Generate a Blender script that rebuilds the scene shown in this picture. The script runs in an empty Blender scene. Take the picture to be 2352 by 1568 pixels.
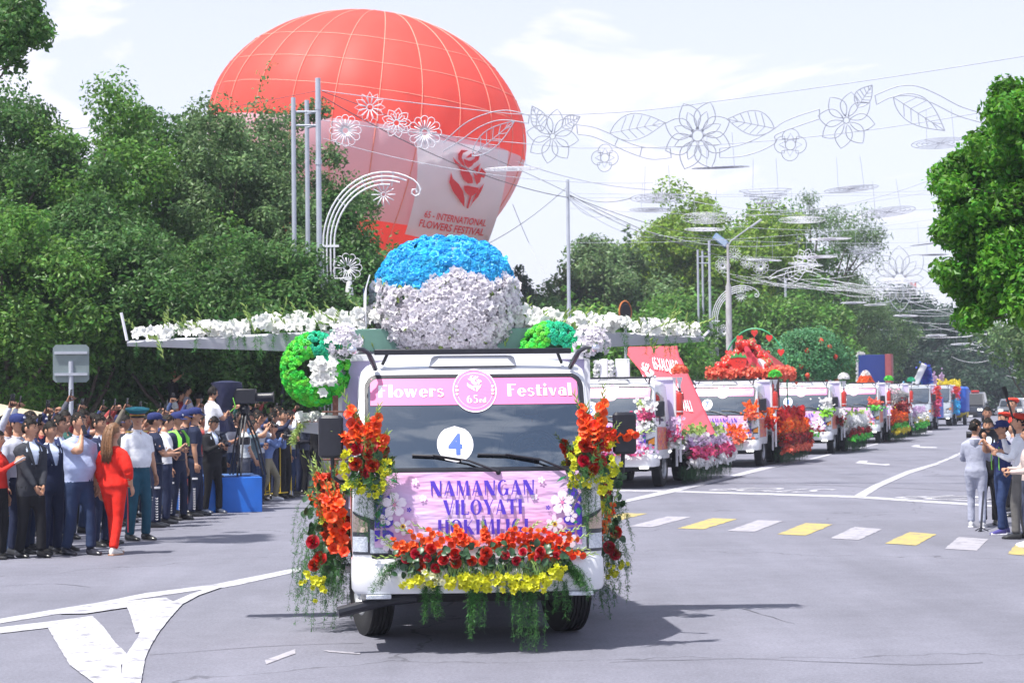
import bpy, math, random
import numpy as np
from mathutils import Matrix, Vector, noise
from mathutils.kdtree import KDTree
random.seed(7); RNG = np.random.default_rng(7)
SC = bpy.context.scene; COL = SC.collection
rad = math.radians; PI = math.pi

# ------------------------------------------------------------------ camera
F = 4573.0; HC = 2.02
PITCH = math.atan(125/F); ROLL = rad(-0.6)
CM = Matrix.Rotation(PI/2+PITCH, 3, 'X') @ Matrix.Rotation(ROLL, 3, 'Z')
cam_d = bpy.data.cameras.new('camera'); cam = bpy.data.objects.new('camera', cam_d); COL.objects.link(cam)
cam_d.lens = 70; cam_d.sensor_width = 36; cam_d.clip_start = .3; cam_d.clip_end = 4000
cam.matrix_world = Matrix.Translation((0,0,HC)) @ CM.to_4x4()
cam_d.dof.use_dof = True; cam_d.dof.focus_distance = 17.0; cam_d.dof.aperture_fstop = 7.1
SC.camera = cam

# ------------------------------------------------------------------ sky, sun, exposure
SUN_DIR = Vector((.38, .29, -1)).normalized()           # the way light travels
to_sun = -SUN_DIR
W = bpy.data.worlds.new('World'); SC.world = W; W.use_nodes = True
nt = W.node_tree; nt.nodes.clear(); N = nt.nodes.new; L = nt.links.new
out = N('ShaderNodeOutputWorld'); bg = N('ShaderNodeBackground'); bg.inputs['Strength'].default_value = .1
sky = N('ShaderNodeTexSky'); sky.sky_type = 'NISHITA'; sky.sun_disc = False
sky.sun_elevation = math.asin(to_sun.z); sky.sun_rotation = math.atan2(to_sun.x, to_sun.y)
sky.air_density = 1.0; sky.dust_density = 1.5; sky.ozone_density = 1.5
tc = N('ShaderNodeTexCoord'); mp = N('ShaderNodeMapping'); mp.inputs['Scale'].default_value = (1.0, 1.0, 3.2)
mp.inputs['Location'].default_value = (1.9, 2.2, .6)
nz = N('ShaderNodeTexNoise'); nz.inputs['Scale'].default_value = 5.5; nz.inputs['Detail'].default_value = 7; nz.inputs['Roughness'].default_value = .55
nz.inputs['Distortion'].default_value = .4
cr = N('ShaderNodeValToRGB'); cr.color_ramp.elements[0].position = .46; cr.color_ramp.elements[0].color = (.0,.0,.0,1)
cr.color_ramp.elements[1].position = .60; cr.color_ramp.elements[1].color = (1,1,1,1)
mx = N('ShaderNodeMix'); mx.data_type = 'RGBA'
mx.inputs['B'].default_value = (6.35, 6.35, 7.5, 1)
L(tc.outputs['Generated'], mp.inputs['Vector']); L(mp.outputs[0], nz.inputs['Vector']); L(nz.outputs['Fac'], cr.inputs['Fac'])
# thin bright haze low down, open blue between the clouds higher up
sep = N('ShaderNodeSeparateXYZ'); L(tc.outputs['Generated'], sep.inputs[0])
hzr = N('ShaderNodeMapRange'); hzr.interpolation_type = 'SMOOTHSTEP'; hzr.inputs['From Min'].default_value = .12; hzr.inputs['From Max'].default_value = .55; hzr.inputs['To Min'].default_value = .70; hzr.inputs['To Max'].default_value = .12; L(sep.outputs['Z'], hzr.inputs['Value'])
mxm = N('ShaderNodeMath'); mxm.operation = 'MAXIMUM'; L(hzr.outputs[0], mxm.inputs[0]); L(cr.outputs[0], mxm.inputs[1])
L(sky.outputs[0], mx.inputs['A']); L(mxm.outputs[0], mx.inputs['Factor']); L(mx.outputs['Result'], bg.inputs['Color']); L(bg.outputs[0], out.inputs[0])
sd = bpy.data.lights.new('sun', 'SUN'); sd.energy = 4.6; sd.angle = rad(.8); sd.color = (1, .96, .90)
so = bpy.data.objects.new('sun', sd); COL.objects.link(so); so.rotation_euler = SUN_DIR.to_track_quat('-Z', 'Y').to_euler(); so.location = (-10, -5, 30)
SC.view_settings.view_transform = 'Standard'; SC.view_settings.look = 'None'; SC.view_settings.gamma = 1
SC.view_settings.exposure = .78
SC.view_settings.use_curve_mapping = False
SC.render.engine = 'CYCLES'
SC.cycles.use_denoising = True; SC.cycles.max_bounces = 8; SC.cycles.transparent_max_bounces = 12
SC.cycles.diffuse_bounces = 5; SC.cycles.glossy_bounces = 3; SC.cycles.transmission_bounces = 4

# ------------------------------------------------------------------ places read off the photograph (2352 px wide grid) -> world
def ray(u, v): return CM @ Vector(((u-1176)/F, (784-v)/F, -1))
def P(u, v, d):
    r = ray(u, v); k = d/r.y
    return Vector((r.x*k, d, HC + r.z*k))
def G(u, v, z=0):
    r = ray(u, v); k = (z-HC)/r.z
    return Vector((r.x*k, r.y*k, z))
def gd(u, v): return G(u, v).y
STR = Vector((.294, .956, 0)); CROSS = Vector((.956, -.294, 0)); SANG = -math.atan2(.294, .956)
def PV(u, v, p0, n=STR):                              # on the vertical plane through p0 with normal n
    r = ray(u, v); o = Vector((0,0,HC)); k = (Vector(p0)-o).dot(n)/r.dot(n)
    return o + r*k

# ------------------------------------------------------------------ materials
MATS = {}
def _new(name):
    m = bpy.data.materials.new(name); m.use_nodes = True; m.node_tree.nodes.clear(); return m, m.node_tree.nodes.new, m.node_tree.links.new
def mat(name, col, rough=.6, metal=0, var=.12, vs=6.0, bump=0, bs=60, trans=0, isl=0, coat=0, spec=None, emis=None, hue=0, inst=0):
    """procedural material: base colour with noise variation, optional bump, translucency, per-piece variation"""
    if name in MATS: return MATS[name]
    m, N, L = _new(name); MATS[name] = m
    o = N('ShaderNodeOutputMaterial'); b = N('ShaderNodeBsdfPrincipled')
    b.inputs['Roughness'].default_value = rough; b.inputs['Metallic'].default_value = metal
    if spec is not None: b.inputs['Specular IOR Level'].default_value = spec
    if coat: b.inputs['Coat Weight'].default_value = coat; b.inputs['Coat Roughness'].default_value = .05
    c = (*col, 1)
    hs = N('ShaderNodeHueSaturation'); hs.inputs['Color'].default_value = c
    val = None
    if var or isl or inst:
        tcn = N('ShaderNodeTexCoord'); nzn = N('ShaderNodeTexNoise'); nzn.inputs['Scale'].default_value = vs; nzn.inputs['Detail'].default_value = 4
        L(tcn.outputs['Object'], nzn.inputs['Vector'])
        mr = N('ShaderNodeMapRange'); mr.inputs['From Min'].default_value = .25; mr.inputs['From Max'].default_value = .75
        mr.inputs['To Min'].default_value = 1-var; mr.inputs['To Max'].default_value = 1+var
        L(nzn.outputs['Fac'], mr.inputs['Value']); val = mr.outputs[0]
        if isl or inst:
            rnd = N('ShaderNodeNewGeometry').outputs['Random Per Island'] if isl else N('ShaderNodeObjectInfo').outputs['Random']
            a = isl or inst
            m2 = N('ShaderNodeMapRange'); m2.inputs['To Min'].default_value = 1-a; m2.inputs['To Max'].default_value = 1+a; L(rnd, m2.inputs['Value'])
            mm = N('ShaderNodeMath'); mm.operation = 'MULTIPLY'; L(val, mm.inputs[0]); L(m2.outputs[0], mm.inputs[1]); val = mm.outputs[0]
            if hue:
                m3 = N('ShaderNodeMapRange'); m3.inputs['To Min'].default_value = .5-hue; m3.inputs['To Max'].default_value = .5+hue
                wn = N('ShaderNodeTexWhiteNoise'); wn.noise_dimensions = '1D'; L(rnd, wn.inputs['W']); L(wn.outputs['Value'], m3.inputs['Value']); L(m3.outputs[0], hs.inputs['Hue'])
        L(val, hs.inputs['Value'])
    L(hs.outputs[0], b.inputs['Base Color'])
    if bump:
        nb = N('ShaderNodeTexNoise'); nb.inputs['Scale'].default_value = bs; nb.inputs['Detail'].default_value = 5
        tb = N('ShaderNodeTexCoord'); L(tb.outputs['Object'], nb.inputs['Vector'])
        bp = N('ShaderNodeBump'); bp.inputs['Strength'].default_value = bump; bp.inputs['Distance'].default_value = .02
        L(nb.outputs['Fac'], bp.inputs['Height']); L(bp.outputs[0], b.inputs['Normal'])
    last = b.outputs[0]
    if trans:
        t = N('ShaderNodeBsdfTranslucent'); L(hs.outputs[0], t.inputs['Color']); ms = N('ShaderNodeMixShader'); ms.inputs[0].default_value = trans
        L(b.outputs[0], ms.inputs[1]); L(t.outputs[0], ms.inputs[2]); last = ms.outputs[0]
    if emis:
        b.inputs['Emission Color'].default_value = (*emis[0], 1); b.inputs['Emission Strength'].default_value = emis[1]
    L(last, o.inputs[0]); return m
def cloth(rgb):
    k = 'cloth_%d_%d_%d' % tuple(int(c*255) for c in rgb)
    return mat(k, rgb, .85, var=.14, vs=9, bump=.55, bs=14, spec=.25)

# ------------------------------------------------------------------ mesh building
class MB:
    def __init__(s): s.V=[]; s.L=[]; s.C=[]; s.M=[]; s.n=0
    def add(s, verts, faces, m=0):
        v = np.asarray(verts, float).reshape(-1,3)
        if len(faces):
            s.L.append(np.fromiter((i for f in faces for i in f), int) + s.n)
            s.C.append(np.array([len(f) for f in faces])); s.M.append(np.full(len(faces), m) if np.isscalar(m) else np.asarray(m))
        s.V.append(v); s.n += len(v); return s
    def flat(s):
        if len(s.V) > 1 or len(s.L) > 1:
            s.V=[np.concatenate(s.V)]; s.L=[np.concatenate(s.L)]; s.C=[np.concatenate(s.C)]; s.M=[np.concatenate(s.M)]
        return s.V[0], s.L[0], s.C[0], s.M[0]
    def inst(s, o, mats, moff=None):
        """place copies of template o: mats = (k,4,4) array; moff = per-copy material offset"""
        V, Lp, C, M = o.flat(); A = np.asarray(mats, float).reshape(-1,4,4); k = len(A)
        if not k: return s
        vv = np.einsum('kij,vj->kvi', A[:,:3,:3], V) + A[:,None,:3,3]
        s.V.append(vv.reshape(-1,3)); s.L.append((Lp[None]+(np.arange(k)*len(V))[:,None]).ravel()+s.n)
        s.C.append(np.tile(C,k)); mm = np.tile(M,(k,1)); 
        if moff is not None: mm = mm + np.asarray(moff)[:,None]
        s.M.append(mm.ravel()); s.n += k*len(V); return s
    def xf(s, mtx):
        A = np.array(mtx); s.V = [v@A[:3,:3].T + A[:3,3] for v in s.V]; return s
    def box(s, c, d, m=0, R=None):
        x,y,z = [q/2 for q in d]
        v = np.array([(a*x,b*y,e*z) for e in (-1,1) for b in (-1,1) for a in (-1,1)])
        if R is not None: v = v@np.array(R)[:3,:3].T
        return s.add(v+np.array(c), [(0,2,3,1),(4,5,7,6),(0,1,5,4),(2,6,7,3),(0,4,6,2),(1,3,7,5)], m)
    def loft(s, rings, m=0, cap=True, closed=True, capm=None):
        R = np.asarray(rings, float); k,n,_ = R.shape; f=[]
        for i in range(k-1):
            for j in range(n if closed else n-1):
                a=i*n+j; b=i*n+(j+1)%n; f.append((a,b,b+n,a+n))
        mm = [m]*len(f)
        if cap and closed: f.append(tuple(range(n-1,-1,-1))); f.append(tuple(range((k-1)*n,k*n))); mm += [m if capm is None else capm]*2
        return s.add(R.reshape(-1,3), f, mm)
    def rbox(s, c, d, r=.02, m=0, R=None):
        """box with rounded vertical edges and chamfered top and bottom"""
        x,y,z = [q/2 for q in d]; r = min(r, x*.98, y*.98, z*.98); rings=[]
        for zz,k in ((-z,r*.6),(-z+r*.6,0),(z-r*.6,0),(z,r*.6)):
            ring=[]
            for cx,cy,a0 in ((x-r,y-r,0),(-x+r,y-r,90),(-x+r,-y+r,180),(x-r,-y+r,270)):
                for a in (0,45,90):
                    t=rad(a0+a); ring.append((cx+(r-k)*math.cos(t), cy+(r-k)*math.sin(t), zz))
            rings.append(ring)
        A = np.array(rings)
        if R is not None: A = A@np.array(R)[:3,:3].T
        return s.loft(A+np.array(c), m)
    def tube(s, pts, r, n=8, m=0, cap=True, flat=1.0):
        p = np.asarray([tuple(q) for q in pts], float); k=len(p); rr = np.full(k, r) if np.isscalar(r) else np.asarray(r, float)
        t = np.gradient(p, axis=0); t /= np.linalg.norm(t,axis=1)[:,None]+1e-12
        up = np.array((0,0,1.0)) if abs(t[0][2])<.9 else np.array((1.0,0,0))
        rings=[]; a = np.cross(t[0],up); a/=np.linalg.norm(a)
        for i in range(k):
            a = a - t[i]*a.dot(t[i]); a/= np.linalg.norm(a)+1e-12; b = np.cross(t[i],a)
            q = np.arange(n)*2*PI/n
            rings.append(p[i]+rr[i]*(np.cos(q)[:,None]*a+np.sin(q)[:,None]*b*flat))
        return s.loft(rings, m, cap)
    def lathe(s, prof, n=24, m=0, cap=True):
        q = np.arange(n)*2*PI/n
        return s.loft([np.stack([r*np.cos(q), r*np.sin(q), np.full(n,z)],1) for r,z in prof], m, cap)
    def ell(s, c, d, m=0, n=10, k=7, R=None):
        v=[]; 
        for i in range(1,k):
            th=PI*i/k
            for j in range(n):
                ph=2*PI*j/n; v.append((d[0]*math.sin(th)*math.cos(ph), d[1]*math.sin(th)*math.sin(ph), -d[2]*math.cos(th)))
        v.append((0,0,-d[2])); v.append((0,0,d[2])); b=len(v)-2; f=[]
        for i in range(k-2):
            for j in range(n): a=i*n+j; e=i*n+(j+1)%n; f.append((a,e,e+n,a+n))
        for j in range(n): f.append((b,(j+1)%n,j)); f.append((b+1,(k-2)*n+j,(k-2)*n+(j+1)%n))
        v=np.array(v)
        if R is not None: v=v@np.array(R)[:3,:3].T
        return s.add(v+np.array(c), f, m)
    def poly(s, pts, m=0): return s.add(pts, [tuple(range(len(pts)))], m)
    def prism(s, pts, off, m=0):
        a=np.asarray([tuple(p) for p in pts],float); b=a+np.asarray(off,float); n=len(a)
        return s.add(np.concatenate([a,b]), [tuple(range(n-1,-1,-1)), tuple(range(n,2*n))]+[(i,(i+1)%n,n+(i+1)%n,n+i) for i in range(n)], m)
    def mesh(s, name, mats, smooth=True, auto=None):
        V,Lp,C,M = s.flat(); me = bpy.data.meshes.new(name)
        me.vertices.add(len(V)); me.vertices.foreach_set('co', V.astype(np.float32).ravel())
        me.loops.add(len(Lp)); me.loops.foreach_set('vertex_index', Lp.astype(np.int32))
        me.polygons.add(len(C)); st = np.concatenate([[0],np.cumsum(C)[:-1]])
        me.polygons.foreach_set('loop_start', st.astype(np.int32))
        for q in (mats if isinstance(mats,(list,tuple)) else [mats]): me.materials.append(q)
        me.polygons.foreach_set('material_index', M.astype(np.int32))
        me.polygons.foreach_set('use_smooth', np.full(len(C), bool(smooth)))
        me.update(calc_edges=True); me.validate()
        if smooth and auto: 
            me.set_sharp_from_angle(angle=rad(auto))
        return me
    def build(s, name, mats, parent=None, smooth=True, auto=35, **kw):
        return link(name, s.mesh(name, mats, smooth, auto), parent, **kw)
def link(name, data, parent=None, mtx=None, **kw):
    o = bpy.data.objects.new(name, data); COL.objects.link(o)
    if parent is not None: o.parent = parent
    if mtx is not None: o.matrix_local = mtx
    for k,v in kw.items(): o[k]=v
    return o
def thing(name, label, cat, mtx=None, group=None):
    o = bpy.data.objects.new(name, None); COL.objects.link(o); o.empty_display_size=.2
    if mtx is not None: o.matrix_world = mtx
    o['label']=label; o['category']=cat
    if group: o['group']=group
    return o
def T(x,y=None,z=None, rz=0):
    v = Vector(x) if y is None else Vector((x,y,z)); return Matrix.Translation(v)@Matrix.Rotation(rz,4,'Z')
def copy_tree(o, parent=None):
    c = o.copy(); COL.objects.link(c)
    if parent is not None: c.parent = parent; c.matrix_parent_inverse = o.matrix_parent_inverse.copy()
    for ch in o.children: copy_tree(ch, c)
    return c
def frames(pos, nrm, scale, spin=None, jit=0, rng=RNG):
    """(k,4,4) placing templates (their +z along nrm) with random spin"""
    pos=np.asarray(pos,float); n=np.asarray(nrm,float)+ (rng.normal(0,jit,(len(pos),3)) if jit else 0)
    n/=np.linalg.norm(n,axis=1)[:,None]+1e-9
    r=rng.normal(size=(len(pos),3)); a=np.cross(n,r); a/=np.linalg.norm(a,axis=1)[:,None]+1e-9; b=np.cross(n,a)
    A=np.zeros((len(pos),4,4)); sc=np.asarray(scale,float)*np.ones(len(pos))
    A[:,:3,0]=a*sc[:,None]; A[:,:3,1]=b*sc[:,None]; A[:,:3,2]=n*sc[:,None]; A[:,:3,3]=pos; A[:,3,3]=1
    return A
def facing(pos, nrm, scale, up=(0,0,1)):
    n=Vector(nrm).normalized(); u=Vector(up); x=u.cross(n)
    if x.length<1e-3: x=Vector((1,0,0))
    x.normalize(); y=n.cross(x)
    m=Matrix.Identity(4)
    for i,c in enumerate((x,y,n)):
        for j in range(3): m[j][i]=c[j]*scale
    m.translation=Vector(pos); return m
def sag(a, b, s, n=14):
    a=Vector(a); b=Vector(b); return [a.lerp(b,t/n)-Vector((0,0,s*4*(t/n)*(1-t/n))) for t in range(n+1)]

# text -> (verts2d, faces) centred, cap height = h
_txt={}
def text_geo(s, h=1.0, bold=0.0, squash=1.0, shear=0.0):
    k=(s,bold)
    if k not in _txt:
        c=bpy.data.curves.new('t','FONT'); c.body=s; c.size=1; c.align_x='CENTER'; c.align_y='CENTER'; c.offset=bold; c.resolution_u=4
        o=bpy.data.objects.new('t',c); me=bpy.data.meshes.new_from_object(o)
        v=np.array([x.co[:2] for x in me.vertices]); f=[tuple(p.vertices) for p in me.polygons]
        bpy.data.objects.remove(o); bpy.data.curves.remove(c); bpy.data.meshes.remove(me)
        v-= (v.max(0)+v.min(0))/2; _txt[k]=(v,f)
    v,f=_txt[k]; v=v*h/.7; v=v*np.array((squash,1)); v=v+np.stack([v[:,1]*shear,0*v[:,1]],1); return v,f

# materials used all over
M_white=mat('white_paint',(.70,.71,.74),.28,var=.03,vs=3,coat=.4)
M_black=mat('black_plastic',(.012,.013,.02),.38,var=.2,vs=20,bump=.1,bs=200)
M_rubber=mat('tyre_rubber',(.012,.012,.013),.8,var=.3,vs=12,bump=.2,bs=80)
M_dark=mat('dark_underside',(.015,.015,.017),.8)
M_chrome=mat('chrome',(.75,.75,.78),.12,1,var=.05)
M_steel=mat('rim_steel',(.35,.36,.38),.35,.7,var=.15,vs=9)
M_glass=None
M_grey=mat('pole_grey',(.42,.45,.52),.5,.2,var=.1,vs=4,bump=.1,bs=30)
M_wirewhite=mat('white_tubing',(.72,.73,.78),.5,var=.08)
M_wiregrey=mat('frame_grey',(.33,.35,.41),.55,var=.1)
M_cable=mat('cable_dark',(.10,.10,.12),.7)
M_cablelight=mat('cable_light',(.36,.38,.44),.6)
M_rust=mat('rusty_steel',(.12,.05,.035),.8,var=.4,vs=25,bump=.3,bs=60)
M_skin=mat('skin',(.46,.24,.15),.5,var=.1,vs=14,bump=.08,bs=90)
M_skin2=mat('skin_tan',(.33,.16,.10),.5,var=.1,vs=14)
M_hair=mat('hair_black',(.010,.008,.007),.65,var=.4,vs=50,bump=.3,bs=60,spec=.2)
M_eye=mat('eye_dark',(.02,.015,.012),.2)
M_lip=mat('lip',(.30,.10,.08),.5)
# ------------------------------------------------------------------ ground, road, markings
def asphalt():
    m,N,L=_new('asphalt'); o=N('ShaderNodeOutputMaterial'); b=N('ShaderNodeBsdfPrincipled'); b.inputs['Roughness'].default_value=.78
    b.inputs['Specular IOR Level'].default_value=.35
    t=N('ShaderNodeTexCoord')
    def noise_(scale,det,rough=.6,vec=None):
        n=N('ShaderNodeTexNoise'); n.inputs['Scale'].default_value=scale; n.inputs['Detail'].default_value=det; n.inputs['Roughness'].default_value=rough
        L(vec or t.outputs['Object'],n.inputs['Vector']); return n.outputs['Fac']
    def rng_(v,a,b_,c,d):
        r=N('ShaderNodeMapRange'); r.inputs['From Min'].default_value=a; r.inputs['From Max'].default_value=b_; r.inputs['To Min'].default_value=c; r.inputs['To Max'].default_value=d; L(v,r.inputs['Value']); return r.outputs[0]
    def mul(a,c):
        q=N('ShaderNodeMath'); q.operation='MULTIPLY'; L(a,q.inputs[0]); L(c,q.inputs[1]); return q.outputs[0]
    # long tyre-polished streaks follow the street
    mp=N('ShaderNodeMapping'); mp.inputs['Rotation'].default_value=(0,0,-SANG); mp.inputs['Scale'].default_value=(.9,.05,1); L(t.outputs['Object'],mp.inputs['Vector'])
    v=mul(rng_(noise_(.35,4),.3,.7,.86,1.12), rng_(noise_(1.2,5,vec=mp.outputs[0]),.3,.7,.90,1.10))
    v=mul(v, rng_(noise_(34,3,.8),.3,.7,.78,1.22)); v=mul(v, rng_(noise_(4,4),.35,.65,.95,1.05))
    # sparse pale stones and thin cracks
    vo=N('ShaderNodeTexVoronoi'); vo.feature='F1'; vo.inputs['Scale'].default_value=7; L(t.outputs['Object'],vo.inputs['Vector'])
    v=mul(v, rng_(vo.outputs['Distance'],.03,.05,1.5,1.0))
    vc=N('ShaderNodeTexVoronoi'); vc.feature='DISTANCE_TO_EDGE'; vc.inputs['Scale'].default_value=.11
    dn=N('ShaderNodeVectorMath'); dn.operation='ADD'; nn=N('ShaderNodeTexNoise'); nn.inputs['Scale'].default_value=1.3; nn.inputs['Detail'].default_value=5
    L(t.outputs['Object'],nn.inputs['Vector']); L(t.outputs['Object'],dn.inputs[0]); L(nn.outputs['Color'],dn.inputs[1]); L(dn.outputs[0],vc.inputs['Vector'])
    v=mul(v, rng_(vc.outputs['Distance'],.0008,.0022,.62,1.0))
    mx=N('ShaderNodeMix'); mx.data_type='RGBA'; mx.blend_type='MULTIPLY'; mx.inputs['Factor'].default_value=1; mx.inputs['A'].default_value=(.165,.167,.205,1); L(v,mx.inputs['B'])
    L(mx.outputs['Result'],b.inputs['Base Color'])
    bp=N('ShaderNodeBump'); bp.inputs['Strength'].default_value=.35; bp.inputs['Distance'].default_value=.01; L(noise_(90,3,.8),bp.inputs['Height']); L(bp.outputs[0],b.inputs['Normal'])
    L(b.outputs[0],o.inputs[0]); return m
M_asph=asphalt()
def paint_mat(name,col):
    m,N,L=_new(name); o=N('ShaderNodeOutputMaterial'); b=N('ShaderNodeBsdfPrincipled'); b.inputs['Roughness'].default_value=.7
    t=N('ShaderNodeTexCoord'); n=N('ShaderNodeTexNoise'); n.inputs['Scale'].default_value=5; n.inputs['Detail'].default_value=10; n.inputs['Roughness'].default_value=.75; L(t.outputs['Object'],n.inputs['Vector'])
    r=N('ShaderNodeValToRGB'); r.color_ramp.elements[0].position=.36; r.color_ramp.elements[0].color=(.15,.15,.18,1); r.color_ramp.elements[1].position=.50; r.color_ramp.elements[1].color=(*col,1)
    L(n.outputs['Fac'],r.inputs['Fac']); L(r.outputs[0],b.inputs['Base Color']); L(b.outputs[0],o.inputs[0]); return m
M_line=paint_mat('road_paint_white',(.44,.44,.48)); M_lineY=paint_mat('road_paint_yellow',(.42,.34,.11)); M_lineG=paint_mat('road_paint_worn',(.34,.33,.37))
M_pave=mat('paving',(.30,.29,.30),.8,var=.15,vs=3,bump=.2,bs=30)
M_kerb=mat('kerb_concrete',(.36,.36,.37),.8,var=.12,vs=5,bump=.2,bs=40)
M_soil=mat('park_soil',(.045,.05,.025),.95,var=.4,vs=2,bump=.5,bs=8)

gm=MB(); gm.add([(-900,-200,-.02),(900,-200,-.02),(900,3000,-.02),(-900,3000,-.02)],[(0,1,2,3)]); gm.build('ground',M_soil,kind='structure')
rm=MB(); rm.add([(-400,-150,0),(400,-150,0),(400,22,0),(-400,22,0)],[(0,1,2,3)])
def sl(k,off):   # point k metres along the street, off metres across from the left kerb
    p=Vector((-5.6,45,0))+STR*k+CROSS*off; return p
a,b_,c,d=sl(-24.05,0),sl(-24.05,23),sl(1400,23),sl(1400,0)
q0=sl(-21,-40); 
gl=MB(); p0=sl(0,0)
# the junction sheet meets the street sheet along y=22
kl=(22-45)/.956
A=Vector((sl(kl,0).x-1,22,0)); B=Vector((sl(kl,0).x+30,22,0))
rm.add([A,B,sl(1400,23),sl(1400,-1)],[(0,1,2,3)])
rm.build('road',M_asph,kind='structure')
# left pavement with kerb stones, grass verge behind
pv=MB(); pts=[sl(-24,0.0),sl(1300,0.0),sl(1300,-7),sl(-24,-7)]; pv.prism([p+Vector((0,0,-.015)) for p in pts][::-1],(0,0,.135)); pv.build('pavement',M_pave,kind='structure',smooth=False)
kb=bpy.data.objects.new('kerb',None); COL.objects.link(kb); kb['kind']='structure'
ks=MB(); ks.rbox((0,0,.07),(.16,.99,.15),.02); kme=ks.mesh('kerb_stone',M_kerb,True,35)
for i in range(120):
    p=sl(-23.5+i,.085); o=link('kerb_stone',kme,kb,T(p,rz=SANG))
rp=MB(); pts=[sl(-30,23.2),sl(1300,23.2),sl(1300,31),sl(-30,31)]; rp.prism([p+Vector((0,0,-.015)) for p in pts][::-1],(0,0,.135)); rp.build('pavement',M_pave,kind='structure',smooth=False)

def ragged(p, z, a=.0015, st=.12):
    out=[]
    for i in range(len(p)):
        q0,q1=p[i],p[(i+1)%len(p)]; L_=(q1-q0).length; n=max(1,min(60,int(L_/max(st,L_/60)))); d=(q1-q0)/max(L_,1e-6); s=Vector((-d.y,d.x,0))
        for k in range(n): out.append(q0+d*(L_*k/n)+s*(random.gauss(0,a) if k else 0)+Vector((0,0,z)))
    return out
def mark(polys, m=M_line, z=.005, name='road_marking'):
    b=MB()
    for pl in polys: b.poly(ragged([G(u,v,0) for u,v in pl],z)[::-1])
    o=b.build(name,m,kind='structure',smooth=False); return o
def c8(x,y): return (x*.3827/1.0884, (1340+y*.3827)/1.0884)
def c4(x,y): return ((1500+x*.45068)/1.0884, (1040+y*.45068)/1.0884)
# gore marking, lower left
mark([[c8(*p) for p in [(0,540),(350,480),(640,435),(950,372),(1390,317),(1960,203),(1965,228),(1560,318),(1450,338),(1350,345),(760,432),(400,505),(0,570)]]])
mark([[c8(*p) for p in [(0,597),(320,560),(600,523),(610,537),(560,575),(320,600),(0,637)]]],z=.0075)
mark([[c8(*p) for p in [(310,598),(605,525),(680,600),(745,690),(830,775),(790,850),(800,960),(790,1100),(700,1100),(610,960),(455,845)]]],z=.0100)
mark([[c8(*p) for p in [(1450,338),(1350,345),(1240,385),(1130,432),(1085,405),(960,415),(830,428),(640,448),(400,480),(395,512),(560,510),(830,470),(845,500),(885,635),(915,632),(905,660),(820,785),(800,830),(790,1100),(900,1100),(920,960),(950,800),(985,720),(1040,630),(1110,540),(1190,450),(1300,390)]]],z=.0125)
mark([[c8(*p) for p in [(1730,810),(1930,738),(1930,768),(1850,795),(1740,838)]]],M_lineG)
mark([[c8(*p) for p in [(2110,745),(2352,762),(2352,772),(2150,757)]]],M_lineG)
# stop line, lane lines
mark([[c4(*p) for p in [(60,407),(370,412),(1410,441),(2060,484),(2215,498),(2215,507),(2050,495),(1400,452),(400,421),(60,416)]]])
mark([[c4(*p) for p in [(80,478),(370,411),(700,335),(980,262),(1160,237),(1285,207),(1285,214),(1165,243),(1060,262),(700,350),(410,423),(80,492)]]],z=.0075)
mark([[c4(*p) for p in [(1430,175),(1540,150),(1545,154),(1440,180)]]]);
mark([[c4(*p) for p in [(1405,445),(1510,385),(1700,305),(1870,258),(1888,264),(1720,318),(1560,390),(1465,450)]]],z=.0075)
mark([[c4(*p) for p in [(1868,256),(1925,234),(1943,238),(1886,260)]],[c4(*p) for p in [(1930,232),(1975,210),(1994,214),(1948,237)]],[c4(*p) for p in [(1980,208),(2030,186),(2030,200),(1996,213)]]])
# crosswalk, alternating white and yellow
cw=bpy.data.objects.new('crosswalk',None); COL.objects.link(cw); cw['kind']='structure'
bars=[([(60,555),(130,538),(262,540),(100,580)],1),([(375,556),(508,558),(292,615),(158,612)],0),([(622,566),(762,570),(572,627),(428,623)],1),([(875,577),(1017,581),(855,641),(706,636)],0),
([(1138,593),(1290,600),(1142,662),(984,655)],1),([(1412,614),(1566,626),(1437,687),(1275,678)],0),([(1716,643),(1866,655),(1752,717),(1581,706)],1),([(1987,670),(2153,682),(2090,746),(1913,735)],0),([(2310,706),(2500,718),(2440,782),(2262,764)],1)]
for pl,y in bars:
    b=MB(); b.poly(ragged([G(*c4(*p)) for p in pl],.005,.006)[::-1]); b.build('crosswalk_bar',M_lineY if y else M_lineG,cw,smooth=False)
# STOP, written for drivers coming the other way, and lane arrows
def ground_text(s, u0,v0,u1,v1, h):
    v,f=text_geo(s,1.0,.004); w=v[:,0].max()-v[:,0].min(); a=G(u0,v0); b=G(u1,v1); ax=(b-a); wid=ax.length; ax.normalize(); ay=Vector((-ax.y,ax.x,0)); c=(a+b)/2
    pts=[c+ax*(x*wid/w)+ay*(y*h)+Vector((0,0,.006)) for x,y in v]
    MB().add([tuple(p) for p in pts],f).build('road_lettering',M_line,kind='structure',smooth=False)
ground_text('STOP', *c4(1235,415), *c4(675,402), 1.5)
ground_text('STOP', *c4(2330,468), *c4(1735,444), 1.5)
for pl in ([(1440,247),(1485,246),(1478,257),(1530,262),(1560,266),(1600,264),(1610,270),(1585,274),(1555,271),(1500,268),(1415,260)],[(1745,160),(1775,160),(1770,168),(1865,171),(1872,176),(1790,176),(1722,169)]):
    mark([[c4(*p) for p in pl]],name='road_arrow')
mark([[c4(*p) for p in [(1775,94),(1815,93),(1812,97),(1778,99)]],[c4(*p) for p in [(1815,84),(1845,83),(1842,87),(1818,88)]]])

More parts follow.
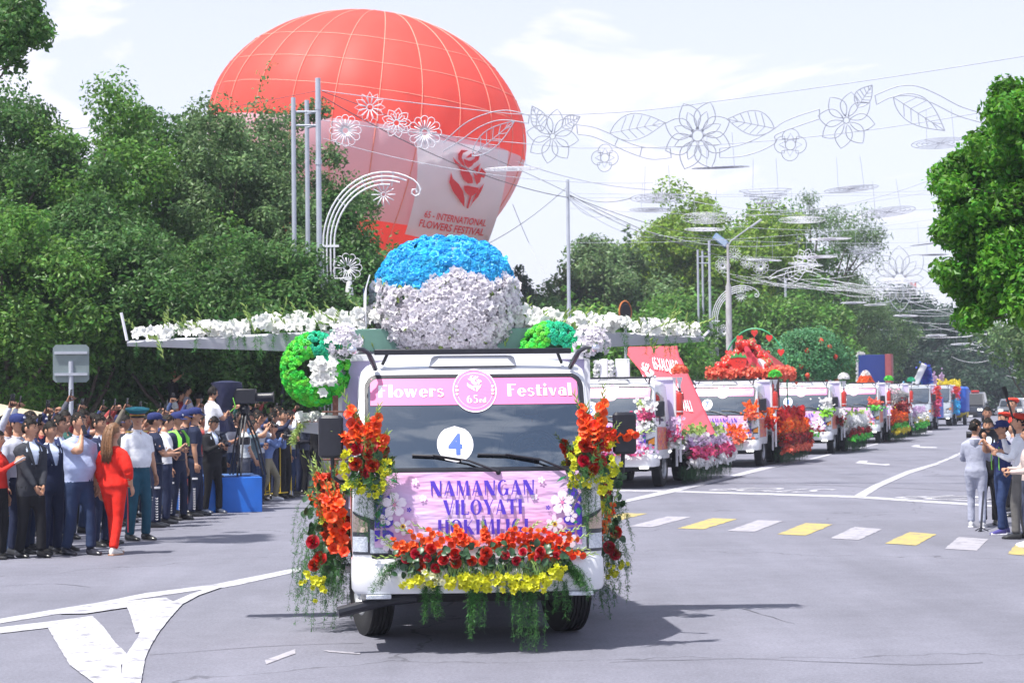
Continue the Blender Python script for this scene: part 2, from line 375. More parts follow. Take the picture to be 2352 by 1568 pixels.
M_tar=mat('tar_seam',(.045,.045,.055),.6,var=.3,vs=9)
def seam(pts,w,z=.0035):
    p=[G(*q) for q in pts]; b=MB(); L_=[];R_2=[]
    for i in range(len(p)-1):
        d=(p[i+1]-p[i]); n=max(2,int(d.length/.25)); s=Vector((-d.y,d.x,0)).normalized()
        for k in range(n): q=p[i]+d*(k/n)+s*random.gauss(0,.012)+Vector((0,0,z)); h=w*random.uniform(.5,1.3); L_.append(q+s*h); R_2.append(q-s*h)
    m_=len(L_); b.add([tuple(a) for a in L_+R_2],[(i,i+1,m_+i+1,m_+i) for i in range(m_-1)]); b.build('road_crack',M_tar,kind='structure',smooth=False)
seam([c4(480,371),c4(1100,378),c4(1700,400),c4(2300,428)],.02)
seam([c8(980,775),c8(1500,735),c8(1900,712),c8(2600,690)],.006); seam([(430,1240),(560,1232),(700,1228)],.008); seam([(1400,1520),(1700,1512),(2100,1527),(2340,1520)],.007)
seam([(0,1345),(130,1340),(250,1352)],.006); seam([(1480,1385),(1700,1396),(1850,1440)],.005)
# ------------------------------------------------------------------ trees
def leafmat(name,col,hue=.02,trans=.42): return mat(name,col,.42,var=.5,vs=1.0,trans=trans,isl=.38,hue=hue,spec=.3)
M_leafA=leafmat('leaf_dark',(.075,.170,.042)); M_leafB=leafmat('leaf_mid',(.105,.235,.038)); M_leafC=leafmat('leaf_bright',(.085,.22,.015)); M_leafD=leafmat('leaf_yellowgreen',(.20,.33,.04))
M_leafE=leafmat('leaf_greygreen',(.125,.215,.08)); M_needle=leafmat('needle_dark',(.035,.075,.040)); M_leafF=leafmat('leaf_maple',(.085,.25,.018),trans=.45)
M_bark=mat('bark',(.085,.068,.055),.9,var=.4,vs=8,bump=.6,bs=18)
def leaves(centers, n, sig, size, rng, asp=.55, droop=0.0, shell=None):
    """one crown: n leaves round every clump centre; each leaf two triangles folded along its rib"""
    c=np.repeat(np.asarray(centers,float),n,0); k=len(c); sg=np.repeat(np.asarray(sig,float)*np.ones(len(centers)),n)
    d=rng.normal(size=(k,3)); d/=np.linalg.norm(d,axis=1)[:,None]; r=rng.random(k)**.45
    p=c+d*(sg*r*1.5)[:,None]*np.array((1,1,.8)); 
    nr=d*.6+rng.normal(size=(k,3))*.55+np.array((0,0,.45)); nr/=np.linalg.norm(nr,axis=1)[:,None]
    t=rng.normal(size=(k,3)); t[:,2]-=droop; t-=nr*(t*nr).sum(1)[:,None]; t/=np.linalg.norm(t,axis=1)[:,None]; b=np.cross(nr,t)
    s=size*(.6+.8*rng.random(k)); 
    v=np.stack([p-t*s[:,None]*.5, p+b*(s*asp*.5)[:,None]-nr*(s*.08)[:,None], p+t*s[:,None]*.55, p-b*(s*asp*.5)[:,None]-nr*(s*.08)[:,None]],1)
    m=MB(); m.V=[v.reshape(-1,3)]; m.n=4*k; idx=np.arange(k)*4
    m.L=[np.stack([idx,idx+1,idx+2,idx,idx+2,idx+3],1).ravel()]; m.C=[np.full(2*k,3)]; m.M=[np.zeros(2*k,int)]
    return m
def trunk(h, r, centers, rng, lean=(0,0), nb=9, fork=.45):
    m=MB(); pts=[(lean[0]*(t**1.5)+.12*math.sin(3*t+r*9), lean[1]*t+.1*math.sin(4*t), h*t) for t in np.linspace(0,1,9)]
    m.tube(pts,[r*(1.25 if i==0 else 1-.82*i/8) for i in range(9)],8)
    cs=list(centers); rng.shuffle(cs)
    for c in cs[:nb]:
        t=min(.9,max(.25,fork*rng.uniform(.7,1.5)*c[2]/h)); a=Vector((lean[0]*(t**1.5),lean[1]*t,h*t)); e=Vector(c)
        mid=a.lerp(e,.5)+Vector((0,0,-.06*(e-a).length)); q=[a,a.lerp(mid,.5)+Vector((0,0,-.02)),mid,mid.lerp(e,.5)+Vector((rng.normal()*.1,rng.normal()*.1,.05)),e]
        m.tube(q,[r*.42*(1-t*.4),r*.33,r*.24,r*.14,r*.04],6)
    return m
def crown_centers(R, H0, H1, n, rng, shape='round', gaps=.0):
    out=[]
    while len(out)<n:
        d=rng.normal(size=3); d/=np.linalg.norm(d); q=rng.random()**.33
        if q<.45 and rng.random()<.6: continue
        x,y,z=d*q; zz=(z+1)/2
        w={'round':1.0,'cone':(1-zz)*1.5+.15,'column':.9+.2*math.sin(9*zz),'spread':.6+.7*math.sin(PI*zz)}[shape]
        if gaps and noise.noise(Vector((x*2.2+R,y*2.2,z*2.2)))<-.25+gaps: continue
        k_=1+.22*noise.noise(Vector((x*3+H1,y*3,z*3))); out.append((x*R*w*k_,y*R*w*k_,H0+(H1-H0)*(zz if zz<.6 else .6+(zz-.6)*k_**2)))
    return out
def make_tree(name,label,pos,R,H0,H1,n,per,sig,lsize,mleaf,seed,group=None,shape='round',r=.2,lean=(0,0),asp=.55,droop=0,gaps=0,shoots=0,cat='tree',nb=9,rz=0,bark=None,kind='tree'):
    rng=np.random.default_rng(seed); cs=crown_centers(R,H0,H1,n,rng,shape,gaps)
    root=thing(name,label,cat,T(pos,rz=rz),group)
    sg=[sig*rng.uniform(.6,1.3) for _ in cs]
    lm=leaves(cs,per,sg,lsize,rng,asp,droop)
    if shoots:   # upright sprigs that break the outline
        for i in range(shoots):
            c=cs[rng.integers(len(cs))]
            if c[2]<H0+(H1-H0)*.45: continue
            cc=[(c[0]+rng.normal()*.12, c[1]+rng.normal()*.12, c[2]+sig*.9+k*.22) for k in range(int(rng.integers(3,7)))]
            lm.inst(leaves(cc,14,.13,lsize*.9,rng,asp),[np.eye(4)])
    tk=trunk((H0+H1)/2+.3*(H1-H0),r,cs,rng,lean,nb).build('trunk',bark or M_bark,root)
    lm.build('crown',mleaf,root,smooth=False); return root
LT='dark broadleaf trees of the park on the left'
def at(u,d,z=0): p=P(u,800,d); return Vector((p.x,p.y,z))
# left park: crowns overlap into one dark green wall
TL=[(-40,46,3.2,2.0,9.3,M_leafA,'tall dark park tree at the left edge of the picture'),
(110,50,2.6,1.6,8.9,M_leafB,'park tree with a rounded light green top behind the road sign'),
(255,47,2.7,2.0,9.5,M_leafB,'tallest park tree, right above the officer in the peaked cap'),
(400,52,2.6,1.5,9.7,M_leafA,'dark park tree in the middle of the left wood'),
(520,49,2.6,1.4,8.9,M_leafE,'park tree whose upper twigs reach in front of the balloon edge'),
(640,54,2.8,1.5,9.9,M_leafE,'greyish park tree behind the pair of tall grey posts'),
(775,51,1.55,1.0,6.9,M_leafA,'park tree with twigs spreading in front of the balloon banner, right of the posts'),
(850,56,1.3,.5,5.2,M_leafE,'low dark tree directly behind the blue flower dome'),
(180,43,2.2,1.9,6.2,M_leafA,'shaded lower tree above the heads of the men in suits'),
(440,44,2.3,1.9,5.8,M_leafA,'shaded lower tree above the white shirted television cameraman'),
(640,45,1.9,1.5,5.2,M_leafA,'low shaded tree behind the grey posts and the green wreath'),
(20,41,1.9,1.6,5.9,M_leafB,'bushy tree at the left edge behind the beige canopy')]
for i,(u,d,R,h0,h1,mm,lb) in enumerate(TL):
    make_tree('broadleaf_tree',lb,at(u,d),R,h0,h1,int(46*R),430,.44,.118,mm,100+i,LT,'round' if i%3 else 'spread',r=.17,shoots=14,nb=10)
# undergrowth hedge behind the crowd (nobody could count its leaves)
rng=np.random.default_rng(5); cs=[tuple(at(u,46+rng.uniform(-1,6),rng.uniform(.1,1.5))) for u in np.linspace(-60,1010,150)]
leaves(cs,200,.6,.14,rng).build('undergrowth',M_leafA,kind='stuff',smooth=False)
# far backing wood of the park
rng=np.random.default_rng(6); cs=[tuple(at(u,66+rng.uniform(-2,4),rng.uniform(.3,6.5))) for u in np.linspace(-60,900,330)]
leaves(cs,150,1.0,.22,rng).build('distant_wood',M_leafA,kind='stuff',smooth=False)
# trees right of the balloon, beyond the floats
TR=[(1190,105,2.6,0,8.2,M_needle,'dark narrow conifer just right of the blue flower dome','cone'),(1235,108,1.7,0,7.2,M_needle,'second dark conifer, left of the lone steel post','cone'),
(1290,100,2.3,0,7.0,M_leafA,'dark green tree right behind the lone steel post','column'),(1405,108,3.8,1,10.0,M_leafE,'grey green round tree standing against the sky right of the lone steel post','round'),
(1375,84,3.0,0,5.3,M_leafB,'leafy walnut-like tree low behind the right wing of the floral plane','spread'),(1270,82,2.6,0,4.5,M_leafB,'low green tree behind the lily covered right wing root','round'),
(1490,80,2.6,0,4.8,M_leafB,'low bushy tree behind the right wing tip','round'),(1640,112,6.0,1,13.4,M_leafD,'tallest yellow green plane tree behind the street lamp','column'),(1530,114,5.0,1,11.8,M_leafD,'yellow green tree left of the street lamp','round'),
(1745,118,5.2,1,12.2,M_leafB,'deep green tree right of the street lamp','round'),(1815,108,3.6,.5,8.0,M_leafB,'dark lower tree behind the pomegranate float','round'),(1570,96,2.8,0,6.6,M_leafB,'bush like tree above the strawberry roof','round')]
for i,(u,d,R,h0,h1,mm,lb,sh) in enumerate(TR):
    make_tree('conifer_tree' if sh=='cone' else 'broadleaf_tree',lb,at(u,d),R,h0,h1,int(26*R+16),360,.78 if sh!='cone' else .5,.24 if d>95 else .19,mm,200+i,'trees lining the avenue behind the floats',sh,r=.2,shoots=8)
make_tree('willow_tree','tall thin crowned willow leaning right, sky showing through its branches',at(1895,118),4.2,3,14.2,95,260,.75,.22,M_leafE,333,None,'column',r=.32,lean=(-1.2,0),asp=.3,droop=.8,nb=22,gaps=.22)
make_tree('willow_tree','drooping side tree hanging low right of the thin crowned willow',at(1965,122),3.0,1,9.0,60,230,.7,.22,M_leafE,334,None,'spread',r=.2,asp=.3,droop=.9,nb=14,gaps=.2)
for i,(u,d,R,h1,lb) in enumerate([(1985,165,4.6,9.5,'pine behind the navy panel float'),(2060,172,5.5,10.6,'broad pine left of the third double post'),(2140,185,5.6,10.2,'pine behind the white crane arm'),(2215,205,6.0,9.2,'pine above the black police car'),(2290,235,7.0,8.8,'dark pine under the far red roof'),(2360,270,8.5,9.0,'farthest dark pine at the right edge'),(2250,165,3.0,3.6,'low dark shrub tree above the parked cars')]):
    make_tree('pine_tree',lb,at(u,d),R,0,h1,int(14*R),230,1.0,.36,M_needle,400+i,'dark pines at the end of the avenue','spread',r=.25)
# near tree on the right and the branch that hangs in at the top left
def near_tree(name,label,pos,blobs,per,sig,size,mleaf,seed,tr):
    rng=np.random.default_rng(seed); root=thing(name,label,'tree',T(pos)); pos=Vector(pos); cs=[]
    for (u,v,d,ru,rv,n) in blobs:
        for _ in range(n):
            a=rng.random()*2*PI; q=math.sqrt(rng.random()); p=P(u+ru*q*math.cos(a),v+rv*q*math.sin(a),d+rng.normal()*.5); cs.append(tuple(p-pos))
    m=MB(); base=Vector((0,0,0)); top=Vector(tr); m.tube([base,base.lerp(top,.35)+Vector((.05,0,0)),base.lerp(top,.7),top],[.26,.2,.16,.10],10)
    for c in cs[::3]:
        t=rng.uniform(.35,1); a=base.lerp(top,t); e=Vector(c); m.tube([a,a.lerp(e,.45)+Vector((0,0,.15)),e],[.055,.03,.008],5)
    m.build('trunk',M_bark,root); leaves(cs,per,sig,size,rng,.62,.7).build('crown',mleaf,root,smooth=False)
near_tree('maple_tree','bright green maple with big drooping leaves hanging in at the right edge',(8.9,27,0),
 [(2350,280,27,70,66,40),(2315,235,27,40,36,14),(2345,420,27,90,70,50),(2270,350,27,40,44,16),(2215,410,27,50,36,18),(2330,510,26.5,100,70,56),(2250,545,27,70,50,30),(2200,520,27,34,36,12),(2350,620,26,90,70,50),(2225,640,27,45,20,14),(2260,680,27,50,30,18),(2180,410,27,22,26,7),(2172,628,27,22,8,5),(2352,690,26.5,20,40,10),(2235,722,27,22,16,6),(2240,470,27,60,30,16)],170,.17,.088,M_leafF,11,(.2,0,6.2))
near_tree('elm_tree','dark leafy branch of an elm hanging in at the top left corner',(-9.6,27,0),
 [(20,20,27,60,34,12),(30,70,27,60,30,12),(75,78,27,28,18,5),(20,125,27,40,24,7),(-30,60,27,50,80,14),(60,30,27,20,14,2)],110,.15,.085,M_leafA,12,(-.3,0,8.2))
make_tree('broadleaf_tree','small half lit tree at the right edge above the men in red berets',at(2365,75),1.9,2.6,6.0,30,150,.5,.2,M_leafE,77,None,'round',r=.12)
# ------------------------------------------------------------------ balloon
def rose_polys():
    """rose emblem on a 100 x 160 grid: petals, sepal, two long leaves, stem"""
    return [[(36,2),(55,0),(40,10),(37,22),(44,36),(46,44),(36,38),(28,28),(28,14)],[(60,8),(70,4),(66,14),(54,20),(48,20)],[(74,10),(84,8),(82,20),(72,30),(60,32),(62,26),(70,20)],
    [(42,24),(56,27),(72,26),(66,38),(56,46),(46,38)],[(14,24),(22,32),(38,44),(56,52),(68,68),(72,84),(58,86),(44,78),(36,64),(34,50),(20,40)],
    [(88,28),(84,40),(80,60),(74,48),(66,50),(84,34)],[(90,40),(104,52),(100,66),(92,64),(90,78),(82,86),(76,74),(70,56),(80,62),(86,52)],
    [(48,94),(60,92),(74,93),(90,94),(86,106),(74,118),(72,150),(67,150),(68,118),(58,112),(50,104)],
    [(10,64),(16,80),(34,92),(48,108),(56,126),(60,148),(40,130),(20,112),(8,92)],[(102,80),(98,98),(92,116),(80,134),(74,150),(80,124),(88,100)]]
M_ball=None
def balloon():
    d=102.0; c=P(845,300,d); s=F/d; m_=1/s
    root=thing('hot_air_balloon','huge red and pink hot air balloon with a lilac rose banner behind the trees','balloon',T(c)@Matrix.Rotation(rad(7.5),4,'Y')@Matrix.Diagonal((1.0,1.0,.975,1)))
    # profile (radius,z) in px of the photograph scaled to metres, z up from the widest level
    prof=[(0,277),(45,275),(100,266),(165,245),(225,214),(280,170),(322,118),(350,62),(362,0),(358,-55),(342,-110),(316,-165),(282,-218),(242,-268),(200,-315),(158,-358),(118,-398),(85,-430),(75,-445)]
    def fine(pr,k=4):
        o=[]; p=np.array(pr,float)
        for i in range(len(p)-1):
            p0=p[max(i-1,0)];p1=p[i];p2=p[i+1];p3=p[min(i+2,len(p)-1)]
            for t in np.arange(k)/k: o.append(.5*((2*p1)+(p2-p0)*t+(2*p0-5*p1+4*p2-p3)*t*t+(3*p1-p0-3*p2+p3)*t**3))
        return np.array(o+[p[-1]])
    pf=fine(prof)*m_; pf[:,0]=np.maximum(pf[:,0],.02)
    NG=24; w=2*PI/NG
    def fab(name,col): return mat(name,col,.55,var=.06,vs=.5,trans=.65,bump=.12,bs=1.2,spec=.5)
    mr=fab('balloon_red',(.90,.19,.145)); mp=mat('balloon_pink',(.80,.58,.66),.55,var=.06,vs=.5,trans=.28,bump=.12,bs=1.2,spec=.5); mt=mat('load_tape',(.84,.30,.22),.6)
    band=[(-24*m_,-232*m_)]
    g=MB(); nj=7; rings=[]; 
    for r,z in pf:
        rings.append([((r*(1+.016*math.sin(PI*j/(nj-1))))*math.cos(-w/2+w*j/(nj-1)), (r*(1+.016*math.sin(PI*j/(nj-1))))*math.sin(-w/2+w*j/(nj-1)), z) for j in range(nj)])
    R=np.array(rings); k=len(R); f=[];mm=[]
    for i in range(k-1):
        z=(R[i,0,2]+R[i+1,0,2])/2
        for j in range(nj-1):
            f.append((i*nj+j,i*nj+j+1,(i+1)*nj+j+1,(i+1)*nj+j)); mm.append(1 if band[0][1]<z<band[0][0] else 0)
    g.add(R.reshape(-1,3),f,mm); me=g.mesh('gore',[mr,mp])
    tp=MB(); tp.tube([(r*1.004,0,z) for r,z in pf[2:]],.026,4); tme=tp.mesh('load_tape',[mt])
    for i in range(NG):
        a=w*i+rad(-90)+w*.5
        link('gore',me,root,Matrix.Rotation(a+w/2,4,'Z')); link('load_tape',tme,root,Matrix.Rotation(a,4,'Z'))
    for zz in (225,172,110,48):
        rr=np.interp(zz,np.array(prof)[::-1,1],np.array(prof)[::-1,0])*m_*1.003
        MB().tube([(rr*q_*math.cos(t),rr*q_*math.sin(t),zz*m_) for t in np.linspace(0,2*PI,193) for q_ in [1+.016*abs(math.cos(NG*t/2))]],.024,4,cap=False).build('horizontal_tape',mt,root)
    # basket and burner under the mouth, hidden by trees from here
    b=MB(); b.rbox((0,0,-445*m_-2.2),(1.3,1.3,1.1),.1)
    for x,y in ((.6,.6),(-.6,.6),(.6,-.6),(-.6,-.6)): b.tube([(x,y,-445*m_-1.7),(x*2.5,y*2.5,-445*m_+.1)],.02,5)
    b.build('basket',M_rust,root)
    # banner hanging on the front, wraps round the envelope
    inv=root.matrix_world.inverted()
    bw=inv.to_3x3()@ray(1060,430)
    def onball(u,v,off=.35):
        """point of the banner seen at (u,v): the ray meets the envelope a little proud"""
        o=inv@Vector((0,0,HC)); r=(inv.to_3x3()@ray(u,v)).normalized(); zs=pf[::-1,1]; rs=pf[::-1,0]
        t0=(-o).dot(r)-14; best=None
        for i in range(220):
            p=o+r*(t0+i*.1); rr=np.interp(p.z,zs,rs)+off
            if math.hypot(p.x,p.y)<rr: return p
            cl=math.hypot(p.x,p.y)-rr
            if best is None or cl<best[0]: best=(cl,p.copy())
        return best[1]
    def q(s,t):   # banner coords 0..1 -> picture
        tl,tr,br,bl=(955,312),(1168,347),(1118,566),(930,538)
        bowx=-14*math.sin(PI*t)*(1-s)*-1+10*math.sin(PI*t)*s
        x=(tl[0]*(1-s)+tr[0]*s)*(1-t)+(bl[0]*(1-s)+br[0]*s)*t+bowx; y=(tl[1]*(1-s)+tr[1]*s)*(1-t)+(bl[1]*(1-s)+br[1]*s)*t+4*math.sin(PI*s)*t
        return x,y
    mb=mat('banner_lilac',(.93,.93,1.0),.6,var=.03,vs=.8,trans=.3,bump=.12,bs=1.1); mred=mat('banner_print_red',(.85,.03,.04),.6,var=.05)
    b=MB(); nn=17; grid=[[onball(*q(i/(nn-1),j/(nn-1))) for i in range(nn)] for j in range(nn)]
    b.add([tuple(p) for r_ in grid for p in r_],[(j*nn+i,j*nn+i+1,(j+1)*nn+i+1,(j+1)*nn+i) for j in range(nn-1) for i in range(nn-1)])
    ban=b.build('banner',mb,root)
    vd=(inv@Vector((0,0,HC))); 
    def gp(s,t,off):
        s=min(max(s,0),.9999)*(nn-1); t=min(max(t,0),.9999)*(nn-1); i,j=int(s),int(t); a,b2=s-i,t-j
        p=(grid[j][i]*(1-a)+grid[j][i+1]*a)*(1-b2)+(grid[j+1][i]*(1-a)+grid[j+1][i+1]*a)*b2
        return p+(vd-p).normalized()*off
    b=MB()
    for k_,pl in enumerate(rose_polys()):
        b.poly([tuple(gp(.34+x/100*.42, .06+y/160*.62,.12+.004*k_)) for x,y in pl])
    b.build('rose_emblem',mred,ban,smooth=False)
    for s_,cy,h,w_,cx in (('65 - INTERNATIONAL',.765,.066,.74,.53),('FLOWERS FESTIVAL',.860,.070,.78,.52),('in  NAMANGAN',.945,.044,.42,.62)):
        v,f=text_geo(s_,1,.015); W_=v[:,0].max()-v[:,0].min(); v=v*np.array((w_/W_,1)); v[:,1]*=h; v[:,0]+=v[:,1]*.0
        MB().add([tuple(gp(cx+x,cy-y,.13)) for x,y in v],f).build('banner_lettering',mred,ban,smooth=False)
    # guy ropes
    for (u,v,u2,v2) in ((1175,480,1247,615),(1190,540,1300,430)):
        pass
    for (a,e) in (((1178,470),(1258,640)),((1120,560),(1300,432))):
        rp=MB(); A=P(*a,101); B=P(*e,95); rp.tube(sag(A,B,.2,8),.018,4); o=rp.build('guy_rope',M_wiregrey); o['label']='thin rope running down from the balloon %s'%('steeply to the right' if e[1]>600 else 'up towards the lone steel post'); o['category']='rope'
balloon()
# ------------------------------------------------------------------ street posts, arches, wire decorations
def hz(u): return 909-(u-1176)*.0105
def scale_at(d): return F/d
BASE1=P(735,800,45); BASE1.z=0
def deco_post(n, base, label, k=1.0, light=True):
    """three steel tubes tied by rungs with a four-tube arch curling over the pavement"""
    root=thing('decorated_post',label,'street post',T(base)@Matrix.Rotation(rad(-3),4,'Z')@Matrix.Scale(k,4),'triple posts with arches along the left kerb')
    MB().tube([(0,0,0),(0,0,9.27)],.062,10).tube([(0,0,3.9),(0,0,3.98)],.075,10).tube([(0,0,7.3),(0,0,7.42)],.075,10).tube([(0,0,8.55),(0,0,8.75)],.07,10).build('main_tube',M_grey,root)
    for x,y in ((-.55,-.1),(-.31,.34)): 
        MB().tube([(x,y,0),(x,y,8.82)],.052,10).tube([(x,y,5.0),(x,y,5.06)],.058,10).build('side_tube',M_grey,root)
        for z in (8.50,8.19,5.22,4.92,1.6): MB().tube([(x,y,z),(0,0,z)],.026,6).build('rung',M_grey,root)
    # arch
    for i in range(4):
        o=.085*i; cx=1.50; rx=1.41-o; rz=1.62-o*1.1; zc=5.49; pts=[(cx-rx,0,.3),(cx-rx,0,3.0),(cx-rx,0,zc)]
        end=(62,68,74,84)[i]
        for a in np.linspace(180,end,16)[1:]: pts.append((cx+rx*math.cos(rad(a)),0,zc+rz*math.sin(rad(a))))
        if i==0:
            x,_,z=pts[-1]
            pts+=[(x+.10,0,z-.10),(x+.155,0,z-.22),(x+.12,0,z-.33),(x+.03,0,z-.37),(x-.05,0,z-.30),(x-.03,0,z-.22),(x+.04,0,z-.21),(x+.07,0,z-.28)]
        MB().tube(pts,.02,6).build('arch_tube',M_wirewhite,root)
    for a in (182,140,112,93,82):
        m=MB(); q=[(1.5+(1.43-.29*t)*math.cos(rad(a)),.03,5.49+(1.64-.33*t)*math.sin(rad(a))) for t in (0,1)]; m.tube(q,.014,5); m.build('arch_tie',M_wirewhite,root)
    for z in (1.2,3.2,5.45): MB().box((.19,0,z),(.52,.05,.05)).build('clamp',M_wirewhite,root)
    return root
def petal_loop(r0,r1,w,kind,n=10):
    if kind=='point': h_=[(r0+(r1-r0)*t,0,w*(.12*(1-t)+1.05*math.sin(PI*t**1.05)**.85*(1-.25*t))) for t in np.linspace(0,1,9)]; return h_+[(a,0,-c) for a,b,c in h_[::-1][1:]]
    if kind=='diamond': return [(r0,0,w*.2),(r0+(r1-r0)*.55,0,w),(r1,0,0),(r0+(r1-r0)*.55,0,-w),(r0,0,-w*.2)]
    q=[(r0,0,w*.2)]
    for a in np.linspace(100,-100,n): q.append((r1-w+w*math.cos(rad(a)),0,w*math.sin(rad(a))))
    return q+[(r0,0,-w*.2)]
_pc={}
def wire_flower(label,pos,r,n,kind,group,matr=M_wirewhite,tr=.010,rz=SANG*0,spin=0,inner=True,hub=.2,cat='wire flower'):
    root=thing('wire_flower',label,cat,T(pos,rz=rz),group); key=(round(r,2),n,kind,tr,matr.name,inner,hub)
    if key not in _pc:
        w=r*math.sin(PI/n)*(.82 if kind!='lobe' else .75)
        if kind=='spoke': m=MB().tube([(r*.28,0,0),(r,0,0)],tr*1.3,5)
        else:
            m=MB().tube(petal_loop(r*hub,r,w,{'lobe':'loop'}.get(kind,kind)),tr,5)
            if inner: 
                if kind=='point': m.tube(petal_loop(r*hub,r*.72,w*.42,'point'),tr*.8,4)
                elif kind=='lobe': m.tube([(r*hub,0,w*.4),(r*.72,0,0),(r*hub,0,-w*.4)],tr*.8,4)
                else: m.tube([(r*hub,0,0),(r*.72,0,0)],tr*1.6,4)
        h=MB().tube([(r*hub*math.cos(t),0,r*hub*math.sin(t)) for t in np.linspace(0,2*PI,19)],tr*1.2,5,cap=False)
        _pc[key]=(m.mesh('petal',[matr]),h.mesh('hub_ring',[matr]))
    a,b=_pc[key]
    for i in range(n): link('petal',a,root,Matrix.Rotation(2*PI*i/n+spin,4,'Y'))
    link('hub_ring',b,root); return root
posts=[]
GP='wire flowers on the street posts'
def dress(base,k,which,full=True):
    b=Vector(base); o=lambda x,z: b+Vector((x*k*.999,-.05,z*k))
    defs=[(1.18,8.58,.35,12,'diamond','upper pointed petalled'),(1.78,8.22,.34,9,'point','middle seven petalled'),(2.42,8.0,.38,12,'loop','right round petalled'),(.62,8.06,.36,12,'loop','left round petalled'),(1.47,6.6,.27,12,'spoke','spoked'),(.64,4.95,.33,11,'loop','low round petalled')]
    for j,(x,z,r,n,kd,nm) in enumerate(defs):
        if not full and j not in (4,5): continue
        tail={4:'star hanging under the arch of the ',5:'wire flower fixed low on the arch of the '}.get(j,'wire flower on the garland by the ')
        wire_flower(nm+' '+tail+which,o(x,z),r*k,n,kd,GP,tr=.0085*k if kd!='spoke' else .010*k,inner=kd!='diamond')
S2=P(1632,800,94); S2.z=0; S3=P(1947,780,155); S3.z=0; S4=P(2125,800,214); S4.z=0; S5=P(2192,800,300); S5.z=0; S6=P(2240,800,405); S6.z=0
p1=deco_post(1,BASE1,'nearest triple grey post with arch, left of the balloon banner')
for b_,w in ((S2,'triple post with arch beside the concrete street lamp'),(S3,'triple post with arch behind the orange mountain float'),(S4,'triple post with arch behind the white crane arm'),(S5,'small far triple post over the parked cars'),(S6,'farthest triple post at the end of the avenue')):
    c=copy_tree(p1); c.matrix_world=T(b_)@Matrix.Rotation(rad(-3),4,'Z'); c['label']=w
dress(BASE1,1,'nearest post'); dress(S2,1,'second post'); dress(S3,1,'third post',False); dress(S4,1,'fourth post',False)
# pan-tilt camera on the nearest post
r_=thing('security_camera','white dome security camera hanging from a short arm on the nearest post','security camera',T(BASE1+Vector((.68,-.1,4.35))))
MB().lathe([(.02,.30),(.06,.28),(.075,.18),(.085,.10),(.095,.02),(.095,-.02)],14).build('housing',M_white,r_)
MB().ell((0,0,-.02),(.085,.085,.10)).build('lens_dome',M_black,r_); MB().tube([(-.6,0,.36),(-.1,0,.36),(0,0,.30)],.02,6).box((-.02,0,.36),(.16,.06,.08)).build('arm',M_white,r_)
# plain posts
def plain_post(u,d,vtop,lb,r=.07,cat='street post',extra=None,m=M_grey):
    b=P(u,800,d); b.z=0; h=HC+(hz(u)-vtop)*d/F
    root=thing('steel_post',lb,cat,T(b)); MB().tube([(0,0,0),(0,0,h*.55),(0,0,h*.56),(0,0,h)],[r,r,r*.85,r*.8],10).tube([(0,0,h*.42),(0,0,h*.44)],r*1.25,10).build('pole',m,root)
    return root,b,h
plain_post(1308,64,412,'lone tall steel post with cables radiating from its top')
plain_post(1806,108,640,'thin steel post rising behind the pomegranate tree float',.09)
plain_post(2028,170,728,'left tube of the double post above the navy panel',.11); plain_post(2040,170,690,'right taller tube of the double post above the navy panel',.11)
for u,d,vt,lb in ((1675,90,560,'tall concrete street lamp behind the strawberry roof'),(2117,200,735,'concrete street lamp at the far fourth arch')):
    b=P(u,800,d); b.z=0; h=HC+(hz(u)-vt)*d/F
    root=thing('street_lamp',lb,'street lamp',T(b)); MB().tube([(0,0,0),(0,0,h*.78),(0,0,h*.80),(0,0,h)],[.17,.13,.07,.06],12).build('pole',mat('concrete_post',(.36,.35,.37),.8,var=.2,vs=3,bump=.2,bs=25),root)
    MB().tube([(0,0,h-.1),(.15,0,h+.15),(1.0,0,h+.75)],.035,6).build('arm',M_wiregrey,root); MB().rbox((1.28,0,h+.92),(.62,.2,.10),.04,R=Matrix.Rotation(rad(-35),3,'Y')).build('lamp_head',M_wiregrey,root)
r_=thing('floodlight','blue grey floodlight on the second post beside the concrete lamp','floodlight',T(P(1655,552,92))); MB().rbox((0,0,0),(.75,.2,.32),.05,R=Matrix.Rotation(rad(38),3,'Y')).build('housing',mat('floodlight_blue',(.16,.25,.40),.4),r_); MB().box((0,-.11,0),(.62,.02,.24),R=Matrix.Rotation(rad(38),3,'Y')).build('lens',mat('lamp_glass',(.35,.45,.6),.1),r_)
# round traffic mirror seen from behind
b=P(1437,800,62); b.z=0; r_=thing('traffic_mirror','dark round traffic mirror with orange rim above the right wing','traffic mirror',T(b)); zt=HC+(906-716)/F*62
MB().tube([(0,0,0),(0,0,zt-.3)],.04,8).build('pole',M_grey,r_)
MB().lathe([(.02,.05),(.25,.04),(.30,.0),(.31,-.03)],24).xf(Matrix.Translation((0,0,zt))@Matrix.Rotation(rad(50),4,'Z')@Matrix.Rotation(rad(90),4,'X')).build('mirror_back',M_dark,r_)
MB().tube([(.31*math.cos(t)*math.cos(rad(50)),.31*math.cos(t)*math.sin(rad(50)),zt+.31*math.sin(t)*1.1) for t in np.linspace(0,2*PI,25)],.025,6,cap=False).build('rim',mat('orange_rim',(.5,.16,.04),.6),r_)

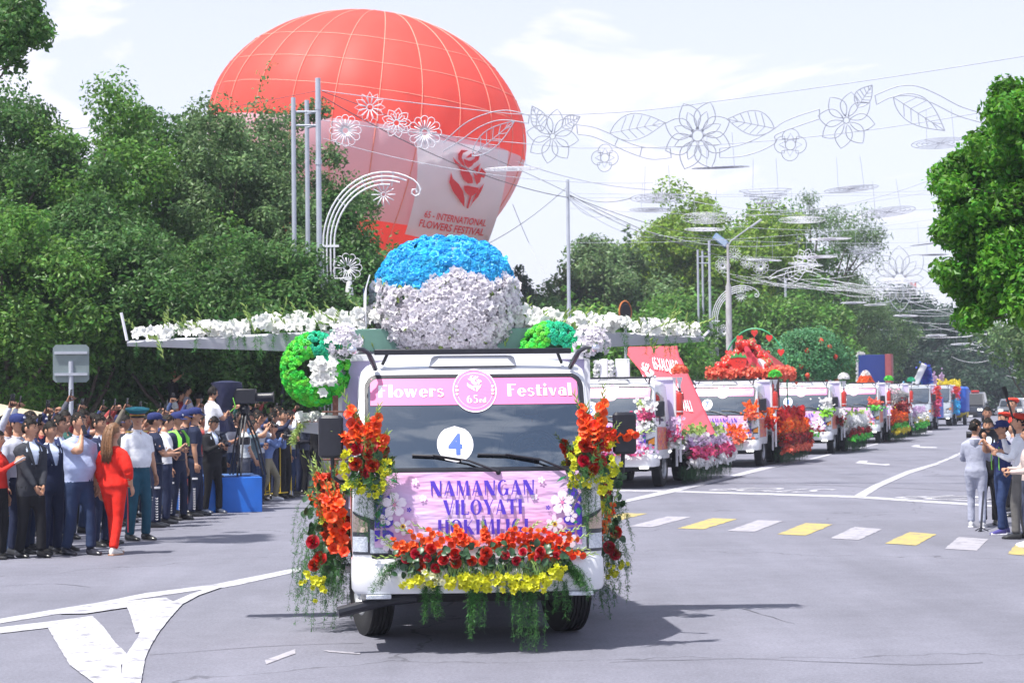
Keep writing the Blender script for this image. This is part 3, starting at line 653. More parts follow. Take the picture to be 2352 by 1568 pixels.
# the big garland of frames spanning the street at the first post
def gp(x,y): return PV((1260+x*.3189)/1.0884,(200+y*.3189)/1.0884,BASE1)
def g2(x,y): return PV((1900+x*.29333)/1.0884,(180+y*.29333)/1.0884,BASE1)
def g6(x,y): return PV((480+x*.38265)/1.0884,(y*.38265)/1.0884,BASE1)
GRP='big wire decorations of the first street garland'
def frame_curve(lb,lines,r=.012,cat='wire garland',m=M_wiregrey,name='garland_frame'):
    root=thing(name,lb,cat,T(lines[0][0]),GRP); o=lines[0][0]
    for ln in lines:
        p=np.array([tuple(q-o) for q in ln]); 
        if len(p)>2:   # smooth
            t=np.linspace(0,len(p)-1,(len(p)-1)*5+1); i=np.minimum(t.astype(int),len(p)-2); fr=(t-i)[:,None]
            p0=p[np.maximum(i-1,0)];p1=p[i];p2=p[i+1];p3=p[np.minimum(i+2,len(p)-1)]
            p=.5*((2*p1)+(p2-p0)*fr+(2*p0-5*p1+4*p2-p3)*fr**2+(3*p1-p0-3*p2+p3)*fr**3)
        MB().tube(p,r,5).build('frame_rod',m,root)
    return root
frame_curve('double curved ribbon frame between the left and the central wire flower',[[gp(570,350),gp(700,370),gp(830,420),gp(950,480),gp(1090,525),gp(1300,535)],[gp(575,425),gp(700,445),gp(850,510),gp(1000,575),gp(1150,620),gp(1305,610)],[gp(1302,535),gp(1310,612)],[gp(569,350),gp(576,425)],[gp(893,458),gp(868,512)],[gp(1082,525),gp(1065,595)]])
frame_curve('double curved ribbon frame rising right of the central wire flower',[[gp(1690,535),gp(1850,510),gp(2000,450),gp(2120,380),g2(200,428),g2(340,370),g2(503,320)],[gp(1690,606),gp(1850,600),gp(2000,560),gp(2130,490),g2(130,540),g2(300,470),g2(506,400)],[gp(1690,535),gp(1690,606)],[g2(505,318),g2(508,402)]])
frame_curve('double curved ribbon frame running down to the bright maple',[[g2(978,200),g2(1170,125),g2(1330,120),g2(1500,185),g2(1700,290),g2(1885,350)],[g2(992,278),g2(1125,215),g2(1300,205),g2(1480,270),g2(1680,370),g2(1890,432)],[g2(978,200),g2(992,278)],[g2(1885,348),g2(1892,432)]])
frame_curve('double curved ribbon frame in front of the balloon edge',[[g6(1640,935),g6(1780,810),g6(1920,745),g6(2060,722),g6(2205,755)],[g6(1640,990),g6(1760,915),g6(1880,830),g6(2020,785),g6(2190,805)],[g6(2205,755),g6(2195,810)]])
def wire_leaf(lb,a,b,w,m=M_wiregrey):
    a=Vector(a); b=Vector(b); root=thing('wire_leaf',lb,'wire leaf',T(a),GRP); x=(b-a); Lh=x.length; x.normalize(); n=STR; y=x.cross(n).normalized()
    if y.z<0: y=-y
    Y=lambda t,s: x*(t*Lh)+y*(s*w*math.sin(PI*min(1,t)**.8)*(1.0 if s>0 else .75))
    MB().tube([Y(t,1) for t in np.linspace(0,1,13)],.012,5).tube([Y(t,-1) for t in np.linspace(0,1,13)],.012,5).build('outline',m,root)
    MB().tube([x*(t*Lh) for t in (0,.5,1)],.010,5).build('midrib',m,root)
    for t in (.2,.34,.48,.62,.76):
        for s in (1,-1): MB().tube([x*(t*Lh), Y(min(1,t+.13),s*.9)],.009,4).build('vein',m,root)
wire_leaf('wire leaf between the left and the central wire flower',gp(830,415),gp(1265,335),.33)
wire_leaf('wire leaf right of the central wire flower, tip to the left',gp(2120,380),gp(1748,308),.30)
wire_leaf('wire leaf hanging under the ribbon near the maple',g2(1135,215),g2(1575,500),.33)
wire_leaf('small wire leaf above the left wire flower',gp(300,400),gp(220,203),.2)
wire_leaf('small wire leaf right of the left wire flower',gp(455,370),gp(597,288),.16)
wire_leaf('small wire leaf above the right wire flower, pointing up',g2(830,300),g2(955,112),.2)
wire_leaf('wire leaf crossing the red and lilac edge of the balloon',g6(1830,1020),g6(2110,790),.24)
wire_flower('left big wire flower beside the balloon',gp(380,440),.60,8,'point',GRP,M_wiregrey,.012,rz=-.3,spin=.2,inner=False,hub=.11)
wire_flower('largest wire flower in the middle of the garland',gp(1517,435),.76,8,'point',GRP,M_wiregrey,.013,rz=-.3,spin=.39,hub=.16)
wire_flower('right big wire flower of the garland',g2(735,410),.60,8,'point',GRP,M_wiregrey,.012,rz=-.3,spin=.2,inner=False,hub=.11)
wire_flower('small four lobed wire flower under the left ribbon',gp(790,610),.30,4,'lobe',GRP,M_wiregrey,.010,rz=-.3,spin=.05,hub=.32)
wire_flower('small four lobed wire flower under the right ribbon',g2(258,620),.34,4,'lobe',GRP,M_wiregrey,.010,rz=-.3,spin=.05,hub=.32)
wire_flower('four lobed wire flower half hidden by the maple',g2(1990,350),.33,4,'lobe',GRP,M_wiregrey,.010,rz=-.3,spin=.5,hub=.2)
wire_flower('pale wire flower far down the avenue',P(2066,640,105),1.75,8,'point','far wire flowers',M_wiregrey,.022,rz=-.3,spin=.0,hub=.16)
wire_flower('faint wire flower above the second garland, left',P(1850,600,92),.6,8,'point','far wire flowers',M_wirewhite,.014,rz=-.3,spin=.3)
# hanging discs and stepped baskets
def disc(kind,u,v,hw,ry,tilt,lb,m):
    d=F*.62/hw; c=P(u,v,d); R_=.62
    root=thing('wire_disc' if kind=='d' else 'wire_basket',lb,'wire disc' if kind=='d' else 'wire basket',None,'hanging wire discs over the avenue')
    el=math.atan2(hz(u)-v,F)
    root.matrix_world=T(c)@Matrix.Rotation(rad(tilt),4,'Y')@Matrix.Rotation(-(math.asin(min(.9,ry/hw))-el)*1.0,4,'X')
    tr=.0062*max(1,d/62)
    if kind=='d':
        for k_ in (1,.82,.64,.47,.3,.14): MB().tube([(R_*k_*math.cos(t),R_*k_*math.sin(t),0) for t in np.linspace(0,2*PI,33)],tr,4,cap=False).build('ring',m,root)
        for a in range(4): MB().tube([(R_*math.cos(a*PI/4),R_*math.sin(a*PI/4),0),(-R_*math.cos(a*PI/4),-R_*math.sin(a*PI/4),0)],tr*.7,4).build('spoke',m,root)
    else:
        lv=[(1,0),(.82,-.05),(.82,-.12),(.60,-.12),(.60,-.2),(.42,-.2),(.42,-.30),(.25,-.30),(.25,-.42)]
        for k_,z in lv: MB().tube([(R_*k_*math.cos(t),R_*k_*math.sin(t),z*1.0) for t in np.linspace(0,2*PI,29)],tr,4,cap=False).build('ring',m,root)
        for a in range(10): MB().tube([(R_*k_*math.cos(a*PI/5),R_*k_*math.sin(a*PI/5),z) for k_,z in lv],tr*.8,4).build('stay',m,root)
    hg=MB(); up=.75
    for x in (-.3,.3): hg.tube([(x,0,0),(x*.9,0,up)],.005,4)
    hg.build('hanger',M_cablelight,root)
    return c,d
DL=[('d',1177,388,65,5,-1,'wire disc in front of the right edge of the balloon banner',M_wirewhite),('d',1655,385,66,2.5,-1.5,'edge-on wire disc just below the largest wire flower',M_wiregrey),('d',1510,455,62,11,0,'wire disc hung from a bent rod, right of the lone post',M_wiregrey),
('d',1498,482,52,5,1,'flat pale wire disc below the bent rod disc',M_wiregrey),('d',1620,501,56,13,2,'white wire disc in front of the tallest plane tree',M_wirewhite),('d',1618,527,46,4,1,'thin white wire disc lower on the plane tree',M_wirewhite),
('b',1758,437,60,4,-1,'stepped wire basket against the sky',M_wiregrey),('d',1955,434,62,8,-4,'tilted wire disc on top of the willow',M_wiregrey),('d',2040,487,62,12,-5,'tilted wire disc in open sky right of the willow',M_wiregrey),('d',2160,329,66,13,-1,'wire disc touching the maple leaves',M_wiregrey),
('d',1842,505,54,8,1,'wire disc across the upper left of the willow',M_wirewhite),('d',1905,549,50,3,-1,'edge-on disc across the middle of the willow',M_wirewhite),('b',1985,568,42,3,-1,'small faint wire basket right of the willow',M_wiregrey),('d',1755,597,40,2,3,'bright edge-on disc left of the third wire flower row',M_wirewhite),
('d',1850,607,40,3,5,'bright edge-on disc before the dark trees',M_wirewhite),('d',1875,590,48,3,0,'long edge-on disc above the second ribbon',M_wirewhite),('d',2062,645,44,6,0,'pale disc behind the far wire flower',M_wirewhite),('d',2130,560,40,2,-6,'thin tilted disc left of the maple, upper',M_wiregrey),('d',2145,585,34,2,0,'thin disc left of the maple, lower',M_wiregrey),
('d',1960,695,30,2,0,'tiny edge-on disc above the pines, left',M_wirewhite),('d',2010,700,26,2,0,'tiny edge-on disc above the pines, middle',M_wirewhite),('d',2080,725,28,2,2,'tiny edge-on disc above the pines, right',M_wirewhite),('d',2150,770,24,2,0,'tiny disc before the far red roof',M_wirewhite),('d',2210,790,26,2,0,'tiny disc right of the far red roof',M_wirewhite),('d',2250,770,22,2,0,'tiny disc high at the far right',M_wirewhite)]
DP=[disc(*a) for a in DL]
# cables
def cable(lb,a,b,s,r=.007,m=M_cablelight,grp=None):
    o=MB().tube(sag(a,b,s,16),r,4).build('cable',m); o['label']=lb; o['category']='cable'
    if grp: o['group']=grp
cg='cables strung over the avenue'
top1=P(735,205,45)
cable('upper garland cable from the nearest post to the right',P(738,208,45),PV(1177,262,BASE1),.02,.009,M_cablelight,cg)
cable('upper garland cable along the big wire flowers',PV(1177,262,BASE1),PV(1620,236,BASE1),.10,.009,M_cablelight,cg)
cable('upper garland cable rising to the top right corner',PV(1620,236,BASE1),PV(2360,128,BASE1),.03,.009,M_cablelight,cg)
cable('middle garland cable left half, crossing the balloon',P(738,276,45),PV(1330,340,BASE1),.05,.008,M_cablelight,cg)
cable('middle garland cable right half, through the flower hubs',PV(1330,340,BASE1),PV(2360,238,BASE1),.25,.008,M_cablelight,cg)
cable('dark twisted cable descending from the nearest post to the lone post',P(740,222,45),P(1306,454,64),.35,.012,M_cable,cg)
cable('dark cable from the nearest post passing over the banner text',P(740,210,45),P(1300,440,64),-.1,.009,M_cable,cg)
cable('lower grey cable from the nearest post across the banner rose',P(742,318,45),PV(1500,420,BASE1),.3,.007,M_cablelight,cg)
cable('cable from the nearest post to the bent rod',PV(1190,372,BASE1),P(1500,436,46),.12,.008,M_cablelight,cg)
cable('bent rod cable running right to the maple',P(1500,436,46),P(2360,300,42),1.0,.006,M_cablelight,cg)
cable('thin cable from the left trees to the nearest post, upper',P(130,300,60),P(733,208,45),.1,.006,M_cable,cg)
cable('thin cable from the left trees to the nearest post, lower',P(300,320,60),P(733,250,45),.1,.005,M_cable,cg)
for i,(u,v,d,s,r) in enumerate([(1750,603,94,.4,.012),(1640,545,94,.2,.012),(1640,560,94,.5,.011),(1820,560,60,.6,.007),(1420,505,66,.1,.008),(1395,492,70,.3,.008),(1500,545,80,.3,.008)]):
    cable('%s cable fanning out from the top of the lone post'%('first second third fourth fifth sixth seventh'.split()[i]),P(1309,448+i*2,64),P(u,v,d),s,r,M_cable if i<3 else M_cablelight,cg)
cable('short cable from the lone post to the disc',P(1309,440,64),P(1450,455,46),.2,.007,M_cable,cg)
for i,(v0,v1,d,s) in enumerate([(478,462,62,.3),(505,395,58,.2),(520,500,66,.25),(444,430,58,.1),(557,470,74,.4),(590,520,80,.4),(455,445,60,.0),(620,560,90,.5),(660,640,100,.3),(705,690,120,.4),(540,545,86,.3),(645,660,110,.2),(755,745,150,.2),(690,725,135,.3)]):
    cable('thin cross cable over the avenue, %s from the top'%('ninth sixth tenth fourth seventh eighth fifth eleventh twelfth thirteenth third fourteenth sixteenth fifteenth'.split()[i]),P([1309,1600,1680,1309,1309,1640,1309,1760,1800,1900,1500,1750,1950,1850][i],v0,d),P(2360,v1,d-3),s,.006*max(1,d/70),M_cablelight,cg)
# hundreds of light strings merge at the far end of the avenue
m=MB(); rg=np.random.default_rng(3)
for i in range(80):
    u=rg.uniform(1900,2330); v=700+(u-1900)*.28+rg.normal()*30; d=rg.uniform(120,330); w=rg.uniform(60,240)
    m.tube(sag(P(u,v,d),P(u+w,v+rg.normal()*12,d),.3,6),.010*d/110,3)
for i in range(60):
    u=rg.uniform(1640,1950); v=620+(u-1640)*.12+rg.normal()*12; d=rg.uniform(92,140); m.tube(sag(P(u,v,d),P(u+rg.uniform(80,250),v+14+rg.normal()*8,d),.2,6),.009,3)
m.build('light_strings',M_wirewhite,kind='stuff')
# second garland, on post two
def q7(x,y): return PV((1160+x*.5952)/1.0884,(160+y*.5952)/1.0884,S2)
frame_curve('ribbon frame of the second garland before the dark trees',[[q7(1275,900),q7(1330,865),q7(1420,850),q7(1510,870)],[q7(1280,905),q7(1350,880),q7(1430,865),q7(1500,890)]],.014,m=M_wirewhite)
wire_leaf('wire leaf of the second garland before the dark trees',q7(1345,915),q7(1440,850),.4,M_wirewhite)

# road sign from behind, far left
b=P(163,800,37); b.z=0; r_=thing('road_sign','back of a rounded square road sign on a grey post above the crowd','road sign',T(b)@Matrix.Rotation(rad(8),4,'Z'))
MB().tube([(0,0,0),(0,0,2.75)],.045,10).build('pole',M_grey,r_); zc=HC+(920-835)/F*37
MB().prism([(x*.66*k1,0,zc+z*.70) for k1 in (1,) for x,z in ((-.42,-.5),(.42,-.5),(.5,-.42),(.5,.42),(.42,.5),(-.42,.5),(-.5,.42),(-.5,-.42))],(0,.03,0)).build('panel_back',mat('sign_back',(.20,.25,.26),.5,.3),r_,smooth=False)
for z in (-.2,.2): MB().box((0,-.03,zc+z),(.6,.04,.05)).build('bracket',M_grey,r_)
# dark park lamp post behind the wreath
plain_post(648,44,820,'dark slim lamp post between the crowd and the green wreath',.05,m=mat('dark_post',(.05,.06,.09),.5))

# far buildings
M_wallp=mat('wall_pinkish',(.52,.42,.44),.8,var=.08); M_wallg=mat('wall_grey',(.50,.51,.55),.7,var=.06); M_win=mat('far_window',(.10,.13,.18),.15); M_roofr=mat('roof_red',(.36,.18,.16),.8,var=.2)
def building(lb,u0,u1,vt,d,dep,wall,cols,rows,roof=None,name='office_building'):
    a=P(u0,800,d); e=P(u1,800,d); h=HC+(hz(u0)-vt)*d/F; w=e.x-a.x; c=Vector(((a.x+e.x)/2,d+dep/2,0)); root=thing(name,lb,'building',T(c))
    MB().box((0,0,h/2),(w,dep,h)).build('wall',wall,root,smooth=False)
    wm=MB().box((0,0,0),(w/cols*.6,.1,h/rows*.55)).mesh('window',[M_win],False)
    for i in range(cols):
        for j in range(rows): link('window',wm,root,T(-w/2+w*(i+.5)/cols,-dep/2-.02,h*(j+.5)/rows))
    if roof=='red':
        MB().add([(-w/2-1,-dep/2-1,h),(w/2+1,-dep/2-1,h),(w/2+1,dep/2+1,h),(-w/2-1,dep/2+1,h),(-w/4,0,h+w*.16),(w/4,0,h+w*.16)],[(0,1,5,4),(1,2,5),(2,3,4,5),(3,0,4),(0,3,2,1)]).build('roof',M_roofr,root,smooth=False)
    else: MB().box((0,0,h+.2),(w+.6,dep+.6,.4)).build('cornice',M_wallg,root,smooth=False)
    return root,h,w,dep
building('pinkish building with a worn red roof above the far pines',2168,2282,836,330,20,M_wallp,8,5,'red')
bb,h,w,dep=building('grey flat roofed building with a sign board above the right avenue end',2150,2222,795,360,14,M_wallp,5,6)
v,f=text_geo('SALON',1,.02); MB().add([(x*1.9,-dep/2,h+1.6+y*2.0) for x,y in v],f).build('roof_lettering',M_win,bb,smooth=False)
building('pale modern building seen between the pomegranate tree and the pines',1868,1990,792,190,20,M_wallg,9,3)
building('low white pavilion behind the red parasol at the far kerb',2178,2215,858,240,8,M_white,4,1)
for (u,vt,d,lb) in ((2100,648,480,'red and white lattice telecom mast behind the pines'),):
    b=P(u,800,d); b.z=0; h=HC+(hz(u)-vt)*d/F; r_=thing('telecom_mast',lb,'telecom mast',T(b)); m=MB(); 
    for x,y in ((-1,-1),(1,-1),(1,1),(-1,1)): m.tube([(x*1.2,y*1.2,0),(x*.5,y*.5,h)],.12,4)
    for k_ in range(16):
        z=h*k_/16; a=1.2-.7*k_/16
        m.tube([(-a,-a,z),(a,-a,z+h/16)],.08,4); m.tube([(a,-a,z),(-a,-a,z+h/16)],.08,4)
    m.build('lattice',mat('mast_red',(.5,.16,.14),.6),r_); MB().box((0,0,h-3),(2.2,2.2,3)).build('antenna',M_white,r_)
# ------------------------------------------------------------------ flower templates (+z = the way the bloom looks)
def petal_m(name,col,hue=.01,isl=0,inst=.12,trans=.35,var=.12): return mat(name,col,.5,var=var,vs=30,trans=trans,isl=isl,inst=inst,hue=hue)
F_red=petal_m('petal_red',(.44,.006,.004),inst=.2); F_orange=petal_m('petal_orange_red',(.86,.095,.012),inst=.16); F_yellow=petal_m('petal_yellow',(.76,.76,.035),.008); F_white=petal_m('petal_white',(.82,.82,.80),0,inst=.05)
F_cream=petal_m('petal_cream',(.80,.80,.55)); F_lilacw=petal_m('petal_white_lilac',(.82,.79,.83),0,inst=.09); F_blue=petal_m('petal_sky_blue',(.05,.52,.86),.012,inst=.2); F_green=petal_m('petal_green',(.12,.72,.07),.03,inst=.3)
F_teal=petal_m('petal_teal',(.03,.60,.34),.02,inst=.2); F_pink=petal_m('petal_pink',(.72,.10,.25),.02); F_magenta=petal_m('petal_magenta',(.45,.04,.14),.02); F_orange2=petal_m('petal_orange',(.88,.20,.02),.01); F_darkred=petal_m('petal_dark_red',(.25,.01,.012),.01)
F_salmon=petal_m('petal_salmon',(.80,.20,.12),.01); F_lime=petal_m('petal_lime',(.30,.62,.03),.01)
# joined masses vary bloom by bloom
def mass(mm,name,col,isl=.22,hue=.012): return mat(name,col,.5,var=.1,vs=5,trans=.35,isl=isl,hue=hue)
G_blue=mass(0,'bloom_blue',(.05,.52,.86),.22,.015); G_white=mass(0,'bloom_white',(.80,.80,.80),.1,0); G_lilac=mass(0,'bloom_lilac',(.62,.45,.66),.25); G_pink=mass(0,'bloom_pink',(.66,.08,.22),.3,.02); G_red=mass(0,'bloom_red',(.60,.015,.01),.3,.01)
G_orange=mass(0,'bloom_orange',(.88,.15,.015),.25,.02); G_yellow=mass(0,'bloom_yellow',(.75,.62,.03),.2); G_green=mass(0,'bloom_green',(.10,.60,.06),.3,.03); G_salmon=mass(0,'bloom_salmon',(.80,.16,.09),.25); G_dred=mass(0,'bloom_dark_red',(.28,.012,.015),.3)
G_lilacw=mass(0,'bloom_white_lilac',(.82,.79,.83),.12,.01); G_teal=mass(0,'bloom_teal',(.03,.45,.25),.3,.02)
F_leaf=mat('rose_leaf',(.028,.075,.03),.4,var=.2,vs=20,inst=.3,isl=.2); F_stem=mat('flower_stem',(.16,.27,.06),.5,var=.2,vs=20); F_bud=mat('bud_green',(.30,.42,.10),.5,var=.2,vs=20)
F_fern=mat('fern_green',(.05,.17,.035),.6,var=.3,vs=3,isl=.35,hue=.02,trans=.3); F_fernd=mat('fern_dark',(.026,.095,.026),.6,var=.3,vs=3,isl=.35,hue=.02,trans=.25)
def sheet(m,fn,nu,nv,mi=0):
    m.add([fn(i/(nu-1),j/(nv-1)) for j in range(nv) for i in range(nu)],[(j*nu+i,j*nu+i+1,(j+1)*nu+i+1,(j+1)*nu+i) for j in range(nv-1) for i in range(nu-1)],mi)
def rose(r=.04,seed=0):
    m=MB(); rg=random.Random(seed)
    for layer,(n,rr,hh,op) in enumerate([(3,.20,.95,.0),(4,.42,.92,.10),(5,.66,.78,.30),(6,.92,.55,.62)]):
        for k in range(n):
            a0=2*PI*k/n+layer*.7+rg.random()*.3; w=2*PI/n*.72
            def fn(u,v,rr=rr,hh=hh,op=op,a0=a0,w=w,r=r):
                a=a0+(u-.5)*w*2*(.55+.45*v); R=r*(rr*(.35+.65*v**.6)+op*.25*v*v); z=r*(hh*v-op*.45*v**3-.08*abs(u-.5)*v-(.12 if v>.95 and u in(0,1) else 0))
                return (R*math.cos(a),R*math.sin(a),z)
            sheet(m,fn,4,4)
    m.ell((0,0,-.1*r),(r*.35,r*.35,r*.3),1,8,5); return m
def lily(r=.05,n=6,open_=.9,curl=.35,seed=0,w=.34,mi=0,cen=None):
    m=MB(); rg=random.Random(seed)
    for k in range(n):
        a=2*PI*k/n; zz=(k%2)*.06; oo=open_*rg.uniform(.9,1.1)
        def fn(u,v,a=a,zz=zz,oo=oo):
            s=(u-.5)*2; ww=w*math.sin(PI*min(1,.12+v*.88))**.7*r; x=r*v*oo; z=r*(.75*v*(1.1-oo)+.5*math.sin(v*PI*.6)*(1-curl)-curl*v**3*.8+zz)+abs(s)*ww*.25
            return (x*math.cos(a)-s*ww*math.sin(a),x*math.sin(a)+s*ww*math.cos(a),z)
        sheet(m,fn,3,4,mi)
    if cen is not None:
        for k in range(3): a=k*2.1; m.tube([(0,0,0),(.2*r*math.cos(a),.2*r*math.sin(a),.6*r)],.03*r,3,cen)
    return m
def carn(r=.04,n=16,seed=0):
    m=MB(); rg=random.Random(seed)
    for k in range(n):
        a=rg.random()*2*PI; e=rg.random(); d=Vector((math.cos(a)*(1-e*.75),math.sin(a)*(1-e*.75),.25+e)).normalized(); t=d.cross(Vector((rg.random()-.5,rg.random()-.5,rg.random()-.5))).normalized(); b=d.cross(t)
        L_=r*rg.uniform(.8,1.1); w=r*.42
        c=d*L_; m.add([tuple(d*L_*.2),tuple(c-t*w+b*w*.3),tuple(c*1.08-b*w*.2),tuple(c+t*w+b*w*.3)],[(0,1,2),(0,2,3)])
    return m
def simple(r=.03,n=5,seed=0):
    """small five petalled bloom, ten triangles"""
    m=MB()
    for k in range(n):
        a=2*PI*k/n; w=r*.55; dx,dy=math.cos(a),math.sin(a)
        m.add([(0,0,0),(dx*r*.7+dy*w,dy*r*.7-dx*w,r*.3),(dx*r*1.1,dy*r*1.1,r*.15),(dx*r*.7-dy*w,dy*r*.7+dx*w,r*.3)],[(0,1,2,3)])
    return m
T_simple=simple(1); T_rose=rose(1); T_lily=lily(1); T_carn=carn(1,12); T_glad=lily(1,6,.75,.25,3,.42); T_alst=lily(1,6,.8,.1,4,.26)
def leaf_t(r=.05):
    m=MB(); sheet(m,lambda u,v:( (u-.5)*2*r*.42*math.sin(PI*(.08+.92*v))**.8, r*v, r*(.12*abs(u-.5)*2+.18*math.sin(v*3)) ),3,5); return m
T_leaf=leaf_t(1)
ME={}
def tmesh(key,mb,mats):
    if key not in ME: ME[key]=mb.mesh(key,mats,True)
    return ME[key]
def fern(m,start,length,rg,droop=1.0,out=(0,0,0),density=60,spread=.045,mi=0,wire=.0012):
    """an asparagus frond: a drooping stem with short side sprays of needles"""
    p=Vector(start); d=Vector(out); q=[p.copy()]; n=10; st=length/n
    for i in range(n):
        d=(d+Vector((rg.uniform(-.14,.14),rg.uniform(-.14,.14),-.32*droop))); d.normalize(); p=p+d*st; q.append(p.copy())
    m.tube(q,[wire*(1.3-.9*i/n) for i in range(n+1)],3,mi)
    k=int(density); t=np.array([rg.random() for _ in range(k)]); Q=np.array([tuple(a) for a in q])
    i=np.minimum((t*n).astype(int),n-1); fr=(t*n-i)[:,None]; base=Q[i]*(1-fr)+Q[i+1]*fr
    sd=RNG.normal(size=(k,3)); sd/=np.linalg.norm(sd,axis=1)[:,None]; sd[:,2]-=.5; L_=(spread*(1.1-.6*t)*RNG.uniform(.5,1.3,k))[:,None]
    e=base+sd*L_; w=np.cross(sd,RNG.normal(size=(k,3))); w/=np.linalg.norm(w,axis=1)[:,None]+1e-9; w*=.0022
    v=np.stack([base-w*.6,base+w*.6,e+w,e-w],1).reshape(-1,3); m.V.append(v); f=(np.arange(k)*4)[:,None]+np.arange(4)[None]; m.L.append(f.ravel()+m.n); m.C.append(np.full(k,4)); m.M.append(np.full(k,mi)); m.n+=4*k
    # needles along each side spray
    kk=k*3; j=np.repeat(np.arange(k),3); tt=RNG.uniform(.2,1,kk)[:,None]; b2=base[j]*(1-tt)+e[j]*tt; s2=RNG.normal(size=(kk,3))*.016; s2[:,2]-=.006; w2=RNG.normal(size=(kk,3))*.0011
    v=np.stack([b2,b2+s2+w2,b2+s2-w2],1).reshape(-1,3); m.V.append(v); f=(np.arange(kk)*3)[:,None]+np.arange(3)[None]; m.L.append(f.ravel()+m.n); m.C.append(np.full(kk,3)); m.M.append(np.full(kk,mi)); m.n+=3*kk
def glad_spike(root,base,tip,r,mname,mt,nfl=7,face=(0,-1,.2),rg=random):
    """gladiolus: curved stem with buds to the tip and open florets below"""
    base=Vector(base); tip=Vector(tip); ax=(tip-base); Ln=ax.length; ax.normalize(); side=ax.cross(Vector(face)).normalized(); up=side.cross(ax)
    pt=lambda t: base+ax*(t*Ln)+up*(.06*Ln*math.sin(t*2.6))
    m=MB().tube([pt(t) for t in np.linspace(0,1,7)],[.0045,.0045,.004,.004,.003,.0025,.0015],5)
    for k in range(7):
        t=.62+k*.06; s=(-1)**k; c=pt(min(1,t)); d=(ax*1.2+side*s*.5+up*.2).normalized(); m.tube([c,c+d*r*.35,c+d*r*.75],[.004,r*.14*(1.2-k*.12),.001],5,1 if k>2 else 0)
    m.build('stem',[F_stem,F_bud],root)
    for k in range(nfl):
        t=.05+.62*k/max(1,nfl-1); s=(-1)**k; c=pt(t); nn=(Vector(face)*1.0+side*s*.7+ax*.35+Vector((rg.uniform(-.3,.3),)*3)).normalized()
        link('floret',tmesh('glad_'+mname,T_glad,[mt]),root,facing(c+nn*r*.1,nn,r*(1.15-.5*t)*rg.uniform(.85,1.1),ax))
def scat(root,name,tkey,mb,mt,pts,rg,size,jit=.3):
    me=tmesh(tkey,mb,mt if isinstance(mt,list) else [mt])
    for p,n in pts:
        nn=Vector(n)+Vector([rg.uniform(-jit,jit) for _ in range(3)]); link(name,me,root,facing(p,nn,size*rg.uniform(.85,1.15),(rg.uniform(-1,1),rg.uniform(-1,1),1)))
# ------------------------------------------------------------------ flower parade trucks
M_lilacp=mat('panel_lilac',(.55,.49,.72),.5,var=.08,vs=2); M_framew=mat('frame_white',(.72,.72,.76),.45,var=.06,vs=6)
def glassmat(name,col=(.02,.03,.035),a=.35):
    m,N,L=_new(name); o=N('ShaderNodeOutputMaterial'); g=N('ShaderNodeBsdfGlossy'); g.inputs['Roughness'].default_value=.02; g.inputs['Color'].default_value=(.80,.92,1,1)
    t=N('ShaderNodeBsdfTransparent'); t.inputs['Color'].default_value=(.22,.27,.31,1); fr=N('ShaderNodeFresnel'); fr.inputs['IOR'].default_value=1.52; mu=N('ShaderNodeMath'); mu.operation='MULTIPLY_ADD'; mu.inputs[1].default_value=3.0; mu.inputs[2].default_value=.14
    L(fr.outputs[0],mu.inputs[0]); ms=N('ShaderNodeMixShader'); L(mu.outputs[0],ms.inputs[0]); L(t.outputs[0],ms.inputs[1]); L(g.outputs[0],ms.inputs[2]); L(ms.outputs[0],o.inputs[0]); return m
M_glass=glassmat('windscreen_glass')
M_sideglass=mat('side_glass_dark',(.02,.025,.03),.06,var=0,spec=.8)
M_pinkv=mat('visor_pink',(.74,.20,.40),.35,var=.03,coat=.3); M_whitel=mat('lettering_white',(.85,.83,.86),.4,var=0); M_purple=mat('print_purple',(.075,.03,.46),.5,var=.08,vs=12)
M_banner=None
def banner_mat():
    m,N,L=_new('banner_pink_print'); o=N('ShaderNodeOutputMaterial'); b=N('ShaderNodeBsdfPrincipled'); b.inputs['Roughness'].default_value=.45; t=N('ShaderNodeTexCoord')
    n=N('ShaderNodeTexNoise'); n.inputs['Scale'].default_value=2.6; n.inputs['Detail'].default_value=3; L(t.outputs['Object'],n.inputs['Vector'])
    r=N('ShaderNodeValToRGB'); e=r.color_ramp.elements; e[0].position=.35; e[0].color=(.66,.48,.74,1); e[1].position=.65; e[1].color=(.80,.38,.62,1); L(n.outputs['Fac'],r.inputs['Fac']); L(r.outputs[0],b.inputs['Base Color'])
    mp=N('ShaderNodeMapping'); mp.inputs['Scale'].default_value=(2,1,9); mp.inputs['Rotation'].default_value=(0,.5,0); L(t.outputs['Object'],mp.inputs['Vector']); n2=N('ShaderNodeTexNoise'); n2.inputs['Scale'].default_value=1.6; n2.inputs['Detail'].default_value=2; L(mp.outputs[0],n2.inputs['Vector'])
    bp=N('ShaderNodeBump'); bp.inputs['Strength'].default_value=.55; bp.inputs['Distance'].default_value=.04; L(n2.outputs['Fac'],bp.inputs['Height']); L(bp.outputs[0],b.inputs['Normal'])
    L(b.outputs[0],o.inputs[0]); return m
M_banner=banner_mat()
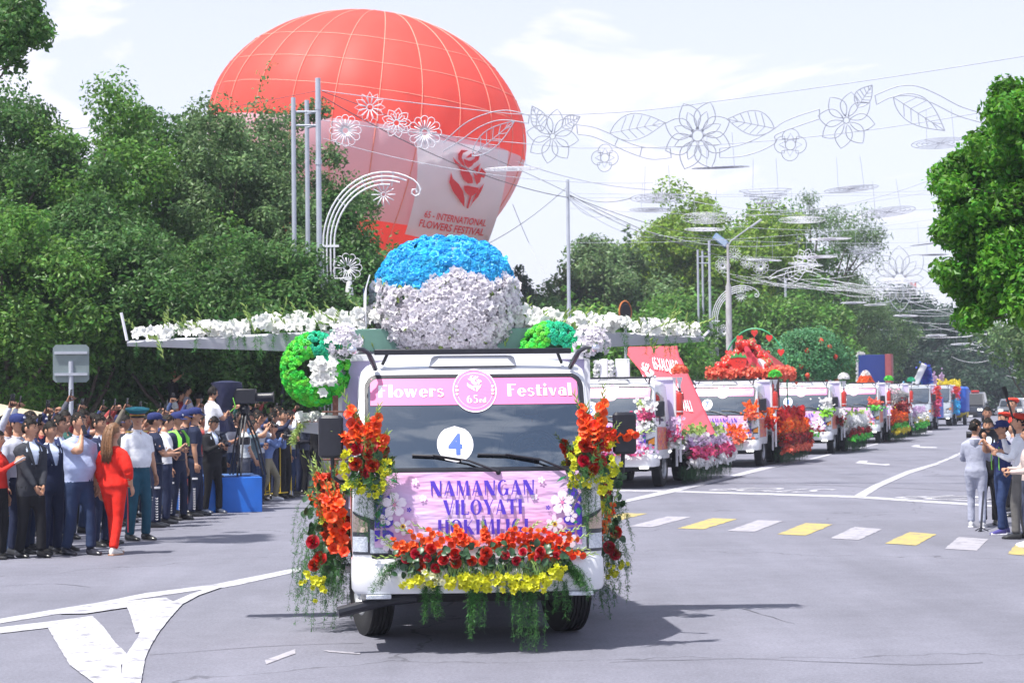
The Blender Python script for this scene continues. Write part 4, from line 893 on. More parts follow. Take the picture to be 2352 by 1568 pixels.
def ikat():
    m,N,L=_new('ikat_print'); o=N('ShaderNodeOutputMaterial'); b=N('ShaderNodeBsdfPrincipled'); b.inputs['Roughness'].default_value=.4; t=N('ShaderNodeTexCoord')
    mp=N('ShaderNodeMapping'); mp.inputs['Scale'].default_value=(5,5,1.6); L(t.outputs['Object'],mp.inputs['Vector']); n=N('ShaderNodeTexNoise'); n.inputs['Scale'].default_value=2.2; n.inputs['Detail'].default_value=1; n.inputs['Distortion'].default_value=1.2; L(mp.outputs[0],n.inputs['Vector'])
    r=N('ShaderNodeValToRGB'); r.color_ramp.interpolation='CONSTANT'; e=r.color_ramp.elements; e[0].position=0; e[0].color=(.55,.05,.10,1); e[1].position=.40; e[1].color=(.75,.35,.05,1)
    for p_,c_ in ((.47,(.35,.10,.30,1)),(.53,(.70,.10,.06,1)),(.6,(.70,.55,.12,1)),(.67,(.25,.06,.25,1))): q=e.new(p_); q.color=c_
    L(n.outputs['Fac'],r.inputs['Fac']); L(r.outputs[0],b.inputs['Base Color']); L(b.outputs[0],o.inputs[0]); return m
M_ikat=ikat()
M_lens=mat('headlight_lens',(.62,.66,.72),.10,.45,var=.25,vs=60,bump=.5,bs=120); M_amber=mat('amber_lens',(.85,.30,.02),.2,var=.1); M_housing=mat('headlight_housing',(.05,.055,.07),.25)
# cab surface
Zk=[.60,.75,1.10,1.42,2.18,2.235,2.29,2.32,2.335]; Yk=[.10,.07,.085,.135,.50,.56,.70,.95,1.10]; Wk=[.98,1.0,1.0,.995,.925,.91,.86,.74,.55]
def yfb(z): return float(np.interp(z,Zk,Yk))-(.024*math.sin(PI*(z-1.42)/.76) if 1.42<z<2.18 else 0)
def wz(z): return float(np.interp(z,Zk,Wk))
def yf(x,z): return yfb(z)+.075*x*x
def front(s,z,off=0):
    """cab skin: s = distance across from the middle, wraps round the corner post"""
    w=wz(z); sg=1 if s>=0 else -1; a=abs(s); xf=.87 if w>.90 else w*.94; rc=w-xf
    if a<=xf: p=Vector((a,yf(a,z),z)); n=Vector((.15*a,-1,.0))
    else:
        q=min((a-xf)/rc, PI/2+4); 
        if q<=PI/2: p=Vector((xf+rc*math.sin(q), yf(xf,z)+rc*(1-math.cos(q)),z)); n=Vector((math.sin(q),-math.cos(q),0))
        else: p=Vector((w,yf(xf,z)+rc+(q-PI/2)*rc,z)); n=Vector((1,0,0))
    if 1.42<z<2.2: n.z=.45*max(0,-n.y)
    n.normalize(); p=p+n*off; return Vector((p.x*sg,p.y,p.z))
def patch(m,s0,s1,z0,z1,off,ns=7,nz=5,mi=0,zf0=None,zf1=None):
    v=[]
    for j in range(nz):
        for i in range(ns):
            s=s0+(s1-s0)*i/(ns-1); a=zf0(s) if zf0 else z0; b=zf1(s) if zf1 else z1; v.append(tuple(front(s,a+(b-a)*j/(nz-1),off)))
    m.add(v,[(j*ns+i,j*ns+i+1,(j+1)*ns+i+1,(j+1)*ns+i) for j in range(nz-1) for i in range(ns-1)],mi); return m
def decal(polys,off,step=.0004):
    m=MB(); 
    for k,pl in enumerate(polys): m.poly([tuple(front(x,z,off+k*step)) for x,z in pl])
    return m
# fat-faced display letters made of thick and thin strokes (unit cap height)
def S(x0,y0,x1,y1,w0,w1=None):
    w1=w0 if w1 is None else w1; return [(x0-w0/2,y0),(x0+w0/2,y0),(x1+w1/2,y1),(x1-w1/2,y1)]
def RG(cx,cy,rx,ry,ts,tt,a0=0,a1=360,n=22):
    out=[]
    for i in range(n):
        q=[rad(a0+(a1-a0)*(i+k)/n) for k in (0,1)]
        out.append([(cx+rx*math.cos(q[0]),cy+ry*math.sin(q[0])),(cx+rx*math.cos(q[1]),cy+ry*math.sin(q[1])),(cx+(rx-ts)*math.cos(q[1]),cy+(ry-tt)*math.sin(q[1])),(cx+(rx-ts)*math.cos(q[0]),cy+(ry-tt)*math.sin(q[0]))])
    return out
def R_(x0,y0,x1,y1): return [(x0,y0),(x1,y0),(x1,y1),(x0,y1)]
GL={ # glyph: (advance, polygons)
'N':(.86,[S(.14,0,.10,1,.07,.11),S(.16,1,.68,0,.30,.30),S(.72,0,.76,1,.07,.12)]),
'A':(.82,[S(.10,0,.38,1,.07,.07),S(.66,0,.40,1,.30,.16),R_(.2,.24,.56,.31)]),
'M':(1.0,[S(.08,0,.14,1,.07,.07),S(.20,1,.48,0,.26,.10),S(.50,0,.74,1,.06,.06),S(.86,0,.80,1,.24,.16)]),
'G':(.86,RG(.44,.5,.40,.52,.22,.06,52,345)+[R_(.60,0.02,.80,.46),R_(.5,.40,.86,.46)]),
'V':(.78,[S(.14,1,.42,0,.28,.16),S(.46,0,.72,1,.06,.07)]),'I':(.34,[S(.17,0,.17,1,.22,.26)]),
'L':(.62,[S(.17,0,.17,1,.22,.24),R_(.17,0,.60,.07),S(.56,0,.58,.22,.06)]),'O':(.88,RG(.44,.5,.42,.52,.24,.06)),
'Y':(.80,[S(.16,1,.42,.42,.28,.22),S(.44,.42,.72,1,.06,.07),S(.42,0,.42,.45,.22)]),'T':(.70,[S(.35,0,.35,1,.22,.24),R_(.0,.93,.70,1.0),S(.03,.78,.02,.95,.05),S(.67,.78,.68,.95,.05)]),
'H':(.84,[S(.16,0,.16,1,.22,.24),S(.68,0,.68,1,.22,.24),R_(.16,.47,.68,.53)]),
'K':(.82,[S(.16,0,.16,1,.22,.24),S(.26,.48,.66,1,.06),S(.34,.56,.68,0,.22,.30)]),
'F':(.66,[S(.16,0,.16,1,.25),R_(.16,.93,.64,1.0),R_(.16,.53,.50,.59)]),
'l':(.32,[S(.16,0,.16,1.05,.25)]),'o':(.66,RG(.33,.33,.33,.35,.21,.05)),'w':(.98,[S(.12,.66,.28,0,.25,.14),S(.32,0,.44,.66,.05),S(.50,.66,.64,0,.25,.14),S(.68,0,.86,.66,.05,.09)]),
'e':(.62,RG(.32,.33,.31,.35,.21,.05,0,325)+[R_(.12,.30,.61,.35)]),'r':(.48,[S(.16,0,.16,.68,.25)]+RG(.36,.42,.16,.26,.10,.12,20,140,8)),
's':(.54,RG(.27,.50,.22,.18,.12,.07,25,255,12)+RG(.27,.18,.24,.20,.13,.07,-150,90,12)),'t':(.46,[S(.20,0.05,.20,.92,.23),R_(.02,.60,.44,.66),R_(.16,0,.44,.07)]),
'i':(.32,[S(.16,0,.16,.66,.25),[(.16,.76),(.29,.90),(.16,1.04),(.03,.90)]]),'v':(.62,[S(.14,.66,.32,0,.26,.14),S(.36,0,.54,.66,.05,.09)]),'a':(.62,RG(.26,.24,.24,.24,.16,.05)+[S(.47,0,.47,.52,.24)]+RG(.33,.48,.26,.20,.14,.06,20,160,8)),
'6':(.64,RG(.32,.30,.30,.32,.18,.05)+RG(.44,.42,.42,.56,.20,.05,105,185,8)),'5':(.62,RG(.29,.30,.30,.32,.18,.05,-140,120,14)+[R_(.14,.55,.21,1.0),R_(.14,.90,.54,1.0)]),'d':(.66,RG(.28,.33,.27,.35,.18,.05)+[S(.50,0,.50,1.0,.22)]),' ':(.3,[])}
def word(s,cx,z0,h,kx=1.0,gap=.06):
    tot=sum(GL[c][0]+gap for c in s)-gap; x=cx-tot*h*kx/2; out=[]
    for c in s:
        a,ps=GL[c]
        for p in ps: out.append([(x+px*h*kx,z0+py*h) for px,py in p])
        x+=(a+gap)*h*kx
    return out
def ringp(cx,cz,r0,r1,n=40): return [[(cx+r0*math.cos(a),cz+r0*math.sin(a)),(cx+r0*math.cos(b),cz+r0*math.sin(b)),(cx+r1*math.cos(b),cz+r1*math.sin(b)),(cx+r1*math.cos(a),cz+r1*math.sin(a))] for a,b in [(2*PI*i/n,2*PI*(i+1)/n) for i in range(n)]]
def discp(cx,cz,r,n=28): # as quads so that it follows the curved skin
    out=[]
    for i in range(12):
        y0=-r+2*r*i/12; y1=y0+r/6; w0=math.sqrt(max(0,r*r-y0*y0)); w1=math.sqrt(max(0,r*r-y1*y1)); out.append([(cx-w0,cz+y0),(cx-w0*.33,cz+y0),(cx+w0*.33,cz+y0),(cx+w0,cz+y0),(cx+w1,cz+y1),(cx+w1*.33,cz+y1),(cx-w1*.33,cz+y1),(cx-w1,cz+y1)])
    return out
def petalpts(cx,cz,r,n,w,rot=0,r0=.1):
    out=[]
    for k in range(n):
        a=2*PI*k/n+rot; d=(math.cos(a),math.sin(a)); t=(-d[1],d[0]); f=lambda q,s:(cx+d[0]*q*r+t[0]*s*r,cz+d[1]*q*r+t[1]*s*r)
        out.append([f(r0,0),f(.4,-w*.8),f(.75,-w),f(.98,-w*.45),f(.94,0),f(.98,w*.45),f(.75,w),f(.4,w*.8)])
    return out
M_pw=mat('print_white_pink',(.85,.74,.84),.45,var=.12,vs=14); M_ppink=mat('print_pink',(.80,.22,.45),.45,var=.1); M_pleaf=mat('print_leaf',(.03,.28,.12),.45,var=.2); M_pyel=mat('print_yellow',(.8,.5,.05),.5); M_pdark=mat('print_brown',(.18,.05,.02),.5)
WT={}
def wheel_parts(root,pos,steer,side,name='wheel'):
    """tyre as the part, rim and nuts as its pieces; axis along x"""
    if 'tyre' not in WT:
        pr=[(.225,-.10),(.30,-.108),(.365,-.105),(.392,-.092)]
        for k in range(6):
            y=-.082+.0328*k; pr+=[(.402,y-.012),(.402,y+.012),(.390,y+.0135),(.390,y+.019)] if k<5 else [(.402,y-.012),(.402,y+.008)]
        pr+=[(.392,.092),(.365,.105),(.30,.108),(.225,.10)]
        WT['tyre']=MB().lathe(pr,36,cap=False).xf(Matrix.Rotation(PI/2,4,'Y')).mesh('wheel',[M_rubber],True,30)
        rm_=MB().lathe([(.235,-.09),(.235,.10),(.222,.104),(.205,.085),(.19,.045),(.12,.03),(.105,.07),(.085,.085),(.04,.09),(.001,.09)],28,cap=False)
        for k in range(6):
            a=k*PI/3; rm_.lathe([(.034,.0425),(.001,.0426)],10,1,cap=False) if 0 else rm_.add([(.155*math.cos(a)+.03*math.cos(t),.155*math.sin(a)+.03*math.sin(t),.0445) for t in np.linspace(0,2*PI,11)[:-1]],[tuple(range(10))],1)
            a+=PI/6; rm_.tube([(.10*math.cos(a),.10*math.sin(a),.05),(.10*math.cos(a),.10*math.sin(a),.095)],.012,6)
        WT['rim']=rm_.xf(Matrix.Rotation(PI/2,4,'Y')).mesh('rim',[M_steel,M_dark],True,30)
    w=link(name,WT['tyre'],root,Matrix.Translation(pos)@Matrix.Rotation(steer+(PI if side<0 else 0),4,'Z')); link('rim',WT['rim'],w)
    return w
CABN=[-.87,-.65,-.43,-.215,0,.215,.43,.65,.87]
def cab_ring(z,yback,ins=0):
    w=wz(z); xf=.87 if w>.90 else w*.94; rc=w-xf; r=[]
    sx=[c*xf/.87 for c in CABN]
    r+=[(x,yf(x,z),z) for x in sx]
    for q in (22,45,68,90): r.append((xf+rc*math.sin(rad(q)),yf(xf,z)+rc*(1-math.cos(rad(q))),z))
    r+=[(w,(yf(xf,z)+rc+yback)/2,z),(w,yback-.04,z),(w-.04,yback,z),(0,yback,z),(-w+.04,yback,z),(-w,yback-.04,z),(-w,(yf(xf,z)+rc+yback)/2,z)]
    for q in (90,68,45,22): r.append((-xf-rc*math.sin(rad(q)),yf(xf,z)+rc*(1-math.cos(rad(q))),z))
    return r
def make_cab(root,paint,detail=True,visor=True,banner=True,number='4',bumper=None,lights_on=False):
    zs=[.62,.75,.95,1.10,1.25,1.445,1.7,1.95,2.175,2.235,2.275,2.30,2.32,2.333,2.338]; rings=[cab_ring(z,1.72 if z<2.2 else 1.72-.5*(z-2.2)*2) for z in zs]
    R=np.array(rings); k,n,_=R.shape; f=[]
    for i in range(k-1):
        for j in range(n):
            if j<8 and 1.44<zs[i]<2.17: continue       # windscreen opening
            f.append((i*n+j,i*n+(j+1)%n,(i+1)*n+(j+1)%n,(i+1)*n+j))
    f+=[tuple(range((k-1)*n,k*n)),tuple(range(n-1,-1,-1))]
    cab=MB().add(R.reshape(-1,3),f).build('cab',paint,root,auto=40)
    # roof pressing with a stepped middle
    MB().loft([[(x*s_,.62+y_*s_ + (1-s_)*.3,z) for x,y_ in ((-.34,.0),(-.28,-.04),(.28,-.04),(.34,.0),(.34,.8),(-.34,.8))] for s_,z in ((1.06,2.27),(1.0,2.338),(.93,2.355))]).build('roof_scoop',paint,root,auto=40)
    # dark lining and things inside
    li=MB(); rr=[cab_ring(z,1.66) for z in (1.30,1.42,1.8,2.17)]; q=np.array(rr); q[:,:,0]*=.975; q[:,:,1]=q[:,:,1]+.0; 
    keep=[j for j in range(9,24)]; ff=[(i*24+j,(i+1)*24+j,(i+1)*24+(j+1)%24,i*24+(j+1)%24) for i in range(3) for j in keep]
    li.add(q.reshape(-1,3),[(a,b,c,d) for a,b,c,d in ff]); li.add([(x*.97,y,2.171) for x,y,z in rings[8]],[tuple(range(n))]); li.add([(x*.97,y+.02,1.30) for x,y,z in rings[5]],[tuple(range(n))])
    li.build('cabin_lining',M_intr,root,smooth=False)
    ds=MB(); ds.rbox((0,.36,1.38),(1.62,.30,.16),.05).build('dashboard',M_intr2,root)
    for sx in (-.52,.0,.52): MB().rbox((sx,1.30,1.45),(.44,.16,.72),.06).rbox((sx,1.33,1.92),(.24,.10,.18),.04).build('seat',M_intr2,root)
    st=MB().tube([(.5+.19*math.cos(t),.55+.05*math.sin(t),1.56+.17*math.sin(t)) for t in np.linspace(0,2*PI,25)],.014,6,cap=False).tube([(.5,.55,1.56),(.5,.40,1.42)],.02,6); st.build('steering_wheel',M_black,root)
    # glass and rubber seal
    g=MB(); patch(g,-.867,.867,1.447,2.173,.004,15,9); g.build('windscreen',M_glass,root,auto=None)
    sl_=MB(); out=[];inn=[]
    def rr_(W,Z0,Z1,r,N_=7):
        o=[]
        for cx,cz,a0 in ((W-r,Z1-r,0),(-W+r,Z1-r,90),(-W+r,Z0+r,180),(W-r,Z0+r,270)):
            for a in np.linspace(0,90,N_): o.append((cx+r*math.cos(rad(a0+a)),cz+r*math.sin(rad(a0+a))))
        return o
    def loopband(m,o,i,off,mi=0,sub=8):
        def dens(l):
            res=[]
            for k_ in range(len(l)):
                a,b=l[k_],l[(k_+1)%len(l)]; nn=sub if math.dist(a,b)>.3 else 1
                res+=[(a[0]+(b[0]-a[0])*t/nn,a[1]+(b[1]-a[1])*t/nn) for t in range(nn)]
            return res
        O=dens(o); I=dens(i); n_=len(O); v=[tuple(front(x,z,off)) for x,z in O]+[tuple(front(x,z,off)) for x,z in I]
        m.add(v,[(j,(j+1)%n_,n_+(j+1)%n_,n_+j) for j in range(n_)],mi)
    loopband(sl_,rr_(.892,1.425,2.202,.11),rr_(.862,1.452,2.172,.10),.010); sl_.build('windscreen_seal',M_black,root,auto=None)
    # corner fill between square opening and rounded seal
    cf=MB(); loopband(cf,rr_(.900,1.42,2.212,.02),rr_(.885,1.43,2.195,.11),.007); cf.build('pillar_trim',paint,root,auto=None)
    if visor:
        vz=lambda s:2.00+ .0*s
        v_=MB(); patch(v_,-.845,.845,1.95,2.165,.009,19,5); v_.build('visor',M_pinkv,root,auto=None)
        decal(word('Flowers',-.515,2.015,.098,1.18),.0100,.00006).build('lettering',M_whitel,root,smooth=False); decal(word('Festival',.53,2.015,.098,1.19),.0100,.00006).build('lettering',M_whitel,root,smooth=False)
        em=decal(discp(.0,2.065,.178),.0112,0).build('round_emblem',M_pinkv,root,smooth=False)
        rp=[[( (x-56)/100*.125+.0, 2.185-y/160*.14 ) for x,y in pl] for pl in rose_polys()]
        decal(ringp(0,2.065,.171,.178)+ringp(0,2.065,.144,.1465,36)[2:16]+ringp(0,2.065,.144,.1465,36)[20:34]+rp+word('65',-.022,1.962,.062,1.15)+word('rd',.062,1.962,.042,1.1)+[p_ for s in(-1,1) for zz,q in((2.035,.010),(2.065,.013),(2.095,.010)) for p_ in discp(s*.145,zz,q)],.0118,.00003).build('emblem_print',M_whitel,em,smooth=False)
    if number:
        nd=decal(discp(-.175 if number=='4' else -.42,1.635 if number=='4' else 1.72,.145 if number=='4' else .15),.0085,0).build('number_disc',M_whitel,root,smooth=False)
        cx,cz=(-.175,1.635) if number=='4' else (-.42,1.72)
        v,f_=text_geo(number,.155,.035,.95); MB().add([tuple(front(cx+x,cz+y,.0115)) for x,y in v],f_).build('number',M_numblue,nd,smooth=False)
    # wipers
    for x0,x1,xa in ((-.52,-.13,.06),(-.0,.50,.62)):
        w_=MB(); zb=1.50; w_.tube([front(x0,1.545,.03),front((x0+x1)/2,1.535,.03),front(x1,1.50,.03)],.010,5); w_.tube([front((x0+x1)/2-.03,1.54,.045),front((x0+x1)/2+.25,1.49,.05),front(xa+.1,1.42,.05)],[.006,.008,.012],5); w_.ell(front(xa+.1,1.415,.03),(.022,.022,.022),0,8,5); w_.build('wiper',M_black,root)
    cw_=MB(); patch(cw_,-.87,.87,1.405,1.432,.012,13,2); cw_.build('cowl_strip',M_black,root,auto=None)
    # lamps
    for s in (-1,1):
        h=MB(); patch(h,s*.69,s*1.03,0,0,.006,9,4,0,lambda x:.775,lambda x:1.0+.12*(abs(x)-.69)/.34); hl=h.build('headlight',M_housing,root,auto=None)
        h=MB(); patch(h,s*.72,s*.86,0,0,.012,6,4,0,lambda x:.79,lambda x:.93+.05*(abs(x)-.72)/.14); h.build('headlight_lens',M_lens,hl,auto=None)
        h=MB(); patch(h,s*.88,s*1.015,0,0,.012,5,3,0,lambda x:.80,lambda x:.92); h.build('side_lens',M_lens,hl,auto=None)
        h=MB(); patch(h,s*.88,s*1.015,0,0,.012,5,3,0,lambda x:.955,lambda x:1.03+.07*(abs(x)-.88)/.13); h.build('turn_signal',M_amber if not detail else M_lensa,hl,auto=None)
    # bumper
    b=MB(); path=[]; xs=[(-1.01,.62),(-1.01,.30),(-1.0,.16),(-.96,.075),(-.88,.03)]+[(x,-.03+.07*x*x) for x in np.linspace(-.75,.75,11)]+[(.88,.03),(.96,.075),(1.0,.16),(1.01,.30),(1.01,.62)]
    rg_=[]
    for i,(x,y) in enumerate(xs):
        a=xs[max(0,i-1)]; c=xs[min(len(xs)-1,i+1)]; t=Vector((c[0]-a[0],c[1]-a[1],0)).normalized(); nn=Vector((t.y,-t.x,0))
        rg_.append([tuple(Vector((x,y,0))-nn*dx+Vector((0,0,z))) for dx,z in ((.015,.475),(.0,.50),(-.004+.0,.60),(.0,.715),(.02,.745),(.10,.75),(.12,.72),(.12,.475))])
    b.loft(rg_); b.build('bumper',bumper or paint,root,auto=50)
    gr=MB().rbox((0,.14,.765),(1.7,.10,.03),.01); gr.build('grille_gap',M_dark,root)
    for s in (-1,1):
        MB().rbox((s*.80,.02,.455),(.20,.06,.035),.01).build('fog_light',M_fog if lights_on else M_lens,root)
    MB().tube([(-1.12,.10,.33),(-.75,.16,.41),(-.5,.18,.43)],.045,10).build('tow_bar',M_black,root) if detail else None
    # doors, windows
    for s in (-1,1):
        d_=MB(); w0=1.003; d_.add([(s*w0,.42,.80),(s*w0,1.50,.80),(s*w0,1.50,1.40),(s*w0,.42,1.40)],[(0,1,2,3)]); dr=d_.build('door',paint,root,smooth=False)
        MB().add([(s*(w0+.004),.44,.82),(s*(w0+.004),1.46,.82),(s*(w0+.004),1.46,1.30),(s*(w0+.004),.44,1.32)],[(0,1,2,3)]).build('door_print',M_ikat,dr,smooth=False)
        MB().rbox((s*1.02,1.36,1.34),(.03,.14,.03),.01).build('handle',M_black,dr)
        g=MB(); pts=[(.38,1.45),(1.30,1.43),(1.32,1.95),(.72,2.08),(.60,2.05)]; g.poly([(s*(wz(z)+.006),y,z) for y,z in pts]); g.build('side_window',M_sideglass,root,smooth=False)
        a=MB(); 
        a.tube([(s*.93,.18,1.40),(s*1.03,.10,1.36),(s*1.10,.06,1.36),(s*1.15,.05,1.40),(s*1.155,.05,1.56)],.017,8)
        mr=a.build('mirror_arm',M_black,root); MB().rbox((0,0,0),(.20,.075,.335),.045).xf(T(s*1.165,.03,1.715,rz=s*.22)).build('mirror',M_black,mr)
        # round kerb mirror on a gooseneck over the roof
        a=MB(); a.tube([(s*.80,.58,2.25),(s*.83,.50,2.32),(s*.86,.44,2.38),(s*.91,.40,2.41),(s*.96,.38,2.41)],[.022,.022,.02,.018,.016],8); km=a.build('mirror_bracket',M_housing,root); MB().ell((s*.985,.36,2.40),(.036,.03,.036),0,12,8).build('convex_mirror',M_chrome,km)
        wheel_parts(root,(s*.83,1.38,.402),rad(14) if detail else 0,s)
    rb=MB().rbox((0,.60,2.388),(1.62,.07,.045),.01).build('roof_bar',M_black,root)
    for s in (-1,1): MB().tube([(s*.70,.62,2.375),(s*.74,.68,2.29)],.014,6).build('bar_strut',M_black,rb)
    MB().box((0,1.1,.42),(1.5,1.3,.12)).build('underbody',M_dark,root)
    for s in (-1,1): MB().loft([[(s*x,1.38+.47*math.cos(a),.40+.47*math.sin(a)) for a in np.linspace(0,PI,9)] for x in (.62,.995)],cap=False,closed=False).build('wheel_arch',M_dark,root)
M_intr=mat('cabin_lining',(.055,.06,.07),.8); M_intr2=mat('dash_dark',(.03,.032,.038),.6); M_numblue=mat('number_blue',(.07,.14,.62),.5,var=0)
M_lensa=mat('signal_lens_clear',(.55,.42,.34),.1,.2,var=.2,vs=50,bump=.4,bs=120); M_fog=mat('fog_lamp_lit',(.9,.9,.85),.2,emis=((1,1,.95),1.6))
def add_banner(root,detail=True):
    b=MB(); ns,nz=33,9
    v=[]
    for j in range(nz):
        for i in range(ns):
            s=-.825+1.65*i/(ns-1); z=.835+.585*j/(nz-1); wv=.010*math.sin(9*s+4*z)+.007*math.sin(23*s-8*z)+.012*max(0,math.sin(5*s+1))*(1-abs(z-1.1))
            v.append(tuple(front(s,z,.022+wv*.35)))
    b.add(v,[(j*ns+i,j*ns+i+1,(j+1)*ns+i+1,(j+1)*ns+i) for j in range(nz-1) for i in range(ns-1)]); bn=b.build('front_banner',M_banner,root,auto=None)
    for txt,z,k in (('NAMANGAN',1.235,.95),('VILOYATI',1.085,.92),('HOKIMLIGI',.93,.92)): decal(word(txt,.03,z,.118,k,.07),.0335).build('banner_lettering',M_purple,bn,smooth=False)
    for s in (-1,1):
        pp=petalpts(s*.775,1.18,.12,4,.36,.3)+petalpts(s*.77,.98,.12,4,.36,.8)+petalpts(s*.55,1.13,.02,5,.3)
        pp=[[(max(-.822,min(.822,x)),z) for x,z in p] for p in pp]; decal(pp,.0335,.00008).build('printed_violets',M_purple,bn,smooth=False,kind='stuff')
        decal(petalpts(s*.665,1.17,.10,5,.38,.3)+petalpts(s*.60,1.00,.075,6,.26,.6)+petalpts(s*.73,1.06,.055,5,.34,.1)+petalpts(s*.50,1.35,.03,5,.34)+petalpts(s*.44,1.22,.03,5,.34,.4)+petalpts(s*.71,.87,.07,5,.38,.4),.0355,.00008).build('printed_blossoms',M_pw,bn,smooth=False)
        decal([[(s*.665+.004*math.cos(a+1.57)+r0*math.cos(a),1.17+.004*math.sin(a+1.57)+r0*math.sin(a)) for r0 in (.0,)]+[(s*.665+.045*math.cos(a)+.003*math.sin(a),1.17+.045*math.sin(a)),(s*.665+.045*math.cos(a)-.003*math.sin(a),1.17+.046*math.sin(a))] for a in np.linspace(0,5.6,9)]+discp(s*.665,1.17,.014),.0375,.00005).build('printed_stamens',M_ppink,bn,smooth=False)
        decal(discp(s*.60,1.00,.02),.0375,0).build('printed_centre',M_pyel,bn,smooth=False); decal(discp(s*.60,1.00,.011),.0385,0).build('printed_centre',M_pdark,bn,smooth=False)
        decal([[(s*.80,1.06),(s*.77,1.10),(s*.79,1.13),(s*.82,1.10)],[(s*.62,1.33),(s*.66,1.345),(s*.71,1.375),(s*.66,1.37)],[(s*.73,1.02),(s*.76,1.0),(s*.79,1.01),(s*.76,1.03)]],.0345,.0001).build('printed_leaves',M_pleaf,bn,smooth=False)
    return bn
def make_bed(root,L_=4.6,panels=True):
    y0=1.80; zt=2.40
    hb=MB().box((0,y0+.02,zt-.03),(2.24,.05,.06)).box((0,y0+.02,1.02),(2.24,.05,.06)); 
    for x in (-1.095,-.57,0,.57,1.095): hb.box((x,y0+.021,1.7),(.05 if abs(x)>1 else .035,.046,1.33))
    hf=hb.build('headboard_frame',M_framew,root,smooth=False)
    for x in (-.83,-.285,.285,.83): MB().box((x,y0+.035,1.70),(.50 if abs(x)<.5 else .48,.012,1.30)).build('headboard_panel',M_lilacp,hf,smooth=False)
    MB().box((0,y0+L_/2+.1,1.0),(2.2,L_,.10)).build('bed_floor',M_framew,root,smooth=False)
    for s in (-1,1):
        sb=MB().box((s*1.105,y0+L_/2+.1,.86),(.03,L_,.42)); sb.build('side_board',M_framew,root,smooth=False)
        MB().rbox((s*1.11,y0+.08,.82),(.05,.05,.80),.01).build('corner_post',M_framew,root)
    MB().box((0,y0+L_+.12,.9),(2.2,.04,.34)).build('tail_board',M_framew,root,smooth=False)
    for s in (-.4,.4): MB().box((s,3.3,.62),(.09,6.0,.2)).build('chassis_rail',M_dark,root,smooth=False)
    MB().box((-.75,2.6,.58),(.5,.9,.35)).build('fuel_tank',M_dark,root); MB().rbox((-1.02,1.95,.52),(.22,.30,.06),.02).build('step',M_framew,root)
    for s in (-1,1): 
        for dx in (0,-.24): wheel_parts(root,(s*(.86+dx),y0+L_*.55,.402),0,s)
    return y0
# the float in front
TRUCK4=T(-.27,15.75,0,rz=rad(5.0))
t4=thing('flower_truck','white truck number 4 leading the parade with the flower covered plane on its bed','truck',TRUCK4,'trucks of the flower parade')
make_cab(t4,M_white,True); add_banner(t4); make_bed(t4,4.4)
# other floats: same truck, one after another in the lane
def truck_at(x,y,rz,lb,number,paint=M_white,**kw):
    r_=thing('flower_truck',lb,'truck',T(x,y,0,rz=rz),'trucks of the flower parade'); make_cab(r_,paint,False,number=number,lights_on=True,**kw); return r_
LANE=[(2.02,42.8,'6','white parade truck with pink and lilac flower skirt right behind truck number 4'),(5.68,54.5,'7','white parade truck number 7 below the strawberry roof'),(9.40,65.3,'8','white parade truck number 8 in front of the pomegranate tree'),(13.4,78.5,'9','white parade truck number 9 in front of the orange flower mountain'),(16.3,88.5,'10','white parade truck half hidden beyond truck number 9, before the navy panel')]
PR=None; LT_={}
for i,(x,y,nb,lb) in enumerate(LANE):
    if PR is None:
        r_=truck_at(x,y,SANG,lb,''); add_banner(r_,False); make_bed(r_,4.6); PR=r_
    else: r_=copy_tree(PR); r_.matrix_world=T(x,y,0,rz=SANG); r_['label']=lb
    LT_[nb]=r_
for nb,r_ in LT_.items():
    nd=decal(discp(-.42,1.72,.15),.0085,0).build('number_disc',M_whitel,r_,smooth=False); v,f_=text_geo(nb,.17,.03,.95); MB().add([tuple(front(-.42+x,1.72+y,.0115)) for x,y in v],f_).build('number',M_numblue,nd,smooth=False)
# ------------------------------------------------------------------ flowers on the front truck
rgd=random.Random(21)
def on4(x,y,z): return TRUCK4@Vector((x,y,z))
def arr(lb,x,y,z,tm=TRUCK4,cat='flower arrangement',grp='flower arrangements on the parade trucks'):
    return thing('flower_arrangement',lb,cat,tm@Matrix.Translation((x,y,z)),grp)
# garland over banner and bumper: gladioli, roses, yellow alstroemeria, hanging fern
g=arr('garland of gladioli, roses and yellow lilies across the bumper of truck number 4',0,-.08,.80)
Z0=.80
def fp(s,z,off): p=front(s,z-.098,off); return Vector((p.x,p.y+.08,p.z-Z0))
SP=[(-.30,.93,-.66,1.10,.042),(-.42,.90,-.80,1.02,.044),(-.25,.86,-.82,.86,.046),(-.15,.93,-.52,1.12,.042),(-.08,.96,-.24,1.14,.040),(-.02,.93,-.30,1.05,.042),(.05,.95,.02,1.13,.040),(.10,.93,.24,1.06,.042),(.18,.92,.30,1.14,.040),(.22,.93,.46,1.12,.043),(.30,.92,.58,1.12,.043),(.36,.92,.68,1.06,.045),(.44,.90,.80,1.08,.044),(.48,.88,.88,1.02,.042),(.38,.86,.84,.90,.046),(.55,.84,.90,.86,.044),(-.50,.86,-.72,.96,.044),(-.36,.90,-.60,.97,.044)]
for x0,z0,x1,z1,r in SP: glad_spike(g,fp(x0,z0,.09),fp(x1,z1,.10),r*1.22,'orange',F_orange,7,rg=rgd)
RS=[(-.57,.868,.036),(-.49,.905,.044),(-.41,.87,.032),(-.29,.86,.043),(-.20,.905,.048),(-.19,.83,.042),(-.07,.845,.038),(.02,.845,.037),(.04,.905,.046),(.185,.885,.034),(.32,.91,.033),(.275,.835,.036),(.455,.905,.040),(.44,.855,.032),(-.46,.80,.037),(-.34,.795,.041),(-.38,.945,.042),(.58,.875,.026)]
